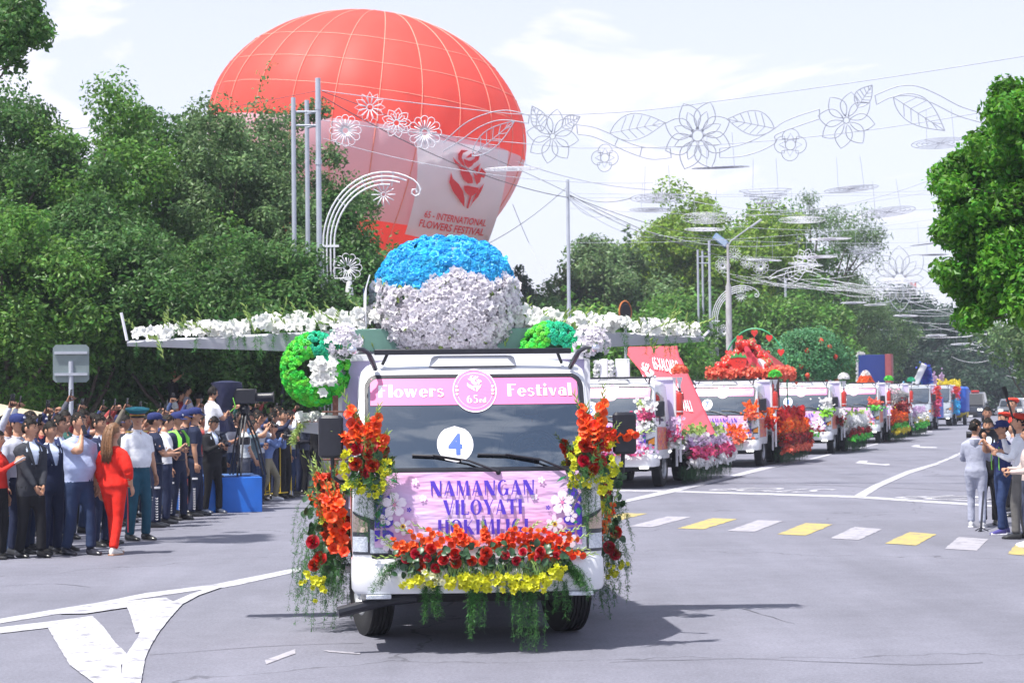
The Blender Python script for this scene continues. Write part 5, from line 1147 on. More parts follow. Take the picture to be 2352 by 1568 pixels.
for k,(x,z,r) in enumerate(RS):
    nn=Vector((rgd.uniform(-.3,.3),-1,rgd.uniform(.15,.6))); link('rose',tmesh('rose',T_rose,[F_red,F_leaf]),g,facing(fp(x,z-.01,.18)-nn.normalized()*r*.5,nn,r*1.05,(rgd.uniform(-1,1),0,1)))
for k in range(210):
    x=rgd.uniform(-.64,.68); z=rgd.uniform(.72,.95); nn=Vector((rgd.uniform(-.7,.7),-1,rgd.uniform(-.2,.9))); link('rose_leaf',tmesh('rose_leaf',T_leaf,[F_leaf]),g,facing(fp(x,z,rgd.uniform(.10,.175)),nn,rgd.uniform(.045,.075),(rgd.uniform(-1,1),0,rgd.uniform(-1,.6))))
for k in range(230):
    cl=rgd.choice([-.52,-.44,-.36,-.22,-.12,-.05,.04,.16,.26,.34,.40,.48,.58]); white=cl in(-.36,-.44) and rgd.random()<.6
    x=cl+rgd.gauss(0,.035); z=.675+rgd.gauss(0,.032)-(.03 if .25<cl<.45 else 0)+(.045 if cl>.5 else 0); nn=Vector((rgd.uniform(-.8,.8),-1,rgd.uniform(-.8,.7)))
    link('yellow_lily' if not white else 'cream_lily',tmesh('alst_c' if white else 'alst_y',T_alst,[F_cream if white else F_yellow]),g,facing(fp(x,max(.60,z),rgd.uniform(.13,.21)),nn,rgd.uniform(.034,.048),(rgd.uniform(-1,1),0,1)))
m=MB()
for k in range(130):
    x=rgd.uniform(-.55,.62); m.tube([fp(x+rgd.uniform(-.04,.04),.84,.12),fp(x,.78,.17),fp(x+rgd.uniform(-.03,.03),.71,.18)],.0036,4)
m.build('lily_stems',F_stem,g,kind='stuff')
m=MB()
for cx,n,Ln in ((-.42,7,.34),(-.28,5,.30),(-.08,9,.46),(.02,5,.42),(.30,7,.52),(.40,12,.60),(.66,5,.32),(.12,2,.25)):
    for k in range(n): fern(m,fp(cx+rgd.gauss(0,.05),.69,.12),Ln*rgd.uniform(.6,1.05),rgd,1.5,(rgd.uniform(-.5,.5),-.5,-.3),55,.03)
for s,n in ((-1,5),(1,13)):
    for k in range(n): fern(m,fp(s*.60,.80+rgd.uniform(-.04,.04),.10),rgd.uniform(.25,.42),rgd,.75,(s*1.4,-.3,.35),60,.035)
m.build('hanging_fern',F_fern,g,kind='stuff')
# corner bouquets beside the windscreen
def bouquet(lb,x,y,z,sgn,tip):
    b=arr(lb,x,y,z)
    for dx,dy,dz,ex,ez,r in tip: glad_spike(b,(dx,dy,dz),(ex,dy-.04,ez),r*1.45,'orange',F_orange,9,rg=rgd)
    for dx,dz,r in ((-.06,.02,.045),(.05,.03,.044),(-.07,-.10,.043),(.055,-.11,.045),(.0,-.17,.036),(.02,-.03,.035)): 
        nn=Vector((rgd.uniform(-.4,.4)+sgn*.2,-1,rgd.uniform(0,.6))); link('rose',tmesh('rose',T_rose,[F_red,F_leaf]),b,facing((dx,-.13,dz),nn,r*1.25,(rgd.uniform(-1,1),0,1)))
    for k in range(80):
        cx,cz=rgd.choice([(-.13,-.02),(-.14,-.14),(-.12,-.24),(.13,.02),(.14,-.14),(.12,-.24),(.0,-.27),(-.05,-.30),(.08,-.31)]); nn=Vector((rgd.uniform(-.7,.7)+cx*3,-1,rgd.uniform(-.8,.7)))
        link('yellow_lily',tmesh('alst_y',T_alst,[F_yellow]),b,facing((cx+rgd.gauss(0,.028),-.10+rgd.gauss(0,.02),cz+rgd.gauss(0,.03)),nn,rgd.uniform(.034,.047),(rgd.uniform(-1,1),0,1)))
    for k in range(34):
        nn=Vector((rgd.uniform(-1,1),-1,rgd.uniform(-.6,.9))); link('leaf',tmesh('rose_leaf',T_leaf,[F_leaf]),b,facing((rgd.uniform(-.1,.1),-.11,rgd.uniform(-.22,.06)),nn,rgd.uniform(.06,.095),(rgd.uniform(-1,1),0,rgd.uniform(-1,1))))
    m=MB(); m.lathe([(.03,-.34),(.09,-.32),(.11,-.22),(.11,-.2)],14); m.build('vase',M_white,b)
    m=MB()
    for k in range(26): fern(m,(rgd.uniform(-.1,.1),-.03,rgd.uniform(-.2,.1)),rgd.uniform(.2,.45),rgd,.8,(rgd.uniform(-1.3,1.3)-sgn*.3,-.4,rgd.uniform(-.2,.8)),55,.035)
    for k in range(10): fern(m,(rgd.uniform(-.1,.1),-.06,-.25),rgd.uniform(.3,.5),rgd,1.6,(rgd.uniform(-.6,.6),-.3,-.4),50,.03)
    m.build('fern',F_fern,b,kind='stuff'); return b
bouquet('orange, red and yellow bouquet at the left windscreen corner of truck number 4',-.90,.10,1.60,-1,[(-.02,-.06,.02,-.16,.46,.055),(.04,-.07,.04,.12,.36,.050),(-.07,-.06,.0,-.06,.30,.055),(.02,-.08,.0,.02,.26,.055),(-.05,-.05,.02,-.24,.16,.045),(.08,-.06,0,.18,.14,.05)])
bouquet('orange, red and yellow bouquet at the right windscreen corner, one spike crossing the mirror',.90,.10,1.60,1,[(.0,-.06,.02,-.14,.44,.05),(.05,-.07,.04,.10,.50,.050),(-.04,-.06,.0,-.04,.34,.055),(.04,-.08,.0,.04,.30,.055),(.06,-.05,.05,.48,.13,.042),(.08,-.06,0,.20,.18,.05)])
# side arrangement on the left (image left) flank of the bed and the one peeking out on the right
def flank(lb,x,s,sc=1.0,y=2.0,ns=12):
    b=arr(lb,x,y,1.1)
    for k in range(ns):
        glad_spike(b,(s*rgd.uniform(-.08,.14),rgd.uniform(-.4,.4)-.2,rgd.uniform(-.45,.1)),(s*rgd.uniform(-.05,.34),-.2+rgd.uniform(-.4,.3),rgd.uniform(.0,.50)),.066,'orange',F_orange,8,(s*.5,-1,.2),rg=rgd)
    for dx,dz,r in ((.10,.12,.06),(.17,.06,.05),(.06,-.02,.055),(.26,-.32,.05),(.25,-.52,.045),(.2,-.46,.05),(.12,.22,.045)):
        link('rose',tmesh('rose',T_rose,[F_red,F_leaf]),b,facing((s*dx,-.42,dz),(s*.3,-1,.3),r*1.2*sc))
    for k in range(60):
        cx,cz=rgd.choice([(.02,-.08),(.1,-.09),(.16,-.1),(.3,-.62),(.24,-.66),(.2,-.7)]); link('yellow_lily',tmesh('alst_y',T_alst,[F_yellow]),b,facing((s*cx+rgd.gauss(0,.03),-.45+rgd.gauss(0,.03),cz+rgd.gauss(0,.03)),(rgd.uniform(-.7,.7),-1,rgd.uniform(-.6,.6)),.036))
    for k in range(40): link('leaf',tmesh('rose_leaf',T_leaf,[F_leaf]),b,facing((s*rgd.uniform(.0,.34),-.38+rgd.uniform(-.05,.1),rgd.uniform(-.68,.2)),(rgd.uniform(-1,1),-1,.3),rgd.uniform(.06,.09),(rgd.uniform(-1,1),0,rgd.uniform(-1,1))))
    m=MB()
    for k in range(95): fern(m,(s*rgd.uniform(-.10,.28),rgd.uniform(-.4,.3),rgd.uniform(-.7,.3)),rgd.uniform(.3,.6),rgd,1.4,(s*rgd.uniform(-.4,1.2),-.3,rgd.uniform(-.3,.6)),55,.035)
    m.build('fern',F_fern,b,kind='stuff'); return b
flank('tall side arrangement of orange gladioli and fern on the left flank of truck number 4',-1.07,-1,ns=44)
flank('roses and yellow lilies just showing on the right flank of truck number 4',1.12,1,y=2.6)
m=MB(); b=arr('curtain of dark asparagus fern along the left side of the bed of truck number 4',-1.15,3.2,1.0,cat='fern curtain')
for k in range(150): fern(m,(rgd.uniform(-.06,.04),rgd.uniform(-1.3,1.6),rgd.uniform(-.3,.0)),rgd.uniform(.35,.62),rgd,1.7,(rgd.uniform(-.4,.2),rgd.uniform(-.4,.4),-.3),40,.035)
m.build('fern',F_fernd,b,kind='stuff')
b=arr('curtain of dark asparagus fern along the right side of the bed of truck number 4',1.15,3.2,1.0,cat='fern curtain'); m=MB()
for k in range(110): fern(m,(rgd.uniform(0,.1),rgd.uniform(-1.3,1.6),rgd.uniform(-.4,.0)),rgd.uniform(.35,.62),rgd,1.7,(rgd.uniform(-.2,.4),rgd.uniform(-.4,.4),-.3),40,.035)
m.build('fern',F_fernd,b,kind='stuff')

# ------------------------------------------------------------------ the floral plane
pl=thing('floral_plane','plane built of flowers, blue top and white belly, standing on the truck bed','flower plane',TRUCK4@Matrix.Translation((-.12,2.35,2.40)),None)
# body: barrel with a domed nose, seen end-on
BW,BH=.60,.54; bc=Vector((0,.0,.49))
def body_pt(th,ph):  # th around, ph from nose (0) to rim (1) and back along the body (2)
    if ph<=1: k=math.sin(ph*PI/2)**.7; y=-.45*(math.cos(ph*PI/2)); 
    else: k=1; y=(ph-1)*2.2
    x=BW*k*math.copysign(abs(math.cos(th))**.82,math.cos(th)); z=BH*k*math.copysign(abs(math.sin(th))**.82,math.sin(th)); return Vector((x,y,z))+bc
m=MB(); m.loft([[tuple(body_pt(2*PI*j/32,ph)*1.0) for j in range(32)] for ph in (.05,.2,.4,.6,.8,1,1.4,2.0,2.3)]); m.build('fuselage',mat('fuselage_green',(.05,.22,.14),.7),pl)
rb=[];rw=[]
for k in range(2500):
    th=rgd.uniform(0,2*PI); uu=rgd.random()*1.35; ph=(math.asin(min(1,math.sqrt(uu)**(1/.7)))*2/PI if uu<1 else 1+(uu-1)*.9); p=body_pt(th,ph)
    if p.y>.55: continue
    e=.01; n=(body_pt(th+e,ph)-p).cross(body_pt(th,ph+e)-p); n.normalize(); 
    if n.dot(p-bc-Vector((0,.3,0)))<0: n=-n
    edge=.16+.05*math.sin(p.x*9+1)+.10*p.x+.03*math.sin(p.x*31); zc=p.z-bc.z
    if zc>edge: rb.append((p+n*rgd.uniform(-.01,.03),n))
    elif zc>-BH*.93: rw.append((p+n*rgd.uniform(-.005,.05),n))
def fillflowers(lst,root,name,tk,mb,mt,mass,size,lim=290,jit=.5):
    lst=sorted(lst,key=lambda q:q[0].y)
    a,c=lst[:lim],lst[lim:]
    scat(root,name,tk,mb,mt,a,rgd,size,jit)
    if c: m=MB(); m.inst(mb,frames([tuple(p) for p,n in c],[tuple(n) for p,n in c],[size*rgd.uniform(.85,1.15) for _ in c],jit=jit)); m.build(name+'_mass',mass,root,kind='stuff')
T_blue=MB(); 
for ang in range(6):
    a=ang*1.05; T_blue.inst(simple(.62,4,ang),[np.array(Matrix.Translation((.42*math.cos(a),.42*math.sin(a),.15))@Matrix.Rotation(a,4,'Z')@Matrix.Rotation(.8,4,'Y'))])
T_blue.inst(simple(.7,5),[np.array(Matrix.Translation((0,0,.3)))])
fillflowers(rb,pl,'blue_carnation','bluec',T_blue,F_blue,G_blue,.055)
fillflowers(rw,pl,'white_alstroemeria','alst_w',T_alst,F_lilacw,G_lilacw,.064)
m=MB(); lf=[rgd.choice(rw) for _ in range(500)]; m.inst(T_leaf,frames([tuple(p-n*.005) for p,n in lf],[tuple(n) for p,n in lf],.055,jit=.9)); m.build('leaves',F_bud,pl,kind='stuff')
# pale plate showing between the blue flowers on the nose top; white shaped side panel with letters
m=MB(); m.loft([[(.06+.20*math.cos(t)*k,-.36+y*2,bc.z+.33+.13*math.sin(t)*k) for t in np.linspace(0.1,PI-.1,14)] for k,y in ((1.0,0),(1.0,.03))]); m.build('cockpit_glass',mat('cockpit_plate',(.40,.60,.78),.2,var=.05),pl)
sp=MB(); prof=[(-.70,.62),(-.735,.50),(-.74,.30),(-.735,.10),(-.70,-.0),(-.60,-.06)]
sp.loft([[(x,y,z+.1) for x,z in prof]+[(x+.012,y,z+.1) for x,z in prof[::-1]] for y in (-.18,.3,.9)]); sp.build('side_panel',M_framew,pl)
v,f_=text_geo('TAN',1,.02); MB().add([(-.748,-.05-x*.10+.04,.36+y*.10) for x,y in v],f_).build('panel_lettering',M_purple,pl,smooth=False)
v,f_=text_geo('BEK',1,.02); MB().add([(-.748,-.05-x*.10+.06,.56+y*.10) for x,y in v],f_).build('panel_lettering',mat('print_blue',(.10,.2,.6),.5),pl,smooth=False)
# wings: tapered boxes
M_wing=mat('wing_grey',(.40,.41,.45),.55,var=.06,vs=2,bump=.06,bs=6); M_wingreflect=mat('wing_reflection_green',(.13,.26,.21),.4,.2,var=.1)
for s,Ls,lb in ((-1,2.86,'left'),(1,2.36,'right')):
    W=MB(); rings=[]
    for t in (0,.25,.5,.75,1):
        x=s*(.35+(Ls-.35)*t); hh=.11*(1-t)+.022*t; zc=.27-.005*t*0+(.125-.125*0)*0; top=.25-.10*t; dep=.62*(1-t)+.30*t
        rings.append([(x,-dep/2+.1,top-2*hh*1.15),(x,-dep/2+.08,top-.02),(x,-dep/2+.12,top),(x,dep/2,top),(x,dep/2,top-2*hh)])
    W.loft(rings); wg=W.build('wing',M_wing,pl,smooth=False)
    MB().rbox((s*.75,-.245,.13),(.62,.02,.20),.01).build('wing_root_reflection',M_wingreflect,wg)  # thin plate whose grey-green colour paints in a reflection near the wing root
    MB().tube([(s*Ls,-.05,.15),(s*(Ls+.05),-.05,.40 if s<0 else .2)],.014,6).build('wing_tip_rod',M_framew,wg)
    n=150
    for k in range(n):
        t=rgd.random(); x=s*(.45+(Ls-.5)*t); top=.265-.10*t; h=(.20-.10*t)*rgd.random(); 
        nn=Vector((rgd.uniform(-.9,.9),-1,rgd.uniform(-.1,1.0))); link('white_lily',tmesh('lily_w',T_lily,[F_white]),wg,facing((x,-.18*(1-t*.5)+rgd.uniform(-.06,.2),top+h*.8),nn,rgd.uniform(.060,.088)*(1-.25*t),(rgd.uniform(-1,1),0,1)))
    m=MB(); mb_=MB()
    for k in range(46):
        t=rgd.random(); x=s*(.4+(Ls-.45)*t); top=.265-.10*t; a=Vector((x,-.12+rgd.uniform(-.05,.2),top+.02)); e=a+Vector((s*rgd.uniform(-.1,.3),rgd.uniform(-.12,.05),rgd.uniform(-.05,.26)))
        if k%6==0: e=a+Vector((rgd.uniform(-.1,.1),-.15,-.22))
        m.tube([a,a.lerp(e,.5)+Vector((0,0,.02)),e],[.004,.0035,.002],4)
        for q in range(5): c=a.lerp(e,.35+.15*q); d=Vector((rgd.uniform(-.5,.5)+s*.4,-.4,.6)).normalized(); m.tube([c,c+d*.028,c+d*.055],[.003,.009,.002],4,1)
    m.build('lily_buds',[F_stem,F_bud],wg,kind='stuff')
    m=MB()
    for k in range(15):
        t=rgd.random()**.8; x=s*(.7+(Ls-.7)*t); top=.255-.10*t; fern(m,(x,-.22+.1*t,top-.02),rgd.uniform(.10,.30),rgd,1.5,(rgd.uniform(-.4,.4),-.6,.1),34,.025)
    for k in range(14):
        t=rgd.random(); fern(m,(s*(.6+(Ls-.7)*t),0,.265-.10*t),rgd.uniform(.15,.3),rgd,.3,(rgd.uniform(-.6,.6),-.3,1),50,.03)
    m.build('wing_fern',F_fern,wg,kind='stuff')
# engine rings of green carnations under the wings, with white bunches
def engine(lb,x,z,y,white=True):
    b=thing('flower_wreath',lb,'flower wreath',TRUCK4@Matrix.Translation((x,y,z)),'green flower engines under the wings')
    m=MB(); m.loft([[(.07*math.cos(t),yy,.07*math.sin(t)) for t in np.linspace(0,2*PI,17)[:-1]] for yy in (-.1,.5)],cap=False); m.build('engine_tube',M_rust,b)
    l1=[];l2=[]
    for k in range(820):
        t=rgd.uniform(0,2*PI); q=rgd.uniform(-PI*.62,PI*.5); rr=.165+.125*math.cos(q); p=Vector((rr*math.cos(t),-.02+.13*math.sin(q)+(.0),rr*math.sin(t)*1.08)); n=Vector((math.cos(q)*math.cos(t),math.sin(q),math.cos(q)*math.sin(t)))
        if k%4==0: p=Vector((.275*math.cos(t),rgd.uniform(0,.4),.29*math.sin(t))); n=Vector((math.cos(t),0,math.sin(t)))
        (l2 if (math.sin(t)>.45 and -.2<math.cos(t)<.9) else l1).append((p,n))
    fillflowers(l1,b,'green_carnation','carn_g',T_blue,F_green,G_green,.030,260); fillflowers(l2,b,'teal_carnation','carn_t',T_blue,F_teal,G_teal,.030,120)
    if white:
        for k in range(26): link('white_lily',tmesh('lily_w',T_lily,[F_white]),b,facing((.05+rgd.gauss(0,.05)+(k%3)*.03,-.17-rgd.random()*.05,-.03+rgd.gauss(0,.06)),(rgd.uniform(-.8,.8),-1,rgd.uniform(-.3,.8)),.062))
    return b
engine('green carnation wreath with a white lily bunch hanging at the left box corner',-1.30,2.27,1.75)
engine('green carnation engine half hidden behind the cab roof on the right',.80,2.36,2.0,False)
def whitebunch(lb,x,y,z,r=.14):
    b=thing('flower_bunch',lb,'flower bunch',TRUCK4@Matrix.Translation((x,y,z)),'white flower bunches beside the engines'); m=MB()
    for k in range(95):
        d=Vector((rgd.gauss(0,1),rgd.gauss(0,1)-.6,rgd.gauss(0,1)+.5)).normalized(); link('white_alstroemeria',tmesh('alst_w',T_alst,[F_lilacw]),b,facing(d*r*rgd.uniform(.7,1.05),d,.046))
        if k<30: m.tube([(0,0,-r),d*r*.8],.0025,3)
    m.build('stems',F_stem,b,kind='stuff')
    for k in range(14): link('leaf',tmesh('rose_leaf',T_leaf,[F_leaf]),b,facing((rgd.uniform(-.05,.05),-.08,-r*.6),(rgd.uniform(-1,1),-1,-.6),.07,(rgd.uniform(-1,1),0,-1)))
whitebunch('white lilac tinted bunch right above the green wreath at the left box corner',-1.06,1.62,2.50); whitebunch('white bunch at the right box corner under the wing',1.12,1.70,2.48)
# small tailplane that shows below the wreath, rusty bracket with rings, lost hose
b=thing('floral_tailplane','small white flower topped board below the green wreath','flower board',TRUCK4@Matrix.Translation((-1.28,2.2,1.80)))
MB().loft([[(-.16,-.1,-.0),(-.16,.3,0),(-.16,.3,-.08),(-.16,-.1,-.08)],[(.2,-.1,.0),(.2,.3,0),(.2,.3,-.13),(.2,-.1,-.13)]]).build('board',M_wing,b,smooth=False)
for k in range(34): link('white_lily',tmesh('lily_w',T_lily,[F_white]),b,facing((rgd.uniform(-.18,.2),rgd.uniform(-.12,.1),.02+rgd.random()*.05),(rgd.uniform(-.8,.8),-1,1),.05))
m=MB()
for k in range(10): fern(m,(-.1,-.08,.0),.25,rgd,.8,(-1,-.3,.1),40,.03)
m.build('fern',F_bud,b,kind='stuff')
b=thing('extinguisher_bracket','rusty upright bracket with two rings on the left front corner of the truck box','bracket',TRUCK4@Matrix.Translation((-1.13,1.58,1.62)))
MB().rbox((0,0,.12),(.05,.03,.60),.006).build('bar',M_rust,b)
for z in (.28,-.13): MB().tube([(.10*math.cos(t),-.05+.09*math.sin(t),z) for t in np.linspace(0,2*PI,21)],.008,6,cap=False).tube([(-.115,-.05,z),(.115,-.05,z)],.007,5).build('ring',M_rust,b)

# ------------------------------------------------------------------ flowers and toppers of the other floats
def on(tr,x,y,z): return tr.matrix_world@Vector((x,y,z))
def band(m,n,x0,y0,y1,z0,z1,bul,size,tr_=T_simple,side=1,mi=0):
    p=[];nn=[]
    for k in range(n):
        y=rgd.uniform(y0,y1); t=rgd.random(); z=z0+(z1-z0)*t; z+=rgd.gauss(0,.035)+.05*math.sin(y*5+z0*9); x=x0+bul*math.sin(PI*(.25+.6*(1-t)))+rgd.gauss(0,.05); p.append((side*x,y,z)); nn.append((side*1,-.45+rgd.gauss(0,.5),.35+rgd.gauss(0,.5)))
    m.inst(tr_,frames(p,nn,[size*rgd.uniform(.8,1.2) for _ in p],jit=.3)); return m
def skirt(tr,nb,bands,lb,spikes=None,L_=4.5,fernc=F_fernd):
    r_=thing('flower_skirt',lb,'flower skirt',tr.matrix_world@Matrix.Translation((1.12,1.95,.5)),'flower skirts along the truck beds')
    for name,mt,z0,z1,bul,n,size in bands: m=MB(); band(m,int(n*1.15),0,0,L_,z0-.80,z1-.80,bul,size); m.build(name,mt,r_,kind='stuff')
    m=MB()
    for k in range(260): fern(m,(rgd.uniform(0,.35),rgd.uniform(0,L_),-.12+rgd.uniform(-.06,.06)),rgd.uniform(.2,.34),rgd,2.2,(rgd.uniform(0,.4),rgd.uniform(-.4,.2),-.3),14,.06,wire=.004)
    for k in range(120): 
        q=Vector((rgd.uniform(0,.3),rgd.uniform(0,L_),rgd.uniform(-.1,.45))); e=q+Vector((.2+rgd.random()*.1,rgd.uniform(-.15,.1),rgd.uniform(-.05,.22))); m.tube([q,e],[.012,.003],3)
    m.build('fern_fringe',fernc,r_,kind='stuff'); return r_
def upper(tr,lb,x,y,z,cols,sp=None,n=60,R=.2,h=.4,grp='flower arrangements on the parade trucks'):
    """loose arrangement at cab corner or bumper of a further truck"""
    r_=thing('flower_arrangement',lb,'flower arrangement',tr.matrix_world@Matrix.Translation((x,y,z)),grp); 
    for name,mt,z0,z1,w in cols:
        m=MB(); p=[(rgd.gauss(0,w),-.05+rgd.gauss(0,.05),rgd.uniform(z0,z1)) for _ in range(n)]; m.inst(T_simple,frames(p,[(rgd.uniform(-.5,.7),-1,.3) for _ in p],[rgd.uniform(.03,.05) for _ in p],jit=.3)); m.build(name,mt,r_,kind='stuff')
    if sp:
        m=MB()
        for k in range(sp[1]):
            e=Vector((rgd.uniform(-R,R)*1.5,-.05,h*rgd.uniform(.6,1))); 
            for q in range(9): c=e*(.2+.8*q/9); m.inst(T_simple,frames([tuple(c)],[(rgd.uniform(-.7,.7),-1,.3)],.045*(1.2-.06*q),jit=.3))
        m.build('gladioli',sp[0],r_,kind='stuff')
    m=MB()
    for k in range(16): fern(m,(rgd.uniform(-.1,.1),0,-.05),rgd.uniform(.2,.4),rgd,1.4,(rgd.uniform(-1,1),-.4,.2),22,.05,wire=.003)
    m.build('fern',F_fern,r_,kind='stuff'); return r_
def extinguisher(tr,lb,col,flo,nm):
    b=thing('fire_extinguisher',lb,'fire extinguisher',tr.matrix_world@Matrix.Translation((1.22,1.75,1.55)),'fire extinguishers on the box posts')
    MB().lathe([(.01,0),(.075,.01),(.08,.04),(.08,.42),(.07,.48),(.03,.52),(.025,.56)],16).build('cylinder',mat('extinguisher_red',(.50,.03,.02),.3,var=.1,coat=.4),b); MB().lathe([(.0815,.08),(.0815,.10)],16).build('stripe',M_framew,b); MB().rbox((0,0,.58),(.05,.12,.05),.01).tube([(0,.02,.56),(.08,0,.5),(.09,0,.35)],.01,5).build('valve',M_black,b)
    b2=thing('flower_bunch',nm,'flower bunch',tr.matrix_world@Matrix.Translation((1.22,1.75,2.42)),'round bunches on the box posts')
    MB().tube([(0,0,-1.9),(0,0,-.15)],.03,6).lathe([(.02,-.22),(.07,-.05),(.08,-.02)],12).build('holder',M_framew,b2); m=MB()
    p=[];n=[]
    for k in range(150): d=Vector((rgd.gauss(0,1),rgd.gauss(0,1),abs(rgd.gauss(0,1))*.8+.1)).normalized(); p.append(tuple(d*.17+Vector((0,0,.07)))); n.append(tuple(d))
    m.inst(T_simple,frames(p,n,.045,jit=.4)); m.build('blooms',flo,b2,kind='stuff')
t6,t7,t8,t9,t10=[LT_[k] for k in ('6','7','8','9','10')]
skirt(t6,'6',[('white_band',G_white,.72,.86,.40,420,.05),('pink_band',G_pink,.86,1.08,.38,560,.05),('magenta_band',G_dred,.86,1.0,.36,90,.05),('lilac_band',G_lilac,1.04,1.30,.28,520,.05),('pale_band',G_white,1.15,1.38,.2,240,.045),('bud_band',F_bud,1.25,1.55,.15,260,.05)],'pink, lilac and white flower skirt under the slanted pink board')
skirt(t7,'7',[('salmon_band',G_salmon,.68,.80,.40,420,.05),('dark_red_band',G_dred,.80,1.12,.36,620,.055),('red_band',G_red,.85,1.15,.36,260,.055),('orange_band',G_orange,1.10,1.55,.28,520,.06),('red_top_band',G_red,1.35,1.85,.16,560,.06)],'tall red and orange flower skirt of the strawberry truck')
skirt(t8,'8',[('green_band',G_green,.70,.86,.38,420,.05),('dark_red_band',G_dred,.84,1.04,.36,420,.055),('white_band',G_white,1.02,1.50,.28,900,.055),('bud_band',F_bud,1.4,1.65,.15,160,.05)],'white, dark red and green flower skirt of truck number 8')
skirt(t9,'9',[('yellow_band',G_yellow,.68,.84,.38,360,.055),('green_band',G_green,.82,1.0,.36,300,.055),('orange_band',G_orange,1.0,1.55,.28,800,.06)],'orange and yellow flower skirt of truck number 9')
skirt(t10,'10',[('green_band',G_green,.70,.90,.38,420,.06),('cream_band',G_yellow,.90,1.15,.36,160,.05),('white_band',G_white,.90,1.3,.36,480,.055),('lilac_band',G_lilac,1.2,1.6,.2,300,.055)],'lilac, cream and green flower skirt before the grey blue truck')
extinguisher(t6,'red fire extinguisher in front of the slanted pink board',0,G_salmon,'round salmon bunch in front of the slanted pink board'); extinguisher(t7,'red fire extinguisher under the right end of the strawberry roof',0,G_green,'round lime green bunch right below the strawberry roof'); extinguisher(t8,'red fire extinguisher between trucks number 8 and 9',0,G_white,'round white bunch left of the orange mountain'); extinguisher(t9,'red fire extinguisher just left of the silver flower cone',0,G_green,'round dark green bunch right of the orange mountain'); extinguisher(t10,'farthest red fire extinguisher, left of the grey blue truck',0,G_teal,'small teal bunch beside the white crane arm')
upper(t6,'white and pink bouquet at the windscreen corner of the truck behind the right mirror',.88,.05,1.55,[('white',G_white,.1,.38,.12),('pink',G_pink,-.1,.16,.10),('white_low',G_white,-.28,-.1,.10)],(F_bud,4))
upper(t6,'row of pink and white blooms on the bumper behind the right mirror',.0,-.08,.80,[('pink',G_pink,-.08,.12,.45),('white',G_white,-.14,.02,.5),('lilac',G_lilac,-.02,.16,.45)],None,160)
upper(t6,'hanging lilac and pink bouquet behind the cab door of the truck with the pink board',1.15,1.4,1.2,[('lilac',G_lilac,-.1,.3,.09),('pink',G_pink,-.2,.05,.09),('white',G_white,-.35,-.1,.1)])
upper(t7,'orange gladiolus bouquet at the windscreen corner of truck number 7',.88,.05,1.50,[('orange',G_orange,-.15,.2,.12),('salmon',G_salmon,-.2,.1,.10)],(G_orange,8))
upper(t7,'spray of orange flowers on the bumper of truck number 7',.45,-.12,.86,[('orange',G_orange,-.15,.2,.16),('salmon',G_salmon,-.2,.1,.16)],(G_orange,10))
upper(t7,'orange and dark red bouquet behind the door of truck number 7',1.15,1.3,1.3,[('orange',G_orange,-.0,.3,.09),('red',G_red,-.3,.05,.09)])
upper(t8,'white and lime bouquet at the windscreen corner of truck number 8',.88,.05,1.50,[('white',G_white,.0,.35,.14),('lime',F_lime,-.25,.02,.12)],(G_white,4))
upper(t8,'white, red and green blooms on the bumper of truck number 8',.2,-.12,.86,[('white',G_white,-.0,.25,.28),('red',G_dred,-.1,.06,.2),('lime',G_green,-.25,-.05,.22)],(G_white,5))
upper(t8,'dark red and white bouquet behind the door of truck number 8',1.15,1.3,1.2,[('white',G_white,-.0,.3,.09),('red',G_dred,-.3,.05,.09)])
upper(t9,'orange spiked bouquet at the windscreen corner of truck number 9',.88,.05,1.50,[('orange',G_salmon,-.0,.2,.14),('lime',G_green,-.2,.02,.14)],(G_salmon,7))
upper(t9,'orange and green spray on the bumper of truck number 9',.3,-.12,.86,[('orange',G_orange,-.0,.25,.18),('lime',G_green,-.25,-.02,.2),('salmon',G_salmon,-.1,.05,.3)],(G_orange,5))
upper(t10,'yellow and white bouquet at the corner of the last pink fronted truck',.88,.05,1.50,[('white',G_white,-.0,.3,.12),('yellow',G_yellow,-.2,.12,.12)])
# slanted pink board and flowered arch on the first following truck
bd=thing('festival_board','big slanted pink board with a white tulip emblem and festival lettering','board',t6.matrix_world@Matrix.Translation((.9,3.6,.9)))
iv=bd.matrix_world.inverted()
def bp_(u,v): 
    t=(v-803)/(1010-803); return iv@P(u,v,48.2-1.9*t)
m_board=mat('board_pink',(.66,.055,.085),.5,var=.04,vs=2); m=MB(); pts=[bp_(u,v) for u,v in [(1443,798),(1553,796),(1559,822),(1563,826),(1640,995),(1545,1022),(1500,918),(1470,850),(1441,815)]]
m.prism(pts[::-1],(.0,.12,.02)); m.build('board',m_board,bd,smooth=False)
dv=iv.to_3x3()@Vector((-.1,-1,0)); dv.normalize()
def btxt(s,u0,v0,u1,v1,h,lean):
    v,f_=text_geo(s,1,.008); w_=v[:,0].max()-v[:,0].min(); a=bp_(u0,v0); e=bp_(u1,v1); ax=e-a; up=bp_((u0+u1)/2-lean*h,(v0+v1)/2-h)-bp_((u0+u1)/2,(v0+v1)/2); c=(a+e)/2
    MB().add([tuple(c+ax*(x/w_)+up*y+dv*.06) for x,y in v],f_).build('board_lettering',M_whitel,bd,smooth=False)
btxt('65-XALQARO',1500,836,1560,845,28,.25); btxt('GULLAR',1519,887,1565,892,22,.3); btxt('FESTIVALI',1541,928,1588,932,26,.3)
k0=[]
m=MB()
for k,pl_ in enumerate(rose_polys()):
    m.poly([tuple(bp_(1464+x*.30+y*.13,832+y*.42)+dv*(.06+.001*k)) for x,y in pl_])
m.build('tulip_emblem',M_whitel,bd,smooth=False)
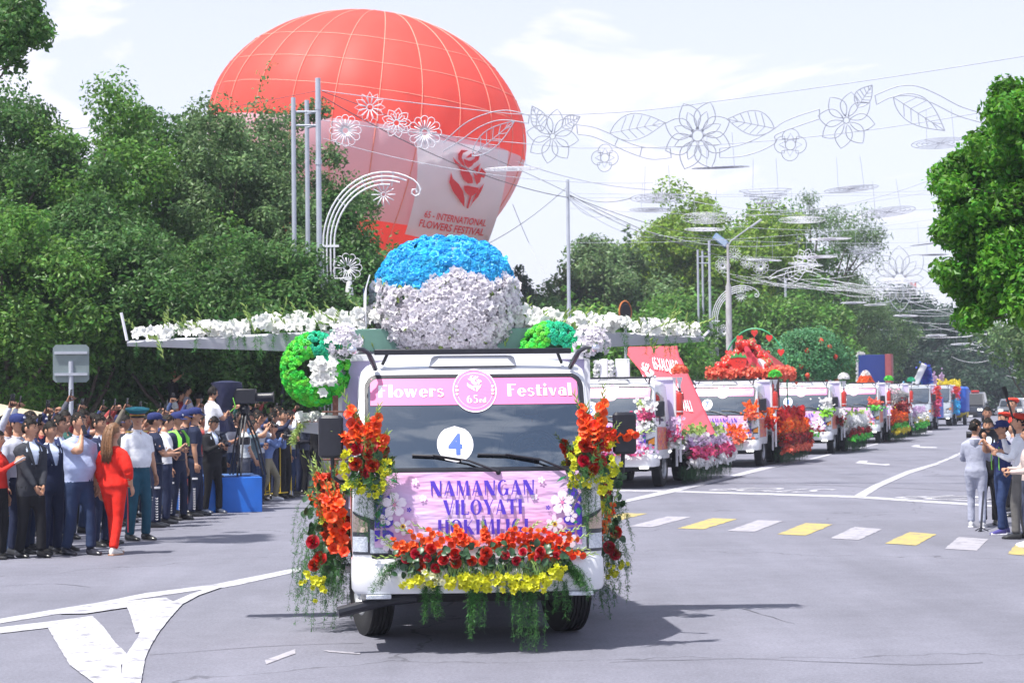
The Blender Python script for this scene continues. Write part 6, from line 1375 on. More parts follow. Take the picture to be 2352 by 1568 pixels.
ar=thing('flower_arch','white panel arch with posts wound in white flowers left of the pink board','flower arch',t6.matrix_world@Matrix.Translation((-.48,3.2,1.0)))
for x0,x1 in ((-.50,-.30),(-.12,.22)): MB().rbox(((x0+x1)/2,0,1.0),(x1-x0,.06,1.7),.02).build('panel',M_framew,ar)
for x in (-.56,-.2): 
    m=MB(); p=[(x+rgd.gauss(0,.03),-.06+rgd.gauss(0,.02),rgd.uniform(.2,1.8)) for _ in range(300)]; m.inst(T_simple,frames(p,[(0,-1,.2)]*300,.035,jit=.5)); m.build('white_flower_rope',G_white,ar,kind='stuff')
# strawberry cabin
M_strawb=mat('strawberry_red',(.62,.025,.015),.25,var=.25,vs=60,coat=.4); M_hut=mat('cabin_boards',(.11,.06,.045),.8,var=.3,vs=6,bump=.4,bs=20)
hut=thing('strawberry_cabin','brown cabin with a roof of strawberries and red flowers on the truck number 7','cabin',t7.matrix_world@Matrix.Translation((.15,3.9,1.38))@Matrix.Diagonal((.60,.8,.76,1)))
for x in (-1.15,1.25): MB().rbox((x,-1.1,.75),(.13,.13,1.9),.02).build('post',M_hut,hut)
MB().rbox((.05,.2,.85),(2.2,1.9,1.5),.04).build('cabin_wall',M_hut,hut); MB().rbox((1.25,-1.1,1.0),(.22,.22,.36),.02).build('red_wrap',mat('wrap_red',(.6,.05,.03),.6),hut)
MB().loft([[(x*s_,y*s_,z) for x,y in ((-1.75,-1.3),(1.75,-1.3),(1.75,1.3),(-1.75,1.3))] for s_,z in ((1,1.62),(1,1.72),(.30,2.55),(.05,2.7))]).build('roof_core',mat('roof_dark_red',(.30,.02,.02),.7),hut,smooth=False)
m=MB(); p=[];n=[]
for k in range(1100):
    sd=rgd.random(); 
    if sd<.6: q=(rgd.uniform(-1.85,1.85),-1.35+rgd.gauss(0,.06),1.62+rgd.gauss(0,.10))
    else: q=(1.8+rgd.gauss(0,.06),rgd.uniform(-1.3,1.3),1.62+rgd.gauss(0,.10))
    p.append(q); n.append((.3*(sd>.6),-1,.6))
m.inst(T_simple,frames(p,n,[rgd.uniform(.05,.08) for _ in p],jit=.5)); m.build('red_flower_eaves',G_salmon,hut,kind='stuff')
sb=MB().lathe([(.01,-.20),(.06,-.17),(.12,-.06),(.15,.04),(.13,.13),(.06,.17),(.01,.17)],14); 
for a in range(6): sb.add([(.0,0,.17),(.11*math.cos(a*1.05-.25),.11*math.sin(a*1.05-.25),.165),(.16*math.cos(a*1.05),.16*math.sin(a*1.05),.13),(.11*math.cos(a*1.05+.25),.11*math.sin(a*1.05+.25),.165)],[(0,1,2,3)],1)
sme=sb.mesh('strawberry',[M_strawb,mat('calyx_green',(.05,.30,.08),.5)])
for k in range(46):
    t=rgd.random(); side=rgd.choice([-1,1]); w=1.5*(1-t)+.1; x=side*w*rgd.uniform(.55,1.0) if k>6 else rgd.uniform(-.3,.3); z=1.75+.95*t if k>6 else 2.6; y=-1.15*(1-t)-.05
    link('strawberry',sme,hut,Matrix.Translation((x,y,z+.08))@Matrix.Rotation(rgd.uniform(-1,1),4,'X')@Matrix.Rotation(rgd.uniform(-1,1),4,'Y')@Matrix.Scale(rgd.uniform(.9,1.3),4))
m=MB(); sh=[(0,-.42),(.22,-.25),(.38,.0),(.40,.18),(.25,.27),(0,.24),(-.25,.27),(-.40,.18),(-.38,0),(-.22,-.25)]; m.prism([(x-.25,-1.42,1.98+z) for x,z in sh],(0,.04,0)); cut=m.build('flat_strawberry',M_strawb,hut,smooth=False)
m=MB(); m.prism([(x-.25,-1.44,2.0+z) for x,z in [(-.42,.18),(-.3,.32),(-.2,.26),(-.12,.40),(0,.28),(.12,.40),(.2,.26),(.32,.32),(.42,.18),(0,.22)]],(0,.03,0)); m.build('flat_calyx',mat('calyx_green'),cut,smooth=False) if 0 else m.build('flat_calyx',MATS['calyx_green'],cut,smooth=False)
m=MB()
for k in range(14):
    cx,cz=rgd.uniform(-.28,.28),rgd.uniform(-.22,.16); m.add([(cx-.25+.014*math.cos(a),-1.426,1.98+cz+.02*math.sin(a)) for a in np.linspace(0,6.28,7)[:-1]],[tuple(range(6))])
m.build('seeds',M_dark,cut,smooth=False,kind='stuff')
for (x,z,w,h,r,mt_) in ((.35,2.15,.28,.5,-.7,m_board),(.62,1.95,.24,.5,-.7,m_board),(.2,2.4,.2,.4,-.6,m_board),(.95,1.9,.2,.55,-.9,M_framew),(.5,1.80,.16,.4,-.6,MATS['calyx_green'])):
    MB().prism([(w*math.cos(a),0,h*math.sin(a)) for a in np.linspace(0,2*PI,13)[:-1]],(0,.04,0)).xf(Matrix.Translation((x,-1.30,z))@Matrix.Rotation(r,4,'Y')@Matrix.Scale(.7,4)).build('cutout_leaf',mt_,hut,smooth=False)
ac=thing('heart_arch','green arch with hanging red hearts over the strawberry roof','arch',t7.matrix_world@Matrix.Translation((.15,4.6,1.05))@Matrix.Diagonal((.62,.8,.79,1))); m=MB()
arc=[(1.55*math.cos(a),0,1.9+1.75*math.sin(a)) for a in np.linspace(-.2,PI+.2,22)]; m.tube([(1.55,0,.6)]+arc+[(-1.55,0,.6)],.035,6); m.build('arch_tube',mat('arch_green',(.03,.35,.14),.5),ac)
hm=MB().prism([(0,-.0,-.15),(.15,0,0),(.16,0,.08),(.08,0,.13),(0,0,.08),(-.08,0,.13),(-.16,0,.08),(-.15,0,0)],(0,.05,0)).mesh('heart',[mat('heart_red',(.62,.04,.03),.4)],False)
for a in np.linspace(.12,PI-.12,7): link('heart',hm,ac,T(1.53*math.cos(a),-.06,1.9+1.70*math.sin(a)-.12))
# pomegranate tree on truck 8
pt=thing('pomegranate_tree','flower float tree with small leaves and red pomegranates on truck number 8','tree',t8.matrix_world@Matrix.Translation((-.25,3.8,1.0)))
rng=np.random.default_rng(8); cs=[(1.45*x*w,1.3*y*w,1.25+1.85*(z+1)/2) for x,y,z in [d/np.linalg.norm(d)*rng.random()**.4 for d in rng.normal(size=(95,3))] for w in [1]]
leaves(cs,190,.34,.10,rng).build('crown',leafmat('leaf_pomegranate',(.10,.28,.12)),pt,smooth=False)
tk=MB(); tk.tube([(0,0,-.05),(.03,0,.6),(-.02,0,1.2),(.0,0,1.9)],[.13,.11,.10,.06],9)
for c in cs[::7]: a=Vector((0,0,rng.uniform(.75,1.4))); e=Vector(c); tk.tube([a,a.lerp(e,.5)+Vector((0,0,-.12)),e],[.06,.035,.01],6)
tk.build('trunk',mat('trunk_red_brown',(.20,.09,.06),.8,var=.3,vs=10,bump=.4),pt)
pm=MB().ell((0,0,0),(.085,.085,.085),0,12,8).lathe([(.02,-.08),(.035,-.12),(.03,-.10)],8).mesh('pomegranate',[mat('pomegranate_red',(.55,.05,.02),.35,var=.2)])
for c in cs[::3]: 
    if c[1]<.3: link('pomegranate',pm,pt,T(c[0]*1.05,c[1]-.35,c[2]-.1))
# orange flower mountain on truck 9
mo=thing('flower_mountain','orange flower covered mountain with a white peak on truck number 9','flower mountain',t9.matrix_world@Matrix.Translation((.0,3.6,1.15))@Matrix.Diagonal((.5,.8,.56,1)))
hm_=lambda x,y: 2.15*math.exp(-((x-.1)**2)/.65-((y)**2)/1.2)+.45*math.exp(-((x+1.1)**2)/.7-y*y)+.5*math.exp(-((x-1.0)**2)/.6-y*y)
m=MB(); nx,ny=25,13; m.add([(-2.0+4.0*i/(nx-1),-1.3+2.6*j/(ny-1),.8+hm_(-2.0+4.0*i/(nx-1),-1.3+2.6*j/(ny-1))) for j in range(ny) for i in range(nx)],[(j*nx+i,j*nx+i+1,(j+1)*nx+i+1,(j+1)*nx+i) for j in range(ny-1) for i in range(nx-1)]); m.build('mountain_core',mat('core_orange',(.45,.10,.02),.8),mo)
mo_={'orange_blooms':(G_orange,[]),'pale_blooms':(G_salmon,[]),'red_gully':(G_red,[]),'white_peak':(G_white,[])}
for k in range(2400):
    x,y=rgd.uniform(-2.0,2.0),rgd.uniform(-1.3,.6); z=hm_(x,y); n=Vector((-(hm_(x+.05,y)-z)/.05,-(hm_(x,y+.05)-z)/.05,1)).normalized()
    key='white_peak' if z>1.95 else ('red_gully' if abs((z-.25)-.28*(x+.3)*-1)<.09 and -1<x<.7 else ('pale_blooms' if rgd.random()<.25 else 'orange_blooms')); mo_[key][1].append(((x,y,.8+z),tuple(n)))
for k,(mt_,l) in mo_.items(): m=MB(); m.inst(T_simple,frames([a for a,b in l],[b for a,b in l],.075,jit=.5)); m.build(k,mt_,mo,kind='stuff')
fd=thing('flower_dish','large ring with yellow green flowers standing between trucks 8 and 9','flower disc',T(12.2,75,1.75,rz=rad(62))@Matrix.Diagonal((.62,.62,.62,1))); m=MB(); m.lathe([(.02,0),(.62,.03),(.66,.06),(.62,.10),(.02,.10)],28).xf(Matrix.Rotation(PI/2,4,'X')@Matrix.Rotation(.9,4,'Y')).build('disc',mat('dish_olive',(.25,.22,.05),.8,var=.5,vs=18),fd)
# navy panel, grey tuft and megaphone shape on truck 10
nv=thing('navy_panel','tall navy blue panel with a round pink emblem and a maroon side','panel',t10.matrix_world@Matrix.Translation((-.5,3.4,1.05))@Matrix.Diagonal((.55,.8,.78,1)))
MB().rbox((-.35,0,1.9),(2.2,.9,3.1),.02).build('panel',mat('panel_navy',(.012,.03,.17),.45,var=.05),nv); MB().rbox((1.02,.05,1.9),(.54,.96,3.15),.02).build('maroon_side',mat('panel_maroon',(.26,.06,.07),.6),nv)
e_=MB().lathe([(.30,0),(.33,.01),(.02,.012)],26).xf(Matrix.Translation((-.25,-.455,1.5))@Matrix.Rotation(PI/2,4,'X')).build('round_emblem',mat('emblem_pink',(.70,.12,.25),.5),nv); MB().lathe([(.17,0),(.20,.005)],22,cap=False).lathe([(.10,0),(.01,.005)],12).xf(Matrix.Translation((-.25,-.471,1.5))@Matrix.Rotation(PI/2,4,'X')).build('emblem_ring',M_whitel,e_)
for x in (1.3,1.75): MB().tube([(x-.35,-.3,1.4),(x,-.3,.0)],.04,5).build('white_rail',M_framew,nv)
m=MB(); p=[(-1.5+rgd.gauss(0,.06),-.4,rgd.uniform(.4,3.5)) for _ in range(420)]+[(-1.5+rgd.uniform(0,.6),-.4,3.52+rgd.gauss(0,.05)) for _ in range(110)]; m.inst(T_simple,frames(p,[(-.2,-1,.2)]*len(p),.055,jit=.5)); m.build('white_flower_rope',G_white,nv,kind='stuff')
cn=thing('flower_cone','cone covered in silver grey flowers lying beside truck number 9','flower cone',t9.matrix_world@Matrix.Translation((1.35,2.6,1.55))@Matrix.Diagonal((.55,.55,.6,1))); m=MB(); p=[];n=[]
for k in range(900): t=rgd.random(); a=rgd.uniform(0,2*PI); r_=.12+.55*t; p.append((1.0-1.3*t+.0,r_*math.cos(a),.55-.1*t+r_*math.sin(a))); n.append((.3,math.cos(a),math.sin(a)))
m.inst(T_simple,frames(p,n,.05,jit=.5)); m.build('grey_blooms',mass(0,'bloom_grey',(.40,.40,.41),.3,0),cn,kind='stuff'); m=MB(); p=[(rgd.gauss(.6,.3),-.35+rgd.gauss(0,.1),-.2+rgd.gauss(0,.16)) for _ in range(240)]; m.inst(T_simple,frames(p,[(0,-1,.3)]*240,.07,jit=.5)); m.build('dark_red_blooms',G_dred,cn,kind='stuff')
# grey-blue truck, decorated second one
M_truckb=mat('truck_pale_blue',(.42,.46,.52),.35,var=.05,coat=.3); M_tarp=mat('tarp_blue',(.02,.10,.50),.6,var=.15,vs=3,bump=.3,bs=4)
def blue(x,y,lb,seedc):
    r_=thing('decorated_truck',lb,'truck',T(x,y,0,rz=SANG)); make_cab(r_,M_truckb,False,visor=False,number=None,lights_on=True); make_bed(r_,4.6)
    MB().rbox((1.16,3.6,1.15),(.05,3.6,1.1),.02).build('side_cloth',M_tarp,r_); return r_
bt=blue(20.7,103.5,'grey blue truck with the white crane arm and flowers before its bumper',1); bt2=blue(24.5,116,'second grey blue truck draped in blue cloth with red flowers',2)
upper(bt,'lilac and cream flower heap before the bumper of the grey blue truck',-.3,-.3,.75,[('lilac',G_lilac,-.0,.5,.45),('cream',G_yellow,-.2,.1,.4),('white',G_white,-.1,.4,.5)],(F_bud,12),240)
for tr,lb,c1,c2 in ((bt,'red flower column beside the cab of the grey blue truck',G_red,G_pink),(bt2,'red and blue flower column beside the second grey blue truck',G_red,G_blue)):
    upper(tr,lb,1.2,1.5,1.2,[('top_blooms',c1,.3,1.1,.10),('low_blooms',c2,-.5,.4,.10)],None,200)
cr_=thing('crane_arm','white bent crane arm rising over blue and purple flowers','float figure',bt.matrix_world@Matrix.Translation((.0,3.4,1.2))@Matrix.Diagonal((.6,.8,.62,1)))
MB().rbox((-.1,0,1.1),(.75,.5,1.6),.06).build('lower_arm',M_white,cr_); MB().rbox((.2,0,2.75),(.55,.4,2.1),.06,R=Matrix.Rotation(rad(26),3,'Y')).build('upper_arm',M_white,cr_); MB().rbox((-.25,-.27,1.95),(.22,.05,.22),.03).build('joint_cover',M_dark,cr_)
m=MB(); p=[(.75+rgd.gauss(0,.22),.2,2.7+rgd.gauss(0,.5)) for _ in range(500)]; m.inst(T_simple,frames(p,[(0,-1,.3)]*500,.09,jit=.5)); m.build('blue_blooms',mass(0,'bloom_royal',(.05,.12,.60),.3,.05),cr_,kind='stuff'); m=MB(); p=[(rgd.uniform(-1.3,1.3),.25,1.2+abs(rgd.gauss(0,.35))) for _ in range(600)]; m.inst(T_simple,frames(p,[(0,-1,.3)]*600,.09,jit=.5)); m.build('pale_blue_blooms',mass(0,'bloom_paleblue',(.20,.50,.75),.2,.02),cr_,kind='stuff')
yb=thing('flower_heap','bank of yellow flowers with purple figures on top of the second grey blue truck','flower heap',bt2.matrix_world@Matrix.Translation((.3,3.5,1.4))@Matrix.Diagonal((.6,.8,.8,1)))
m=MB(); p=[(rgd.uniform(-.6,1.6),rgd.gauss(0,.3),1.2+rgd.gauss(0,.18)) for _ in range(600)]; m.inst(T_simple,frames(p,[(0,-1,.5)]*600,.09,jit=.5)); m.build('yellow_blooms',G_yellow,yb,kind='stuff')
for x in (-.9,-.2): m=MB(); p=[(x+rgd.gauss(0,.10),0,1.6+rgd.gauss(0,.3)) for _ in range(120)]; m.inst(T_simple,frames(p,[(0,-1,.3)]*120,.08,jit=.5)); m.build('purple_blooms',G_lilac,yb,kind='stuff')
ct=thing('blue_cart','cart draped in blue and yellow cloth behind the second grey blue truck','cart',T(27.0,121,0,rz=SANG)); MB().rbox((0,0,1.5),(1.3,2.5,1.6),.2).build('cover',M_tarp,ct); MB().rbox((0,0,.75),(1.2,2.3,.6),.1).build('body',G_yellow,ct)
for x in (-.5,.5): wheel_parts(ct,(x,-.8,.402),0,1 if x>0 else -1)
# police car and the cars behind
def car(lb,x,y,col,suv=False,cat='car',rz=SANG,bar=False):
    r_=thing('parked_car' if not bar else 'police_car',lb,cat,T(x,y,0,rz=rz)); H=1.95 if suv else 1.45; W_=.98 if suv else .88; bl=1.08 if suv else .92
    pr=[(-.05,.32),(-.06,.60),(.02,bl-.12),(.9,bl),(1.25,bl+.02),(4.3,bl),(4.4,.6),(4.35,.35)]
    m=MB(); m.loft([[(x_,y_,z_) for y_,z_ in pr] for x_ in (-W_,-W_+.06,W_-.06,W_)]); m.build('body',col,r_,auto=40)
    m=MB(); m.loft([[(s*W_*.95,1.05,bl),(s*W_*.82,1.55,H-.08),(s*W_*.80,1.9,H),(s*W_*.80,3.6,H),(s*W_*.82,4.0,H-.1),(s*W_*.95,4.3,bl)] for s in (-1,1)]); m.build('cabin',col,r_,auto=30)
    m=MB(); m.add([(-W_*.84,1.045,bl+.05),(W_*.84,1.045,bl+.05),(W_*.76,1.50,H-.12),(-W_*.76,1.50,H-.12)],[(0,1,2,3)]).xf(Matrix.Translation((0,-.012,0))); m.build('windscreen',M_sideglass,r_,smooth=False)
    for s in (-1,1): 
        MB().add([(s*(W_*.955),1.35,bl+.04),(s*(W_*.955),3.9,bl+.04),(s*(W_*.84),3.6,H-.12),(s*(W_*.84),1.75,H-.12)],[(0,1,2,3)]).build('side_window',M_sideglass,r_,smooth=False)
        MB().rbox((s*W_*.72,-.05,bl-.25),(.32,.06,.12),.02).build('headlight',M_fog,r_); MB().rbox((s*(W_+.1),1.25,bl+.1),(.16,.08,.13),.03).build('mirror',M_black,r_)
        for yy in (.85,3.5): wheel_parts(r_,(s*(W_-.14),yy,.402),0,s).scale=(1,.86,.86)
    MB().rbox((0,-.07,.58),(W_*1.1,.05,.22),.02).build('grille',M_dark,r_); MB().rbox((0,-.10,.42),(.5,.02,.11),.005).build('number_plate',M_framew,r_)
    if bar: MB().rbox((-.28,2.0,H+.06),(.5,.25,.10),.03).build('blue_light',mat('lamp_blue',(.05,.12,.7),.3),r_); MB().rbox((.28,2.0,H+.06),(.5,.25,.10),.03).build('red_light',mat('lamp_red',(.6,.03,.03),.3),r_)
    return r_
C_dk=mat('car_dark',(.025,.03,.045),.2,coat=.6,var=.05); C_sil=mat('car_silver',(.35,.37,.40),.25,.4,var=.05); C_wh=mat('car_white',(.62,.63,.66),.3,coat=.4,var=.05); C_gr=mat('car_grey',(.12,.13,.15),.3,coat=.4)
car('black police off-roader with a red and blue light bar',29.3,128,C_dk,True,'police car',bar=True)
car('dark grey car right behind the black police off-roader',34.2,137,C_gr); car('white car parked farther behind the police off-roader',38.6,150,C_wh); car('silver car with flowers on its bonnet near the red umbrella',41.0,146,C_sil); car('dark car at the far right edge of the avenue',50.5,172,C_gr,True); car('small white car at the end of the avenue',44.8,162,C_wh)
um=thing('parasol','red white parasol of a street cart near the right edge','parasol',T(29.5,100,0)); MB().tube([(0,0,0),(0,0,2.2)],.03,6).build('pole',M_framew,um)
for k in range(8): a=k*PI/4; MB().add([(0,0,2.42),(1.0*math.cos(a),1.0*math.sin(a),1.75),(1.05*math.cos(a+PI/8),1.05*math.sin(a+PI/8),1.7),(1.0*math.cos(a+PI/4),1.0*math.sin(a+PI/4),1.75)],[(0,1,2,3)]).build('canopy_panel',MATS['heart_red'] if k%3 else M_framew,um,smooth=False)
for (u,d,vt,c,lb) in ((2170,150,905,C_dk,''),):
    pass
b=P(2148,800,235); b.z=0; r_=thing('stop_sign','small red round sign before the low white pavilion','road sign',T(b)); MB().tube([(0,0,0),(0,0,3)],.06,5).build('pole',M_grey,r_); MB().lathe([(.02,0),(.55,0),(.55,.05),(.02,.05)],16).xf(Matrix.Translation((0,0,3.3))@Matrix.Rotation(PI/2,4,'X')).build('disc',MATS['heart_red'],r_)
# ------------------------------------------------------------------ people
TMP=bpy.data.scenes.new('people_tmp'); JOBS=[]
# --- head template (radius about .1, chin down, face towards -y, origin at the neck joint)
def head_geo():
    V=[];nu,nv=28,22
    def shape(th,ph):   # th azimuth (0 = face), ph polar from top
        x=math.sin(ph)*math.sin(th); y=-math.sin(ph)*math.cos(th); z=math.cos(ph)
        f=max(0,-y); X=x*.076; Y=y*.096; Z=z*.118
        if z<0: X*=1-.30*(-z)**1.5; Y*=1-.10*(-z)+(.0); Y-= .010*f*(-z)
        if z<-.2 and y>0: Z*=.80; Y*=.86
        g=lambda cx,cz,sx,sz: math.exp(-((x-cx)/sx)**2-((z-cz)/sz)**2)*(1 if y<0 else 0)
        Y-= .022*g(0,-.20,.13,.16)+.010*g(0,-.02,.10,.20)        # nose
        Y-= .006*g(0,.20,.6,.10)                                   # brow
        Y+= .011*(g(.36,.06,.17,.10)+g(-.36,.06,.17,.10))          # sockets
        Y-= .008*(g(0,-.50,.28,.05)+g(0,-.60,.26,.05))-.004*g(0,-.55,.3,.025)  # lips
        Y-= .010*g(0,-.85,.3,.14)                                  # chin
        Y-= .005*(g(.5,-.2,.2,.2)+g(-.5,-.2,.2,.2))
        return (X,Y,Z+.125)
    for j in range(nv+1):
        for i in range(nu): V.append(shape(2*PI*i/nu, PI*j/nv if 0<j<nv else (.02 if j==0 else PI-.02)))
    Fc=[(j*nu+i,j*nu+(i+1)%nu,(j+1)*nu+(i+1)%nu,(j+1)*nu+i) for j in range(nv) for i in range(nu)]
    Fc=[tuple(reversed(f)) for f in Fc]
    mi=[]
    for f in Fc:
        c=np.mean([V[k] for k in f],0); mi.append(4 if (c[1]<-.085 and abs(c[0])<.024 and .055<c[2]<.072) else 0)
    m=MB(); m.add(V,Fc,mi)
    for s in (-1,1):
        m.ell((s*.028,-.083,.133),(.0125,.006,.0065),3,8,5); m.ell((s*.029,-.0915,.152),(.018,.004,.0045),5,8,4)
        m.ell((s*.078,.006,.118),(.010,.022,.032),0,8,6)
    m.tube([(0,.012,-.07),(0,.008,-.02),(0,.002,.06)],[.062,.054,.052],12)
    return m
HEAD=head_geo()
def hand_geo(curl=.5,grip=False):
    """right hand; origin at the wrist, fingers towards -z, palm facing -y, thumb on the -x side"""
    m=MB(); m.loft([[(x*w,y*t,z) for x,y in ((-1,-.5),(-.6,-1),(.6,-1),(1,-.5),(1,.5),(.6,1),(-.6,1),(-1,.5))] for z,w,t in ((.015,.024,.016),(-.03,.034,.015),(-.07,.040,.014),(-.092,.038,.010))])
    for k,(x,l) in enumerate(((-.030,.068),(-.010,.078),(.010,.072),(.029,.058))):
        c=curl*(1+.1*k); p=Vector((x,0,-.085)); q=[p]; a=0
        for s_ in (.45,.32,.23): a+=c*.75; d=Vector((0,-math.sin(a),-math.cos(a))); p=p+d*l*s_; q.append(p)
        m.tube(q,[.0095,.009,.0085,.007],6)
    q=[Vector((-.030,-.002,-.025)),Vector((-.052,-.014-.01*curl,-.050)),Vector((-.056,-.024-.02*curl,-.078)),Vector((-.046,-.030-.03*curl,-.098))]; m.tube(q,[.013,.011,.010,.008],6); return m
HANDS={'open':hand_geo(.35),'grip':hand_geo(1.25)}
def ik(a,b,l1,l2,pole):
    d=b-a; L_=min(d.length,(l1+l2)*.995); dn=d.normalized(); x=(l1*l1-l2*l2+L_*L_)/(2*L_); h=math.sqrt(max(0,l1*l1-x*x)); p=pole-dn*pole.dot(dn)
    if p.length<1e-4: p=Vector((0,1,0))
    p.normalize(); return a+dn*x+p*h, a+dn*L_
POSE={'down':((-.25,-.03,.80),(.25,-.03,.80)),'front':((-.05,-.21,.90),(.05,-.22,.88)),'ear':((-.13,-.10,1.52),(.25,-.03,.80)),'phone':((-.10,-.36,1.62),(.24,-.03,.82)),'high':((-.14,-.28,1.98),(.24,-.05,.85)),
 'two_high':((-.10,-.32,1.82),(.10,-.32,1.82)),'camera':((-.07,-.25,1.50),(.07,-.28,1.47)),'hold':((-.10,-.30,1.14),(.12,-.30,1.10)),'holdR':((-.12,-.32,1.16),(.25,-.03,.80)),'chest':((-.08,-.28,1.24),(.08,-.26,1.20)),'shoulder':((.03,-.30,1.50),(.16,-.34,1.42)),'behind':((-.06,.18,.95),(.06,.18,.95)),'pocket':((-.22,-.08,.90),(.22,-.08,.90))}
def person(label,pos,head_deg,height,top,legs,shoe=(.02,.02,.02),sleeve='long',jacket=None,pose='down',hair='short',hat=None,hatcol=(.02,.03,.12),skin=0,belly=0,lean=0,look=0,tilt=0,step=.0,fem=False,group='spectators along the left kerb',props=(),extra=None,crouch=0,haircol=None,build=1.09,z=0):
    """all body measures for a 1.75 m figure, scaled to the height"""
    R=[];lab=[]   # rings with label: 0 skin 1 top 2 legs 6 shirt under jacket
    mb=MB(); labs=[]
    def ringtube(P_,r,lb,n=12,fl=1.0):
        k0=mb.n; mb.tube(P_,r,n,0,True,fl); labs.extend([lb]*(mb.n-k0))
    wst=.93 if not fem else .9; hipw=.172 if not fem else .182; shw=.188 if not fem else .165; wai=.152 if not fem else .125
    PZ=.93; ln=rad(lean)
    def bend(p):
        p=Vector(p)
        if p.z>PZ: k=min(1,(p.z-PZ)/.25); a=ln*k; d=p-Vector((0,0,PZ)); c,s=math.cos(a),math.sin(a); return Vector((d.x,d.y*c-d.z*s,PZ+d.z*c+d.y*s))-Vector((0,0,crouch))
        return p-Vector((0,0,crouch*min(1,p.z/.9)))
    B=build; jb=1.06 if jacket else 1.0
    prof=[(.80,hipw*.82,.10,0),(.86,hipw*.97,.118,0),(.93,hipw,.122,.005),(1.0,hipw*.96+.02*belly,.112+.05*belly,-.02*belly),(1.08,wai*B+.03*belly,.104+.085*belly,-.045*belly),(1.16,(wai+.006)*B+.02*belly,.108+.06*belly,-.03*belly),(1.24,(wai+.022)*B,.118,-.006),(1.31,shw*.95*B,.122,-.004),(1.37,shw*B,.112,.004),(1.415,shw*.93*B,.095,.010),(1.445,shw*.62*B,.078,.014),(1.465,.085,.066,.014),(1.485,.060,.058,.012)]
    hem={'tucked':.985,'out':.90,'jacket':.79,'peplum':.93}[jacket or ('tucked' if extra!='out' else 'out')] if jacket!='peplum' else .93
    rings=[];rl=[]
    n=26; dens=[]
    for i in range(len(prof)-1):
        a,b=prof[i],prof[i+1]; dens+= [tuple(a[q]+(b[q]-a[q])*t for q in range(4)) for t in (0,.5)]
    dens.append(prof[-1])
    for z_,w,d,yo in dens:
        cloth_top = z_>=hem; k=(jb if z_>=hem else 1.0)
        if jacket in('jacket','peplum') and hem<=z_<1.02: k=jb+.10*(1.02-z_)/.2*(1.8 if jacket=='peplum' else 1)
        elif jacket is None and extra=='out' and hem<=z_<1.0: k=1.05
        r=[];
        for j in range(n):
            a=2*PI*j/n; cx=math.cos(a); cy=math.sin(a); e=.86; x=w*k*math.copysign(abs(cx)**e,cx); y=d*k*math.copysign(abs(cy)**e,cy)+yo
            if fem and 1.22<z_<1.36 and cy<0: y-=.028*math.exp(-((abs(cx)-.45)/.3)**2)
            r.append(tuple(bend((x,y,z_))))
            if z_>1.47: l=0 if not(jacket=='jacket') else 6
            elif z_<hem: l=2
            elif jacket=='jacket' and cy<0 and abs(cx)<max(0,(z_-1.12)/.33)*.52 and z_>1.10: l=6
            else: l=1
            labs.append(l)
        rings.append(r)
    mb.loft(rings,0,True)
    # neck
    nk=[bend((0,.012,1.44)),bend((0,.006,1.50)),bend((0,-.004,1.56))]; ringtube(nk,[.062,.056,.054],0)
    # arms
    P1,P2=POSE[pose] if isinstance(pose,str) else pose; hm=[]
    for s,hp in ((-1,P1),(1,P2)):
        sh=bend((s*(shw*B-.022),.006,1.385)); hp=Vector(hp); hp=bend(hp) if hp.z>PZ else hp-Vector((0,0,crouch)); elb,wr=ik(sh,hp,.285,.255,Vector((s*.55,.5,-.6)) if hp.z<1.7 else Vector((s*1.0,-.1,-.3)))
        rr=.050*B if not fem else .042; st=1.18 if jacket else 1.05
        short=sleeve=='short'; up=[sh.lerp(elb,t) for t in (0,.25,.5,.75,1)]; lo=[elb.lerp(wr,t) for t in (0,.25,.5,.75,1)]
        if sleeve=='puff': ringtube(up,[.06,.075,.082,.080,.07],1); ringtube(lo[:3],[.07,.062,.04],1); ringtube(lo[1:],[.036,.034,.03,.026],0)
        elif short: ringtube(up[:4],[rr*1.12,rr*1.12,rr*1.10,rr*1.14],1); ringtube(up[2:],[rr*.88,rr*.84,rr*.80],0); ringtube(lo,[rr*.80,rr*.80,rr*.70,rr*.58,rr*.5],0)
        else: ringtube(up,[rr*st,rr*st,rr*st*.96,rr*st*.92,rr*st*.88],1); ringtube(lo,[rr*st*.88,rr*st*.86,rr*st*.78,rr*st*.70,rr*st*.64],1)
        hm.append((s,elb,wr))
    # legs
    ft=[]
    for s in (-1,1):
        hip=Vector((s*.088,0,.90-crouch)); fy=-s*step; ank=Vector((s*.10,fy,.085)); kn,ank=ik(hip,ank,.412,.408,Vector((s*.1,-1,0)))
        q=[hip.lerp(kn,t) for t in (0,.3,.6,1)]+[kn.lerp(ank,t) for t in (.3,.6,.85,1)]
        w=1.0 if not fem else 1.03; rr=[.098,.090,.080,.066,.063,.060,.060,.062] if legs else [.09]*8
        ringtube(q,[a*w*(.5+.5*B) for a in rr],2,14); ft.append((s,ank))
    key=len(JOBS); me=bpy.data.meshes.new('raw'); V,Lp,C,M=mb.flat(); st=np.concatenate([[0],np.cumsum(C)[:-1]])
    me.from_pydata([tuple(v) for v in V],[],[tuple(Lp[a:a+c]) for a,c in zip(st,C)])
    o=bpy.data.objects.new('raw',me); TMP.collection.objects.link(o); rm=o.modifiers.new('r','REMESH'); rm.mode='VOXEL'; rm.voxel_size=.021; rm.use_smooth_shade=True; sm=o.modifiers.new('s','SMOOTH'); sm.iterations=3; sm.factor=.5
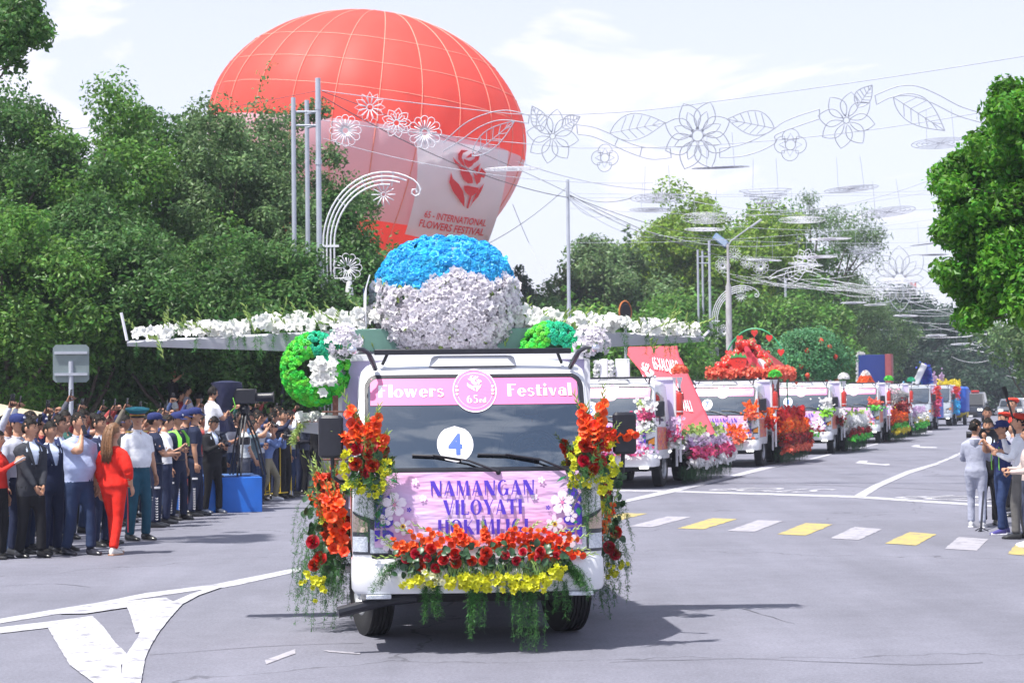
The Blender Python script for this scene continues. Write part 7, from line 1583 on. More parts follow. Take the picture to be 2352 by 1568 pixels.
    JOBS.append(dict(o=o,V=V,labs=labs,label=label,pos=Vector(pos),rz=rad(head_deg),h=height/1.75,top=top,legs=legs,shoe=shoe,jacket=jacket,hair=hair,hat=hat,hatcol=hatcol,skin=skin,look=look,tilt=tilt,hm=hm,ft=ft,neck=bend((0,-.002,1.515)),lean=lean,group=group,props=props,haircol=haircol,fem=fem,sleeve=sleeve,pose=pose,z=z))
def shell(cond,scale,mt,jitter=.004,cen=(0,.008,.13)):
    V,Lp,C,M=HEAD.flat(); V=V[:28*23]; F_=[tuple(Lp[i*4:i*4+4]) for i in range(28*22)]
    out=[];c0=np.array(cen)
    for f in F_:
        c=V[list(f)].mean(0)
        if cond(c): out.append(f)
    VV=c0+(V-c0)*np.array(scale); VV=VV+RNG.normal(size=VV.shape)*jitter
    m=MB(); m.add(VV,out); return m
def hl_short(c): return c[2]>.178-.0*c[1] and c[1]<-.03 or (c[1]>=-.03 and c[2]>.105+max(0,-c[1])*1.2 and not(c[1]<.0 and c[2]<.13)) or (c[1]>.03 and c[2]>.07)
HAIRM=None
def get_hair(kind):
    if kind in _hr: return _hr[kind]
    if kind=='short': m=shell(hl_short,(1.065,1.07,1.06),None,.0035)
    elif kind=='full': m=shell(hl_short,(1.11,1.11,1.10),None,.006)
    elif kind=='grey': m=shell(hl_short,(1.08,1.09,1.07),None,.003)
    elif kind=='bald': m=shell(lambda c:(c[1]>-.01 and .08<c[2]<.15),(1.07,1.08,1.02),None,.003)
    else:
        m=shell(hl_short,(1.16,1.16,1.12),None,.004)
        for k in range(46):
            x=RNG.uniform(-.085,.085); y=.05+RNG.uniform(0,.055)*(1-abs(x)*6); q=[(x*.8,y*.8,.20),(x*1.05,y+.02,.10),(x*1.15+RNG.normal()*.01,y+.045,-.02),(x*1.1+RNG.normal()*.02,y+.055+RNG.normal()*.01,-.14),(x*.8+RNG.normal()*.02,y+.05,-.20-RNG.random()*.08)]; m.tube(q,[.012,.016,.016,.013,.004],5)
    _hr[kind]=m; return m
_hr={}
def hat_mb(kind,jb=None):
    m=MB()
    if kind=='cap':
        m.lathe([(.098,.145),(.102,.17),(.094,.215),(.062,.243),(.012,.252)],20); m.xf(Matrix.Diagonal((.93,1.12,1,1)))
        m.loft([[(x,-.10-.085*math.cos(x*11)*k,.150+.0-.02*k) for x in np.linspace(-.075,.075,7)]+[(x,-.085-.08*math.cos(x*11)*k,.143-.02*k) for x in np.linspace(.075,-.075,7)] for k in (0,.5,1)]); return m
    if kind=='beret':
        m.lathe([(.095,.165),(.115,.185),(.122,.21),(.10,.235),(.04,.246),(.005,.247)],20); m.xf(Matrix.Translation((.0,.012,0))@Matrix.Diagonal((1,1.1,1,1))@Matrix.Rotation(rad(-10),4,'X')); return m
    if kind=='phones':
        m.tube([(.088*math.cos(a),.01,.14+.115*math.sin(a)) for a in np.linspace(-.1,PI+.1,13)],.010,6)
        for s in (-1,1): m.xf(Matrix.Identity(4)); m.ell((s*.09,.006,.12),(.018,.034,.038),0,10,6)
        return m
    if kind=='helmet': m.lathe([(.11,.12),(.115,.17),(.10,.23),(.05,.26),(.01,.268)],18); m.xf(Matrix.Diagonal((.95,1.1,1,1))); return m
def finish_people():
    TMP.view_layers[0].update(); dg=TMP.view_layers[0].depsgraph; dg.update()
    M_iris=M_eye; made={}
    for J in JOBS:
        ev=J['o'].evaluated_get(dg); me0=ev.to_mesh(); nv=len(me0.vertices); co=np.empty(nv*3,np.float32); me0.vertices.foreach_get('co',co); co=co.reshape(-1,3).astype(float)
        npoly=len(me0.polygons); lv=np.empty(len(me0.loops),np.int32); me0.loops.foreach_get('vertex_index',lv); lt=np.empty(npoly,np.int32); me0.polygons.foreach_get('loop_total',lt); ls=np.empty(npoly,np.int32); me0.polygons.foreach_get('loop_start',ls)
        kd=KDTree(len(J['V'])); 
        for i,v in enumerate(J['V']): kd.insert(v,i)
        kd.balance(); labs=J['labs']; mi=np.empty(npoly,int)
        cen=np.add.reduceat(co[lv],ls,axis=0)/lt[:,None]
        for i in range(npoly): mi[i]=labs[kd.find(cen[i])[1]] if kd.find(cen[i])[1]<len(labs) else 1
        mi=np.where(mi==6,6,mi); ev.to_mesh_clear()
        # cloth folds: low noise displacement where clothed
        disp=np.array([noise.noise(Vector((v[0]*9+J['rz'],v[1]*9,v[2]*5)))+.5*noise.noise(Vector((v[0]*22,v[1]*22,v[2]*14))) for v in co]); 
        ctr=co.copy(); ctr[:,2]=0; nrm=co-np.array((0,0,0)); nn=nrm.copy(); nn[:,2]=0; nn/=np.linalg.norm(nn,axis=1)[:,None]+1e-6
        co=co+nn*(disp*.007)[:,None]
        b=MB(); b.V=[co]; b.L=[lv.astype(int)]; b.C=[lt.astype(int)]; b.M=[mi]; b.n=nv
        hd=Matrix.Translation(J['neck'])@Matrix.Scale(1.05,4)@Matrix.Rotation(rad(J['look']),4,'Z')@Matrix.Rotation(rad(J['tilt']+J['lean']*.3),4,'X')
        hb=MB().inst(HEAD,[np.array(hd)]); V_,L_,C_,M_=hb.flat(); b.inst(hb,[np.eye(4)])
        for s,elb,wr in J['hm']:
            d=(wr-elb).normalized(); hk='grip' if (isinstance(J['pose'],str) and J['pose'] in ('ear','phone','camera','hold','chest','holdR','high','two_high','shoulder')) else 'open'
            zz=-d; yy=Vector((0,1,0)) if abs(d.y)<.8 else Vector((0,0,1)); 
            if hk=='open': yy=Vector((-s,0,0))*-1
            xx=yy.cross(zz).normalized(); yy=zz.cross(xx); m4=Matrix.Identity(4)
            for i,c in enumerate((xx,yy,zz)):
                for j in range(3): m4[j][i]=c[j]
            m4.translation=wr-d*.01
            if s>0: m4=m4@Matrix.Diagonal((-1,1,1,1))
            b.inst(HANDS[hk],[np.array(m4)])
        sk=(M_skin,M_skin2)[J['skin']]; shirt=cloth((.62,.70,.86)) if J['jacket']=='jacket' else cloth(J['top'])
        if J['jacket']=='jacket' and J.get('under'): shirt=cloth(J['under'])
        hc=mat('hair_%d'%int(J['haircol'][0]*1000),J['haircol'],.5,var=.35,vs=40,bump=.5,bs=50) if J['haircol'] else M_hair
        mats=[sk,cloth(J['top']),cloth(J['legs']),M_eye,M_lip,M_hair,shirt]
        root=thing('person',J['label'],'person',T(J['pos']+Vector((0,0,J['z'])),rz=J['rz'])@Matrix.Scale(J['h'],4),J['group'])
        b.build('body',mats,root,auto=None)
        if J['hair']: MB().inst(get_hair(J['hair']),[np.array(hd)]).build('hair',hc,root,auto=None)
        if J['hat'] in('cap','beret','phones','helmet'):
            MB().inst(hat_mb(J['hat']),[np.array(hd)]).build({'cap':'cap','beret':'beret','phones':'headphones','helmet':'helmet'}[J['hat']],cloth(J['hatcol']),root,auto=50)
            if J['hat']=='cap': MB().ell((0,-.106,.195),(.022,.006,.018),0,10,5).xf(hd).build('cap_badge',M_framew,root)
        if J['hat']=='officer':
            h_=MB().lathe([(.098,.145),(.100,.185)],22,0,False).xf(Matrix.Diagonal((.94,1.1,1,1))).xf(hd).build('peaked_cap',mat('cap_band_red',(.50,.02,.02),.6),root)
            m=MB().lathe([(.100,.180),(.150,.225),(.155,.238),(.10,.252),(.01,.256)],26).xf(Matrix.Translation((0,-.005,0))@Matrix.Rotation(rad(8),4,'X')@Matrix.Diagonal((1,1.05,1,1))); m.xf(hd).build('crown',cloth((.01,.12,.16)),h_)
            MB().tube([(.102*math.cos(a)*.94,.102*math.sin(a)*1.1,.152) for a in np.linspace(0,2*PI,25)],.006,5,cap=False).xf(hd).build('gold_cord',mat('gold_cord',(.6,.4,.06),.4),h_)
            MB().loft([[(x,-.10-.05*math.cos(x*14)*k,.146-.022*k) for x in np.linspace(-.08,.08,7)]+[(x,-.095-.05*math.cos(x*14)*k,.141-.022*k) for x in np.linspace(.08,-.08,7)] for k in (0,.6,1)]).xf(hd).build('visor',M_black,h_); MB().ell((0,-.108,.168),(.014,.006,.014),0,8,5).xf(hd).build('badge',MATS['gold_cord'],h_)
        for s,ank in J['ft']:
            m=MB(); heel=J['fem'] and J['shoe'][0]>.4
            m.loft([[(s*.012*t*0+ank.x+w*math.cos(a), ank.y+yy, max(0.006 if not heel else .006, zc+hh*math.sin(a))) for a in np.linspace(0,2*PI,11)[:-1]] for t,(yy,w,zc,hh) in enumerate([(.072,.020,.045,.035),(.060,.036,.052,.050),(.02,.040,.06,.060),(-.05,.044,.042,.045),(-.12,.048,.032,.032),(-.175,.040,.026,.024),(-.20,.018,.020,.014)])]); sh_=m.build('shoe',mat('shoe_%d_%d'%(int(J['shoe'][0]*99),int(J['shoe'][2]*99)),J['shoe'],.3,var=.1,coat=.3),root)
            if J['shoe'][0]>.3 or J['shoe'][2]>.15: MB().rbox((ank.x,ank.y-.06,.011),(.09,.27,.02),.03).build('sole',M_framew if not heel else M_skin,sh_)
        if J['jacket']=='jacket':   # lapels and collar
            for s in (-1,1):
                pass
        hw={-1:root.matrix_world@J['hm'][0][2],1:root.matrix_world@J['hm'][1][2]}
        made[J['label']]=(root,J,hw,hd)
        for pr in J['props']: add_prop(pr,root,J,hw,hd)
        bpy.data.objects.remove(J['o'],do_unlink=True)
    bpy.data.scenes.remove(TMP); return made
_pm={}
def pmesh(k):
    if k in _pm: return _pm[k]
    if k=='phone': m=MB().rbox((0,0,0),(.075,.009,.155),.004).mesh('phone',[mat('phone_black',(.012,.012,.015),.15)])
    if k=='phonew': m=MB().rbox((0,0,0),(.075,.012,.155),.005).mesh('phone',[M_framew])
    _pm[k]=m; return m
def add_prop(pr,root,J,hw,hd):
    kind=pr[0]; lb=pr[1]; s=pr[2] if len(pr)>2 else -1; rz=J['rz']; h=hw[s]; fwd=Vector((math.sin(rz),-math.cos(rz),0)); R=Matrix.Rotation(rz,4,'Z')
    if kind in('phone','phonew'):
        up=h.z>J['pos'].z+J['z']+1.3; p=h+fwd*.05+Vector((0,0,.10 if up else .02)); o=link('phone',pmesh(kind),None,Matrix.Translation(p)@R@(Matrix.Rotation(rad(8 if up else 60),4,'X'))); o['label']=lb; o['category']='phone'; o['group']='phones held by spectators'
    elif kind=='camera':
        c=(hw[-1]+hw[1])/2+fwd*.06+Vector((0,0,.04)); r_=thing('photo_camera',lb,'camera',Matrix.Translation(c)@R,'photo cameras held by spectators'); MB().rbox((0,0,0),(.14,.07,.095),.015).rbox((0,-.0,.06),(.06,.06,.04),.01).build('camera_body',M_black,r_); MB().tube([(0,-.03,0),(0,-.13,0)],[.036,.040],14).build('lens',M_black,r_); MB().lathe([(.034,0),(.001,.004)],14).xf(Matrix.Translation((0,-.132,0))@Matrix.Rotation(PI/2,4,'X')).build('front_glass',mat('lens_glass',(.03,.03,.08),.05),r_)
    elif kind=='radio':
        up=h.z>J['pos'].z+1.3; r_=thing('walkie_talkie',lb,'walkie talkie',Matrix.Translation(h+fwd*.05+Vector((0,0,.06)))@R@Matrix.Rotation(rad(-25 if up else 70),4,'X'),'radios held in hand'); MB().rbox((0,0,0),(.055,.035,.13),.01).build('radio_case',M_black,r_); MB().tube([(.018,0,.06),(.018,.0,.25)],[.006,.004],6).build('antenna',M_black,r_)
    elif kind=='baton':
        r_=thing('traffic_baton',lb,'traffic baton',Matrix.Translation(h+Vector((0,0,-.09)))@R,None); MB().tube([(0,0,.05),(0,0,-.10)],.017,8).build('grip',M_black,r_); MB().tube([(0,0,-.10),(0,0,-.52)],[.022,.020],10).build('light_tube',mat('baton_orange',(.85,.12,.02),.4,trans=.3),r_)
    elif kind=='pistol':
        pass
# ---- who stands where (pixel grid of the third close-up, feet row -> ground depth)
def c3(x,y): return (x*.29713, 863.7+y*.29713)
def spot(x,fy=None,d=None):
    u,_=c3(x,0)
    if d is None: v=c3(x,fy)[1]; g_=G(u,v); return Vector((g_.x,g_.y+.0,0))
    p=P(u,800,d); return Vector((p.x,p.y,0))
def hgt(x,topy,pos,z=0): 
    u,v=c3(x,topy); p=P(u,v,pos.y); return p.z-z
NAVY=(.015,.022,.058); CHAR=(.035,.038,.048); BLK=(.012,.012,.015); POL=(.013,.019,.048); WHT=(.72,.74,.80); LBL=(.40,.50,.72); JEAN=(.020,.035,.085); GRY=(.42,.44,.50)
def pp(x,fy,ty,hd,label,d=None,**k):
    s=spot(x,fy,d); h=hgt(x,ty,s)*k.pop('hk',1.0); person(label,s,hd,h,**k); return s
pp(235,1400,340,46,'young man in a charcoal suit jacket and light blue shirt, hands clasped in front',top=CHAR,legs=BLK,jacket='jacket',pose='front',hair='full',shoe=(.01,.01,.012),step=.10,look=28)
pp(135,None,303,60,'policeman with a navy cap and white shouldered shirt behind the charcoal suit',d=26.3,top=(.45,.47,.55),legs=POL,hat='cap',sleeve='long')
pp(55,1372,722,70,'small boy in a black t-shirt and blue jeans at the left edge',top=BLK,legs=(.08,.13,.24),sleeve='short',pose='pocket',shoe=(.02,.02,.03),hair='short')
pp(-25,None,430,75,'woman in a red coat holding up a white phone at the very left edge',d=25.6,top=(.62,.03,.02),legs=BLK,pose=((-.12,-.36,1.34),(.24,-.03,.80)),fem=True,hair='long',props=(('phonew','white phone with three lenses held by the woman in the red coat',-1),))
pp(385,1325,362,45,'older man with receding hair in a navy suit between charcoal and blue suits',d=26.3,top=NAVY,legs=NAVY,jacket='jacket',hair='grey',look=20)
pp(460,1352,315,55,'man in a bright navy suit standing right of the older man',top=(.022,.032,.10),legs=(.020,.030,.09),jacket='jacket',hair='full',pose=((-.2,-.10,.82),(.22,-.12,.84)),step=.06,look=24)
pp(610,1380,292,48,'burly man in a light blue polo shirt and jeans speaking into a walkie talkie',top=(.36,.42,.62),legs=JEAN,sleeve='short',pose=((-.07,-.17,1.50),(.25,-.03,.80)),look=18,belly=.75,build=1.2,extra='out',hair='short',step=.12,shoe=(.015,.017,.03),props=(('radio','walkie talkie with antenna at the ear of the burly man in the polo shirt',-1),))
pp(765,1335,312,60,'man in a navy suit half hidden behind the woman in red',d=27.6,top=NAVY,legs=NAVY,jacket='jacket',hair='full')
pp(835,1330,385,85,'balding man just left of the blonde haired woman in red',d=28.0,top=NAVY,legs=NAVY,hair='bald',jacket='jacket')
pp(880,1376,376,158,'woman in a red jacket and red trousers, long light brown hair, seen from behind',top=(.68,.022,.012),legs=(.66,.022,.012),sleeve='puff',jacket='peplum',pose=((-.24,-.08,.90),(.24,-.04,.84)),fem=True,hair='long',haircol=(.16,.075,.03),shoe=(.66,.62,.58),step=.16,props=(('phonew','white phone in the lowered hand of the woman in red',1),),look=-20)
pp(1065,1268,258,52,'officer in a white shirt and teal trousers with a green and red peaked cap',top=WHT,legs=(.015,.075,.12),sleeve='short',hair='short',hat='officer',belly=.5,build=1.12,look=-38,pose=((-.25,-.05,.80),(.25,-.08,.86)),step=.05)
pp(1200,1168,292,112,'policeman in navy short sleeves and cap, back half turned, holding a radio in front',top=POL,legs=POL,sleeve='short',hat='cap',pose='hold',props=(('radio','radio held low in front of the policeman seen from behind',1),),hair='short',step=.05)
pp(1280,1140,306,95,'man in a white short sleeved shirt looking down between two policemen',top=WHT,legs=NAVY,sleeve='short',pose='chest',tilt=18,hair='short',props=(('phone','dark phone held by the white shirted man between two policemen',-1),))
pp(1372,1112,287,68,'policeman in a lime and navy vest with an orange baton',top=POL,legs=POL,sleeve='short',hat='cap',pose='down',props=(('baton','glowing orange traffic baton hanging from the hand of the lime vested policeman',1),),step=.05)
pp(1435,1100,268,60,'second row policeman in a navy cap peering over the lime vest',d=34.5,top=POL,legs=POL,hat='cap')
pp(1510,1082,252,98,'tall policeman in navy uniform with a white sleeve panel, arm hanging down',top=POL,legs=POL,sleeve='short',hat='cap',build=1.1,pose='down',step=.06)
pp(1640,1058,318,52,'man in a black open jacket over a white t-shirt looking down at his camera',top=BLK,legs=BLK,jacket='jacket',pose='chest',tilt=22,hair='full',belly=.5,shoe=(.05,.06,.09),props=(('camera','black camera held at chest height by the man in the black jacket',-1),),step=.08)
s_=spot(1635,None,35.6); person('cameraman in a white t-shirt and headphones standing on the blue platform, seen from behind',s_,128,(HC+(907-881)/F*35.6)-.62,(.74,.75,.80),(.30,.31,.36),sleeve='short',hat='phones',hatcol=(.02,.02,.02),pose='chest',z=.62,build=1.1,extra='out',belly=.2,tilt=8,hair='short')
pp(1885,1000,322,102,'young man in a pale grey t-shirt with hands low behind the tripod',d=37.2,top=(.55,.58,.60),legs=(.06,.065,.09),sleeve='short',hair='full',pose='front')
pp(1955,985,345,85,'man in a grey green shirt holding a phone up at the right of the tripod',d=38.0,top=(.10,.15,.18),legs=JEAN,sleeve='short',pose='phone',props=(('phone','black phone held upright by the man in the grey green shirt',-1),))
pp(2062,958,337,74,'photographer in a blue shirt, khaki trousers and white sneakers bending to his camera',top=(.13,.20,.42),legs=(.22,.20,.14),shoe=(.75,.76,.78),pose='camera',lean=14,crouch=.06,step=.16,hair='full',props=(('camera','black camera with a long lens at the eye of the khaki trousered photographer',-1),))
pp(2150,938,238,112,'tall young man in a white shirt and dark blue trousers right of the photographer',top=WHT,legs=(.02,.025,.07),pose=((-.16,-.30,1.50),(.2,-.18,.95)),hair='full',step=.12,props=(('phone','phone raised by the tall young man in the white shirt',-1),))
pp(2270,905,292,60,'man in a light blue dress shirt with dark trousers, arms in front',top=LBL,legs=(.03,.035,.07),pose='front',hair='short',look=25)
def pd(u,vt,d,hd,label,**k):
    p=P(u,800,d); top=P(u,vt,d).z-k.get('z',0); person(label,(p.x,p.y,0),hd,top,**k)
pd(688,945,42,70,'man in a black suit left of the big left mirror of truck number 4',top=BLK,legs=BLK,jacket='jacket',hair='short',pose='hold',props=(('phone','phone held by the black suited man beside the left mirror',1),))
pd(724,946,41,100,'second black suited man partly hidden by the left mirror',top=BLK,legs=BLK,jacket='jacket',hair='full',pose='phone',props=(('phone','phone held up behind the left mirror of truck number 4',-1),))
# rows behind, arms and phones raised
rp_=random.Random(4); cols=[((.02,.02,.03),'black'),((.50,.53,.62),'white'),((.03,.04,.12),'navy'),((.06,.09,.20),'blue'),((.28,.05,.05),'dark red'),((.09,.095,.12),'grey'),((.16,.14,.11),'beige'),((.05,.14,.12),'dark green')]
anch=[(60,'above the small boy'),(180,'behind the charcoal suit'),(265,'left of the older man'),(330,'above the older man'),(430,'behind the bright navy suit'),(500,'between the navy suit and the polo shirt'),(560,'above the polo shirt'),(640,'just behind the burly man'),(720,'above the half hidden navy suit'),(800,'above the balding man'),(880,'right above the woman in red'),(960,'left of the peaked cap'),(1010,'behind the peaked cap, left'),(1130,'right of the peaked cap'),(1180,'above the navy cap policeman'),(1240,'behind the white shirted man'),(1330,'above the lime vest'),(1400,'left of the tall policeman'),(1470,'behind the tall policeman'),(1570,'under the headphone cameraman'),(1700,'left of the draped television camera'),(1760,'below the draped television camera'),(1820,'left of the tripod'),(1860,'above the grey t-shirt'),(1925,'right above the tripod'),(1990,'behind the khaki photographer'),(2045,'above the khaki photographer'),(2100,'left of the tall young man'),(2200,'right of the tall young man'),(2240,'above the light blue dress shirt'),(2320,'left of the black suits'),(2345,'between the light blue shirt and the black suits')]
for i,(x,wh) in enumerate(anch):
    base=24.7+(x-235)/1850*14; d=base+rp_.uniform(2.2,3.4)+(1.2 if i%3==0 else 0); (c,cn_)=cols[rp_.randrange(len(cols))]; pose=['high','phone','two_high','down','high','phone'][i%6]
    s=spot(x,None,d); ty=rp_.uniform(255,330)-(x>1300)*10; h=min(1.92,max(1.58,hgt(x,ty,s))); sk=rp_.randrange(2); hat=['cap' if i%7==3 else None][0]
    hat=hat; what={'high':'holding a phone high','phone':'filming with a phone','two_high':'phone in both hands','down':'watching'}[pose]
    person('%s shirted spectator %s, %s'%(cn_,what,wh),s,rp_.uniform(45,100),h,c,JEAN if i%2 else BLK,sleeve='short' if i%2 else 'long',pose=pose,hair=['short','full','grey'][i%3],skin=sk,hat=hat,hatcol=(.03,.035,.10),look=rp_.uniform(-25,15),props=(() if pose=='down' else (('phone','phone of the %s shirted spectator %s'%(cn_,wh),-1),)),group='back rows of spectators')
for i,(x,wh) in enumerate([(30,'left edge'),(230,'charcoal suit'),(480,'bright navy suit'),(700,'half hidden navy suit'),(930,'woman in red'),(1100,'peaked cap'),(1300,'lime vest'),(1540,'headphone cameraman'),(1800,'draped camera'),(1950,'tripod'),(2080,'khaki photographer'),(2290,'light blue shirt')]):
    base=24.7+(x-235)/1850*14; d=base+5.2; s=spot(x,None,d); c,cn_=cols[(i*3+1)%8]
    person('farthest row spectator in %s, looking over heads near the %s'%(cn_,wh),s,rp_.uniform(50,95),rp_.uniform(1.72,1.86),c,BLK,pose=['high','down','two_high'][i%3],hair='short',skin=i%2,group='farthest row of spectators',props=(() if i%3==1 else (('phone','phone raised from the farthest row near the %s'%wh,-1),)))
for i,(x,wh,c,cn_) in enumerate([(1690,'half hidden by the black jacketed photographer',(.05,.06,.09),'dark blue'),(1760,'in front of the blue box edge',(.30,.32,.38),'grey'),(1830,'directly behind the tripod legs',(.012,.012,.016),'black'),(1915,'between the tripod and the grey green shirt',(.05,.10,.22),'blue'),(1990,'bent near the barrier',(.50,.53,.60),'white'),(2105,'squeezed behind the white shirt',(.015,.02,.05),'navy'),(2185,'in front of the yellow barrier',(.02,.02,.025),'black'),(2235,'beside the second barrier',(.30,.33,.42),'pale blue'),(2310,'at the shoulder of the light blue shirt',(.02,.022,.03),'black'),(2345,'under the small floral board',(.06,.07,.11),'dark grey')]):
    d=24.7+(x-235)/1850*14+rp_.uniform(.9,1.8); s=spot(x,None,d); ps=['phone','chest','down','hold','camera'][i%5]; wt='camera' if ps=='camera' else 'phone'
    pr_=[] if ps in('down','hold') else [(wt,'%s of the man in %s %s'%(wt,cn_,wh),-1)]
    person('man in %s %s'%(cn_,wh),s,rp_.uniform(50,100),rp_.uniform(1.68,1.80),c,[BLK,JEAN,NAVY][i%3],sleeve='short' if i%3==1 else 'long',pose=ps,hair=['short','full'][i%2],skin=i%2,look=rp_.uniform(-20,20),group='photographers and onlookers near the barriers',props=pr_)
# children standing on the low park wall
wl=thing('park_wall','low concrete park wall under the trees on which children stand','wall',T(P(400,800,43).x,43,0)); MB().rbox((0,0,.42),(9,.45,.84),.03).build('wall_body',M_kerb,wl)
for i,(u,vt,c,cn_,hz_,z) in enumerate([(394,889,(.55,.58,.62),'pale grey t-shirt, arm stretched left',120,.84),(415,900,(.30,.03,.04),'dark red top',100,.84),(430,888,(.45,.47,.60),'lilac grey t-shirt',110,.84),(456,905,(.5,.4,.4),'pink top and dark helmet',70,.6),(397,848,(.015,.015,.02),'black clothes perched highest in the tree, phone to the face',70,1.3)]):
    p=P(u,800,43); top=P(u,vt,43).z-z; person('child in %s'%cn_.replace(' perched highest in the tree, phone to the face',' perched highest in the tree'),(p.x,p.y-.0,0),hz_,min(1.6,max(1.1,top)),c,BLK,sleeve='short',pose=['hold','down','chest','down','phone'][i],hair='short',hat='helmet' if i==3 else None,hatcol=(.01,.01,.01),group='children on the park wall',z=z)
# right hand group
def c5(x,y): return ((2380+x*.2679)/1.0884,(980+y*.2679)/1.0884)
def pr(x,fy,ty,hd,label,d=None,**k):
    u,v=c5(x,fy or 0); 
    if d is None: s=G(u,v); s=Vector((s.x,s.y,0))
    else: p=P(u,800,d); s=Vector((p.x,p.y,0))
    t=P(*c5(x,ty),s.y).z; person(label,s,hd,t,group='press people on the right',**k); return s
RG_='press people on the right'
pr(232,1262,268,158,'man in a light grey hooded tracksuit seen from behind',top=(.36,.38,.48),legs=(.36,.38,.48),pose='hold',hair='full',shoe=(.6,.6,.62),step=.06,build=1.05,look=-35,jacket='peplum',hk=1) if False else pr(232,1262,268,158,'man in a light grey hooded tracksuit seen from behind',top=(.36,.38,.48),legs=(.36,.38,.48),pose='hold',hair='full',shoe=(.6,.6,.62),step=.06,build=1.05,look=-35,extra='out')
pr(352,1235,255,-20,'dark suited man being interviewed, behind the video camera',top=BLK,legs=BLK,jacket='jacket',hair='full')
pr(482,1325,275,-78,'cameraman in a navy vest with lime piping, navy cap, jeans and purple shoes',top=(.025,.035,.13),legs=(.025,.045,.12),sleeve='short',hat='cap',shoe=(.06,.05,.22),pose='shoulder',hair='short',build=1.08,step=.08)
pr(650,1368,210,-112,'man in a white shirt, grey trousers and red beret at the right edge',top=WHT,legs=(.13,.125,.12),hat='beret',hatcol=(.42,.035,.02),pose=((-.10,-.25,1.42),(.12,-.30,1.20)),hair='short',step=.06)
pr(318,None,148,-8,'man in a dark suit walking towards the camera behind the press group',d=37,top=NAVY,legs=NAVY,jacket='jacket',hair='short',skin=1)
pr(468,None,195,-60,'man in a red beret behind the navy capped cameraman',d=33.5,top=(.5,.5,.55),legs=BLK,hat='beret',hatcol=(.42,.035,.02))
pr(560,None,285,-100,'person in a grey lilac shirt between the two red berets',d=32,top=(.25,.25,.33),legs=BLK,hair='short')
pr(735,1440,330,-95,'person in white sneakers cut off by the right edge of the picture',top=(.55,.45,.42),legs=(.05,.06,.10),shoe=(.8,.8,.8),pose='hold')
pd(2322,916,40,-30,'red shirted man with a red cap in front of the far cars',top=(.62,.04,.03),legs=BLK,hat='beret',hatcol=(.60,.05,.03),group=RG_)
# driver behind the windscreen
person('driver in a pale blue shirt dimly seen behind the windscreen of truck number 4',TRUCK4@Vector((.52,1.05,0)),rad(0)+5,1.70,(.45,.52,.66),BLK,pose=((-.12,-.34,1.22),(.12,-.34,1.22)),hair='short',group=None,crouch=0,z=.42)
PEOPLE=finish_people()
# collars, stripes, hood, vest pieces as extra cloth parts
def part_on(label,mb,name,mt,**k):
    r=PEOPLE[label][0]; return mb.build(name,mt,r,**k)
def dblk(mb,pts,w,d): mb.tube(pts,w,6,flat=d); return mb
for lab,(r_,J,hw,hd) in PEOPLE.items():
    if J['jacket']=='jacket':
        for s in (-1,1):
            m=MB(); q=[(s*.045,-.030,1.485),(s*.085,-.085,1.42),(s*.080,-.128,1.33),(s*.035,-.140,1.20),(s*.010,-.138,1.13)]; m.tube(q,[.010,.020,.026,.018,.006],6,flat=.35); m.build('lapel',cloth(J['top']),r_)
    elif J['sleeve']!='puff' and J['top'][0]>.1 or J['hat']=='cap':
        m=MB(); m.tube([(.062*math.cos(a),.006+.060*math.sin(a),1.478-.012*math.sin(a)*-1) for a in np.linspace(0,2*PI,17)],.012,6,cap=False); m.build('collar',cloth(J['top']),r_)
    if J['top'] is POL:
        m=MB(); 
        for s,elb,wr in J['hm']: m.box((0,0,0),(.001,.001,.001)) 
        MB().tube([(.176*math.cos(a),.004+.122*math.sin(a),.99) for a in np.linspace(0,2*PI,21)],.020,6,cap=False,flat=.5).build('belt',M_black,r_)
        for s,ank in J['ft']:
            for k in range(9): MB().tube([(s*.176,ank.y*.2-.02,.46-.04*k),(s*.178,ank.y*.2,.445-.04*k),(s*.176,ank.y*.2+.02,.46-.04*k)],.005,4).build('reflective_chevron',M_framew,r_)
            MB().rbox((s*.172,-.0,.62),(.012,.09,.03),.003).build('leg_tag',M_framew,r_)
        MB().rbox((0,.128,1.30),(.13,.006,.045),.002).build('back_patch',mat('patch_grey',(.4,.42,.5),.6),r_)
        for s in (-1,1): MB().rbox((s*.205,.0,1.33),(.012,.075,.11),.004).build('sleeve_patch',M_framew,r_)
ofc='officer in a white shirt and teal trousers with a green and red peaked cap'
for s in (-1,1): part_on(ofc,MB().tube([(s*.185,.0,.88),(s*.178,-.01,.5),(s*.168,.0,.12)],.008,5),'red_stripe',mat('stripe_red',(.55,.02,.03),.6)); part_on(ofc,MB().rbox((s*.13,.0,1.455),(.10,.05,.015),.005),'epaulette',MATS['gold_cord'])
ht='man in a light grey hooded tracksuit seen from behind'
part_on(ht,MB().loft([[(x*k,.06+y*k,1.47-.02*j) for x,y in ((-.10,0),(-.06,.06),(0,.085),(.06,.06),(.10,0),(.05,-.04),(-.05,-.04))] for j,k in ((0,.75),(1,1.0),(4,1.05),(7,.6))]),'hood',cloth((.36,.38,.48)))
cm='cameraman in a navy vest with lime piping, navy cap, jeans and purple shoes'
for s in (-1,1): part_on(cm,MB().tube([(s*.12,-.112,1.36),(s*.13,-.125,1.2),(s*.13,-.12,1.0)],.008,5),'lime_piping',mat('piping_lime',(.25,.75,.08),.5)); 
lv='policeman in a lime and navy vest with an orange baton'
for s in (-1,1): part_on(lv,MB().tube([(s*.12,-.120,1.20),(s*.12,-.112,1.32),(s*.115,-.03,1.425),(s*.115,.06,1.41),(s*.12,.118,1.28)],[.045,.06,.062,.06,.045],8,flat=.28),'lime_shoulder',mat('vest_lime',(.25,.75,.08),.6,emis=None)); 
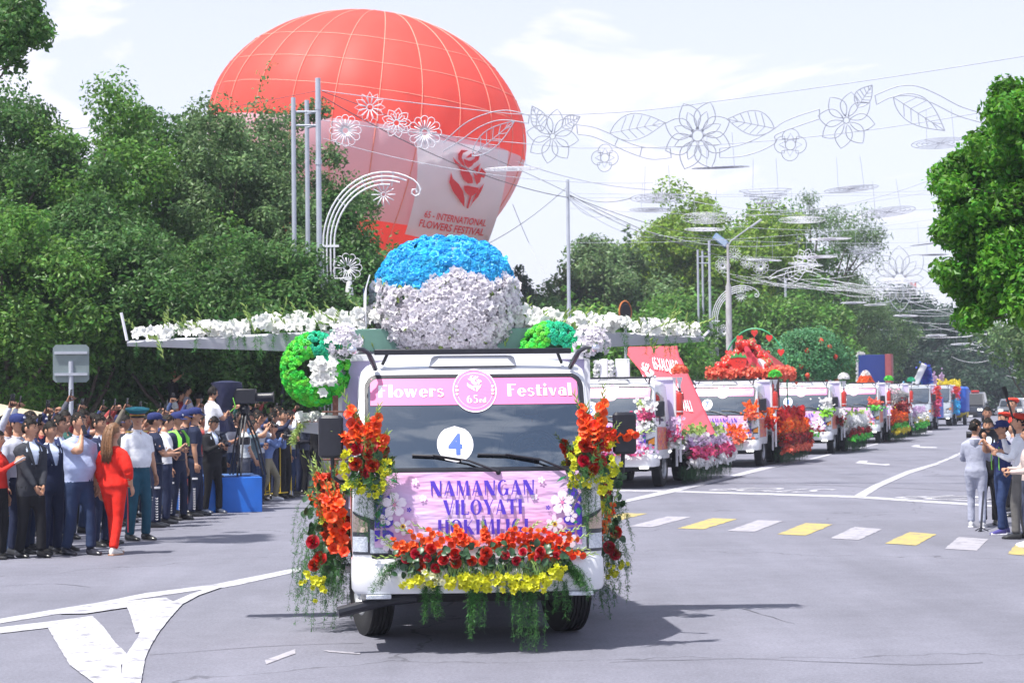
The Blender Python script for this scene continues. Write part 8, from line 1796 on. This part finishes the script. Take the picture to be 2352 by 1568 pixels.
# ---- equipment
def shoulder_cam(pos,rz):
    r_=thing('video_camera','black shoulder video camera between the tracksuit man and the vested cameraman','video camera',T(pos,rz=rz)); MB().rbox((0,0,0),(.13,.34,.17),.02).rbox((0,.05,.13),(.04,.22,.03),.01).build('camera_body',M_black,r_); MB().tube([(0,-.17,0),(0,-.30,0),(0,-.31,0)],[.045,.052,.062],14).build('lens',M_black,r_); MB().tube([(.09,.1,.08),(.09,-.28,.09)],.016,8).build('microphone',M_dark,r_); MB().rbox((-.10,.02,.05),(.07,.12,.06),.01).build('viewfinder',M_black,r_)
q=P(*c5(330,395),30.2); shoulder_cam(q,rad(-105))
def rod(lb,cat,a,b,r,name,fo=True):
    r_=thing(name,lb,cat,T(b)); a=a-b; MB().tube([(0,0,0),a*.5,a],[r*1.4,r,r],8).build('pole_tube',M_black,r_); return r_
b0=G(*c5(268,1300)); b0.z=0.0; m_=rod('black monopod standing under the shoulder video camera','monopod',P(*c5(318,600),30.2),b0,.014,'monopod')
for a in (0,2.1,4.2): MB().tube([(0,0,.06),(.11*math.cos(a),.11*math.sin(a),.01)],.008,5).build('foot',M_black,m_)
r_=rod('long black boom microphone leaning up in front of the red berets','boom microphone',P(*c5(512,50),28.5),P(*c5(700,690),28.5),.016,'boom_microphone'); a=P(*c5(512,50),28.5)-P(*c5(700,690),28.5); MB().tube([a,a*1.06,a*1.16],[.02,.036,.032],10).build('wind_shield',M_dark,r_); MB().rbox(tuple(a*.42),(.11,.10,.42),.03,R=Matrix.Rotation(rad(-14),3,'Y')).build('handle_block',M_black,r_)
# blue platform and television camera
bl=thing('blue_platform','bright blue painted box platform under the television camera','platform',T(-4.98,36.1,0,rz=rad(14))); M_blue=mat('platform_blue',(.012,.15,.62),.5,var=.12,vs=3,bump=.15,bs=6)
MB().rbox((0,0,.31),(.72,1.15,.62),.01).build('box_front',M_blue,bl); MB().rbox((-.85,.2,.31),(.9,1.5,.62),.01).build('box_rear',M_blue,bl); MB().rbox((-.45,.25,.625),(1.6,1.2,.03),.01).build('cloth_top',mat('platform_top',(.05,.12,.30),.8),bl)
tp=P(*c3(1900,760),36.2); tv=thing('tv_tripod','tall black television tripod standing on the blue platform','tripod',T(tp.x,36.1,.64))
for a in (.4,2.5,4.6):
    for o_ in (-.03,.03): MB().tube([(o_,0,1.15),(.22*math.cos(a)+o_,.3*math.sin(a),.60),(.36*math.cos(a)+o_,.5*math.sin(a),0)],.018,6).build('leg',M_black,tv)
MB().lathe([(.08,1.12),(.10,1.2),(.06,1.28)],12).rbox((0,0,.62),(.18,.14,.14),.02).build('head',M_black,tv)
tc_=thing('tv_camera','big television camera draped in a navy blue rain cover','television camera',T(tp.x-.15,36.1,1.96)@Matrix.Scale(.85,4)); MB().rbox((.15,0,.12),(.55,.28,.32),.03).build('camera_body',M_black,tc_); MB().tube([(.42,0,.10),(.75,0,.10),(.80,0,.10)],[.09,.10,.12],14).build('lens',M_black,tc_)
m=MB(); rings=[]
for t in np.linspace(0,1,12):
    w=.27-.17*t+.05*math.sin(7*t+1); rings.append([(-.22+.04*math.sin(7*t)+(w+.045*math.sin(5*a+8*t))*math.cos(a),(.22+.03*math.sin(3*a+5*t))*math.sin(a),.42-1.05*t) for a in np.linspace(0,2*PI,19)[:-1]])
rings.insert(0,[(-.2+.1*math.cos(a),.08*math.sin(a),.46) for a in np.linspace(0,2*PI,19)[:-1]]); m.loft(rings); m.build('rain_cover',mat('cover_navy',(.007,.010,.045),.55,var=.2,vs=6,bump=.8,bs=7),tc_); MB().tube([(-.04,-.22,.1),(.02,-.24,-.1),(-.12,-.21,-.22)],.008,5).build('lime_piping',MATS['piping_lime'],tc_)
# crowd barrier in yellow and black behind the photographers
for i,(u,d,lb) in enumerate([(605,39.6,'yellow and black crowd barrier behind the khaki photographer'),(665,41.8,'yellow and black crowd barrier behind the light blue shirt')]):
    p=P(u,800,d); r_=thing('crowd_barrier',lb,'barrier',T(p.x,p.y,0,rz=rad(65)),'crowd barriers'); my=mat('barrier_yellow',(.70,.48,.03),.4,var=.1)
    MB().tube([(-1,0,0),(-1,0,1.05),(1,0,1.05),(1,0,0)],.022,8).build('frame',my,r_)
    for k in range(9): MB().tube([(-.8+.2*k,0,.12),(-.8+.2*k,0,1.04)],.012,6).build('bar',my if k%2 else M_black,r_)
    MB().tube([(-1,0,.12),(1,0,.12)],.015,6).build('lower_rail',my,r_)
    wk=MB().lathe([(.07,-.015),(.08,0),(.07,.015)],14).xf(Matrix.Translation((1,.0,.08))@Matrix.Rotation(PI/2,4,'X')).build('castor',M_grey,r_)
# beige canopy at the left edge
cp=P(20,800,33); r_=thing('canopy_tent','beige canopy tent roof at the left edge behind the crowd','canopy',T(cp.x-1.0,33.5,0)); zt=P(20,945,33).z
for s in (-1,1): MB().add([(-1.6,-1.2*s,zt-.12),(1.6,-1.2*s,zt-.12),(0,0,zt+.28)],[(0,1,2)]).build('roof_panel',mat('canvas_beige',(.62,.52,.36),.8,var=.05,trans=.25),r_,smooth=False); MB().add([(1.6*s,-1.2,zt-.12),(1.6*s,1.2,zt-.12),(0,0,zt+.28)],[(0,1,2)]).build('roof_panel',MATS['canvas_beige'],r_,smooth=False); MB().add([(-1.6,-1.2*s,zt-.12),(1.6,-1.2*s,zt-.12),(1.6,-1.2*s,zt-.32),(-1.6,-1.2*s,zt-.32)],[(0,1,2,3)]).build('valance',MATS['canvas_beige'],r_,smooth=False)
for x in (-1.55,1.55):
    for y in (-1.15,1.15): MB().tube([(x,y,0),(x,y,zt-.12)],.025,6).build('leg',M_framew,r_)

# ------------------------------------------------------------------ air
hb=MB().box((30,190,14),(320,440,32)); hz_o=hb.build('haze',None,smooth=False) if False else None
mhz,Nn,Ll=_new('haze_air'); oo=Nn('ShaderNodeOutputMaterial'); pv_=Nn('ShaderNodeVolumePrincipled'); pv_.inputs['Color'].default_value=(.80,.86,1,1); pv_.inputs['Density'].default_value=.00045; pv_.inputs['Anisotropy'].default_value=.3; Ll(pv_.outputs[0],oo.inputs['Volume'])
hz_o=MB().box((30,215,19),(420,500,41)).build('haze',mhz,smooth=False); hz_o['kind']='stuff'
SC.cycles.volume_bounces=1
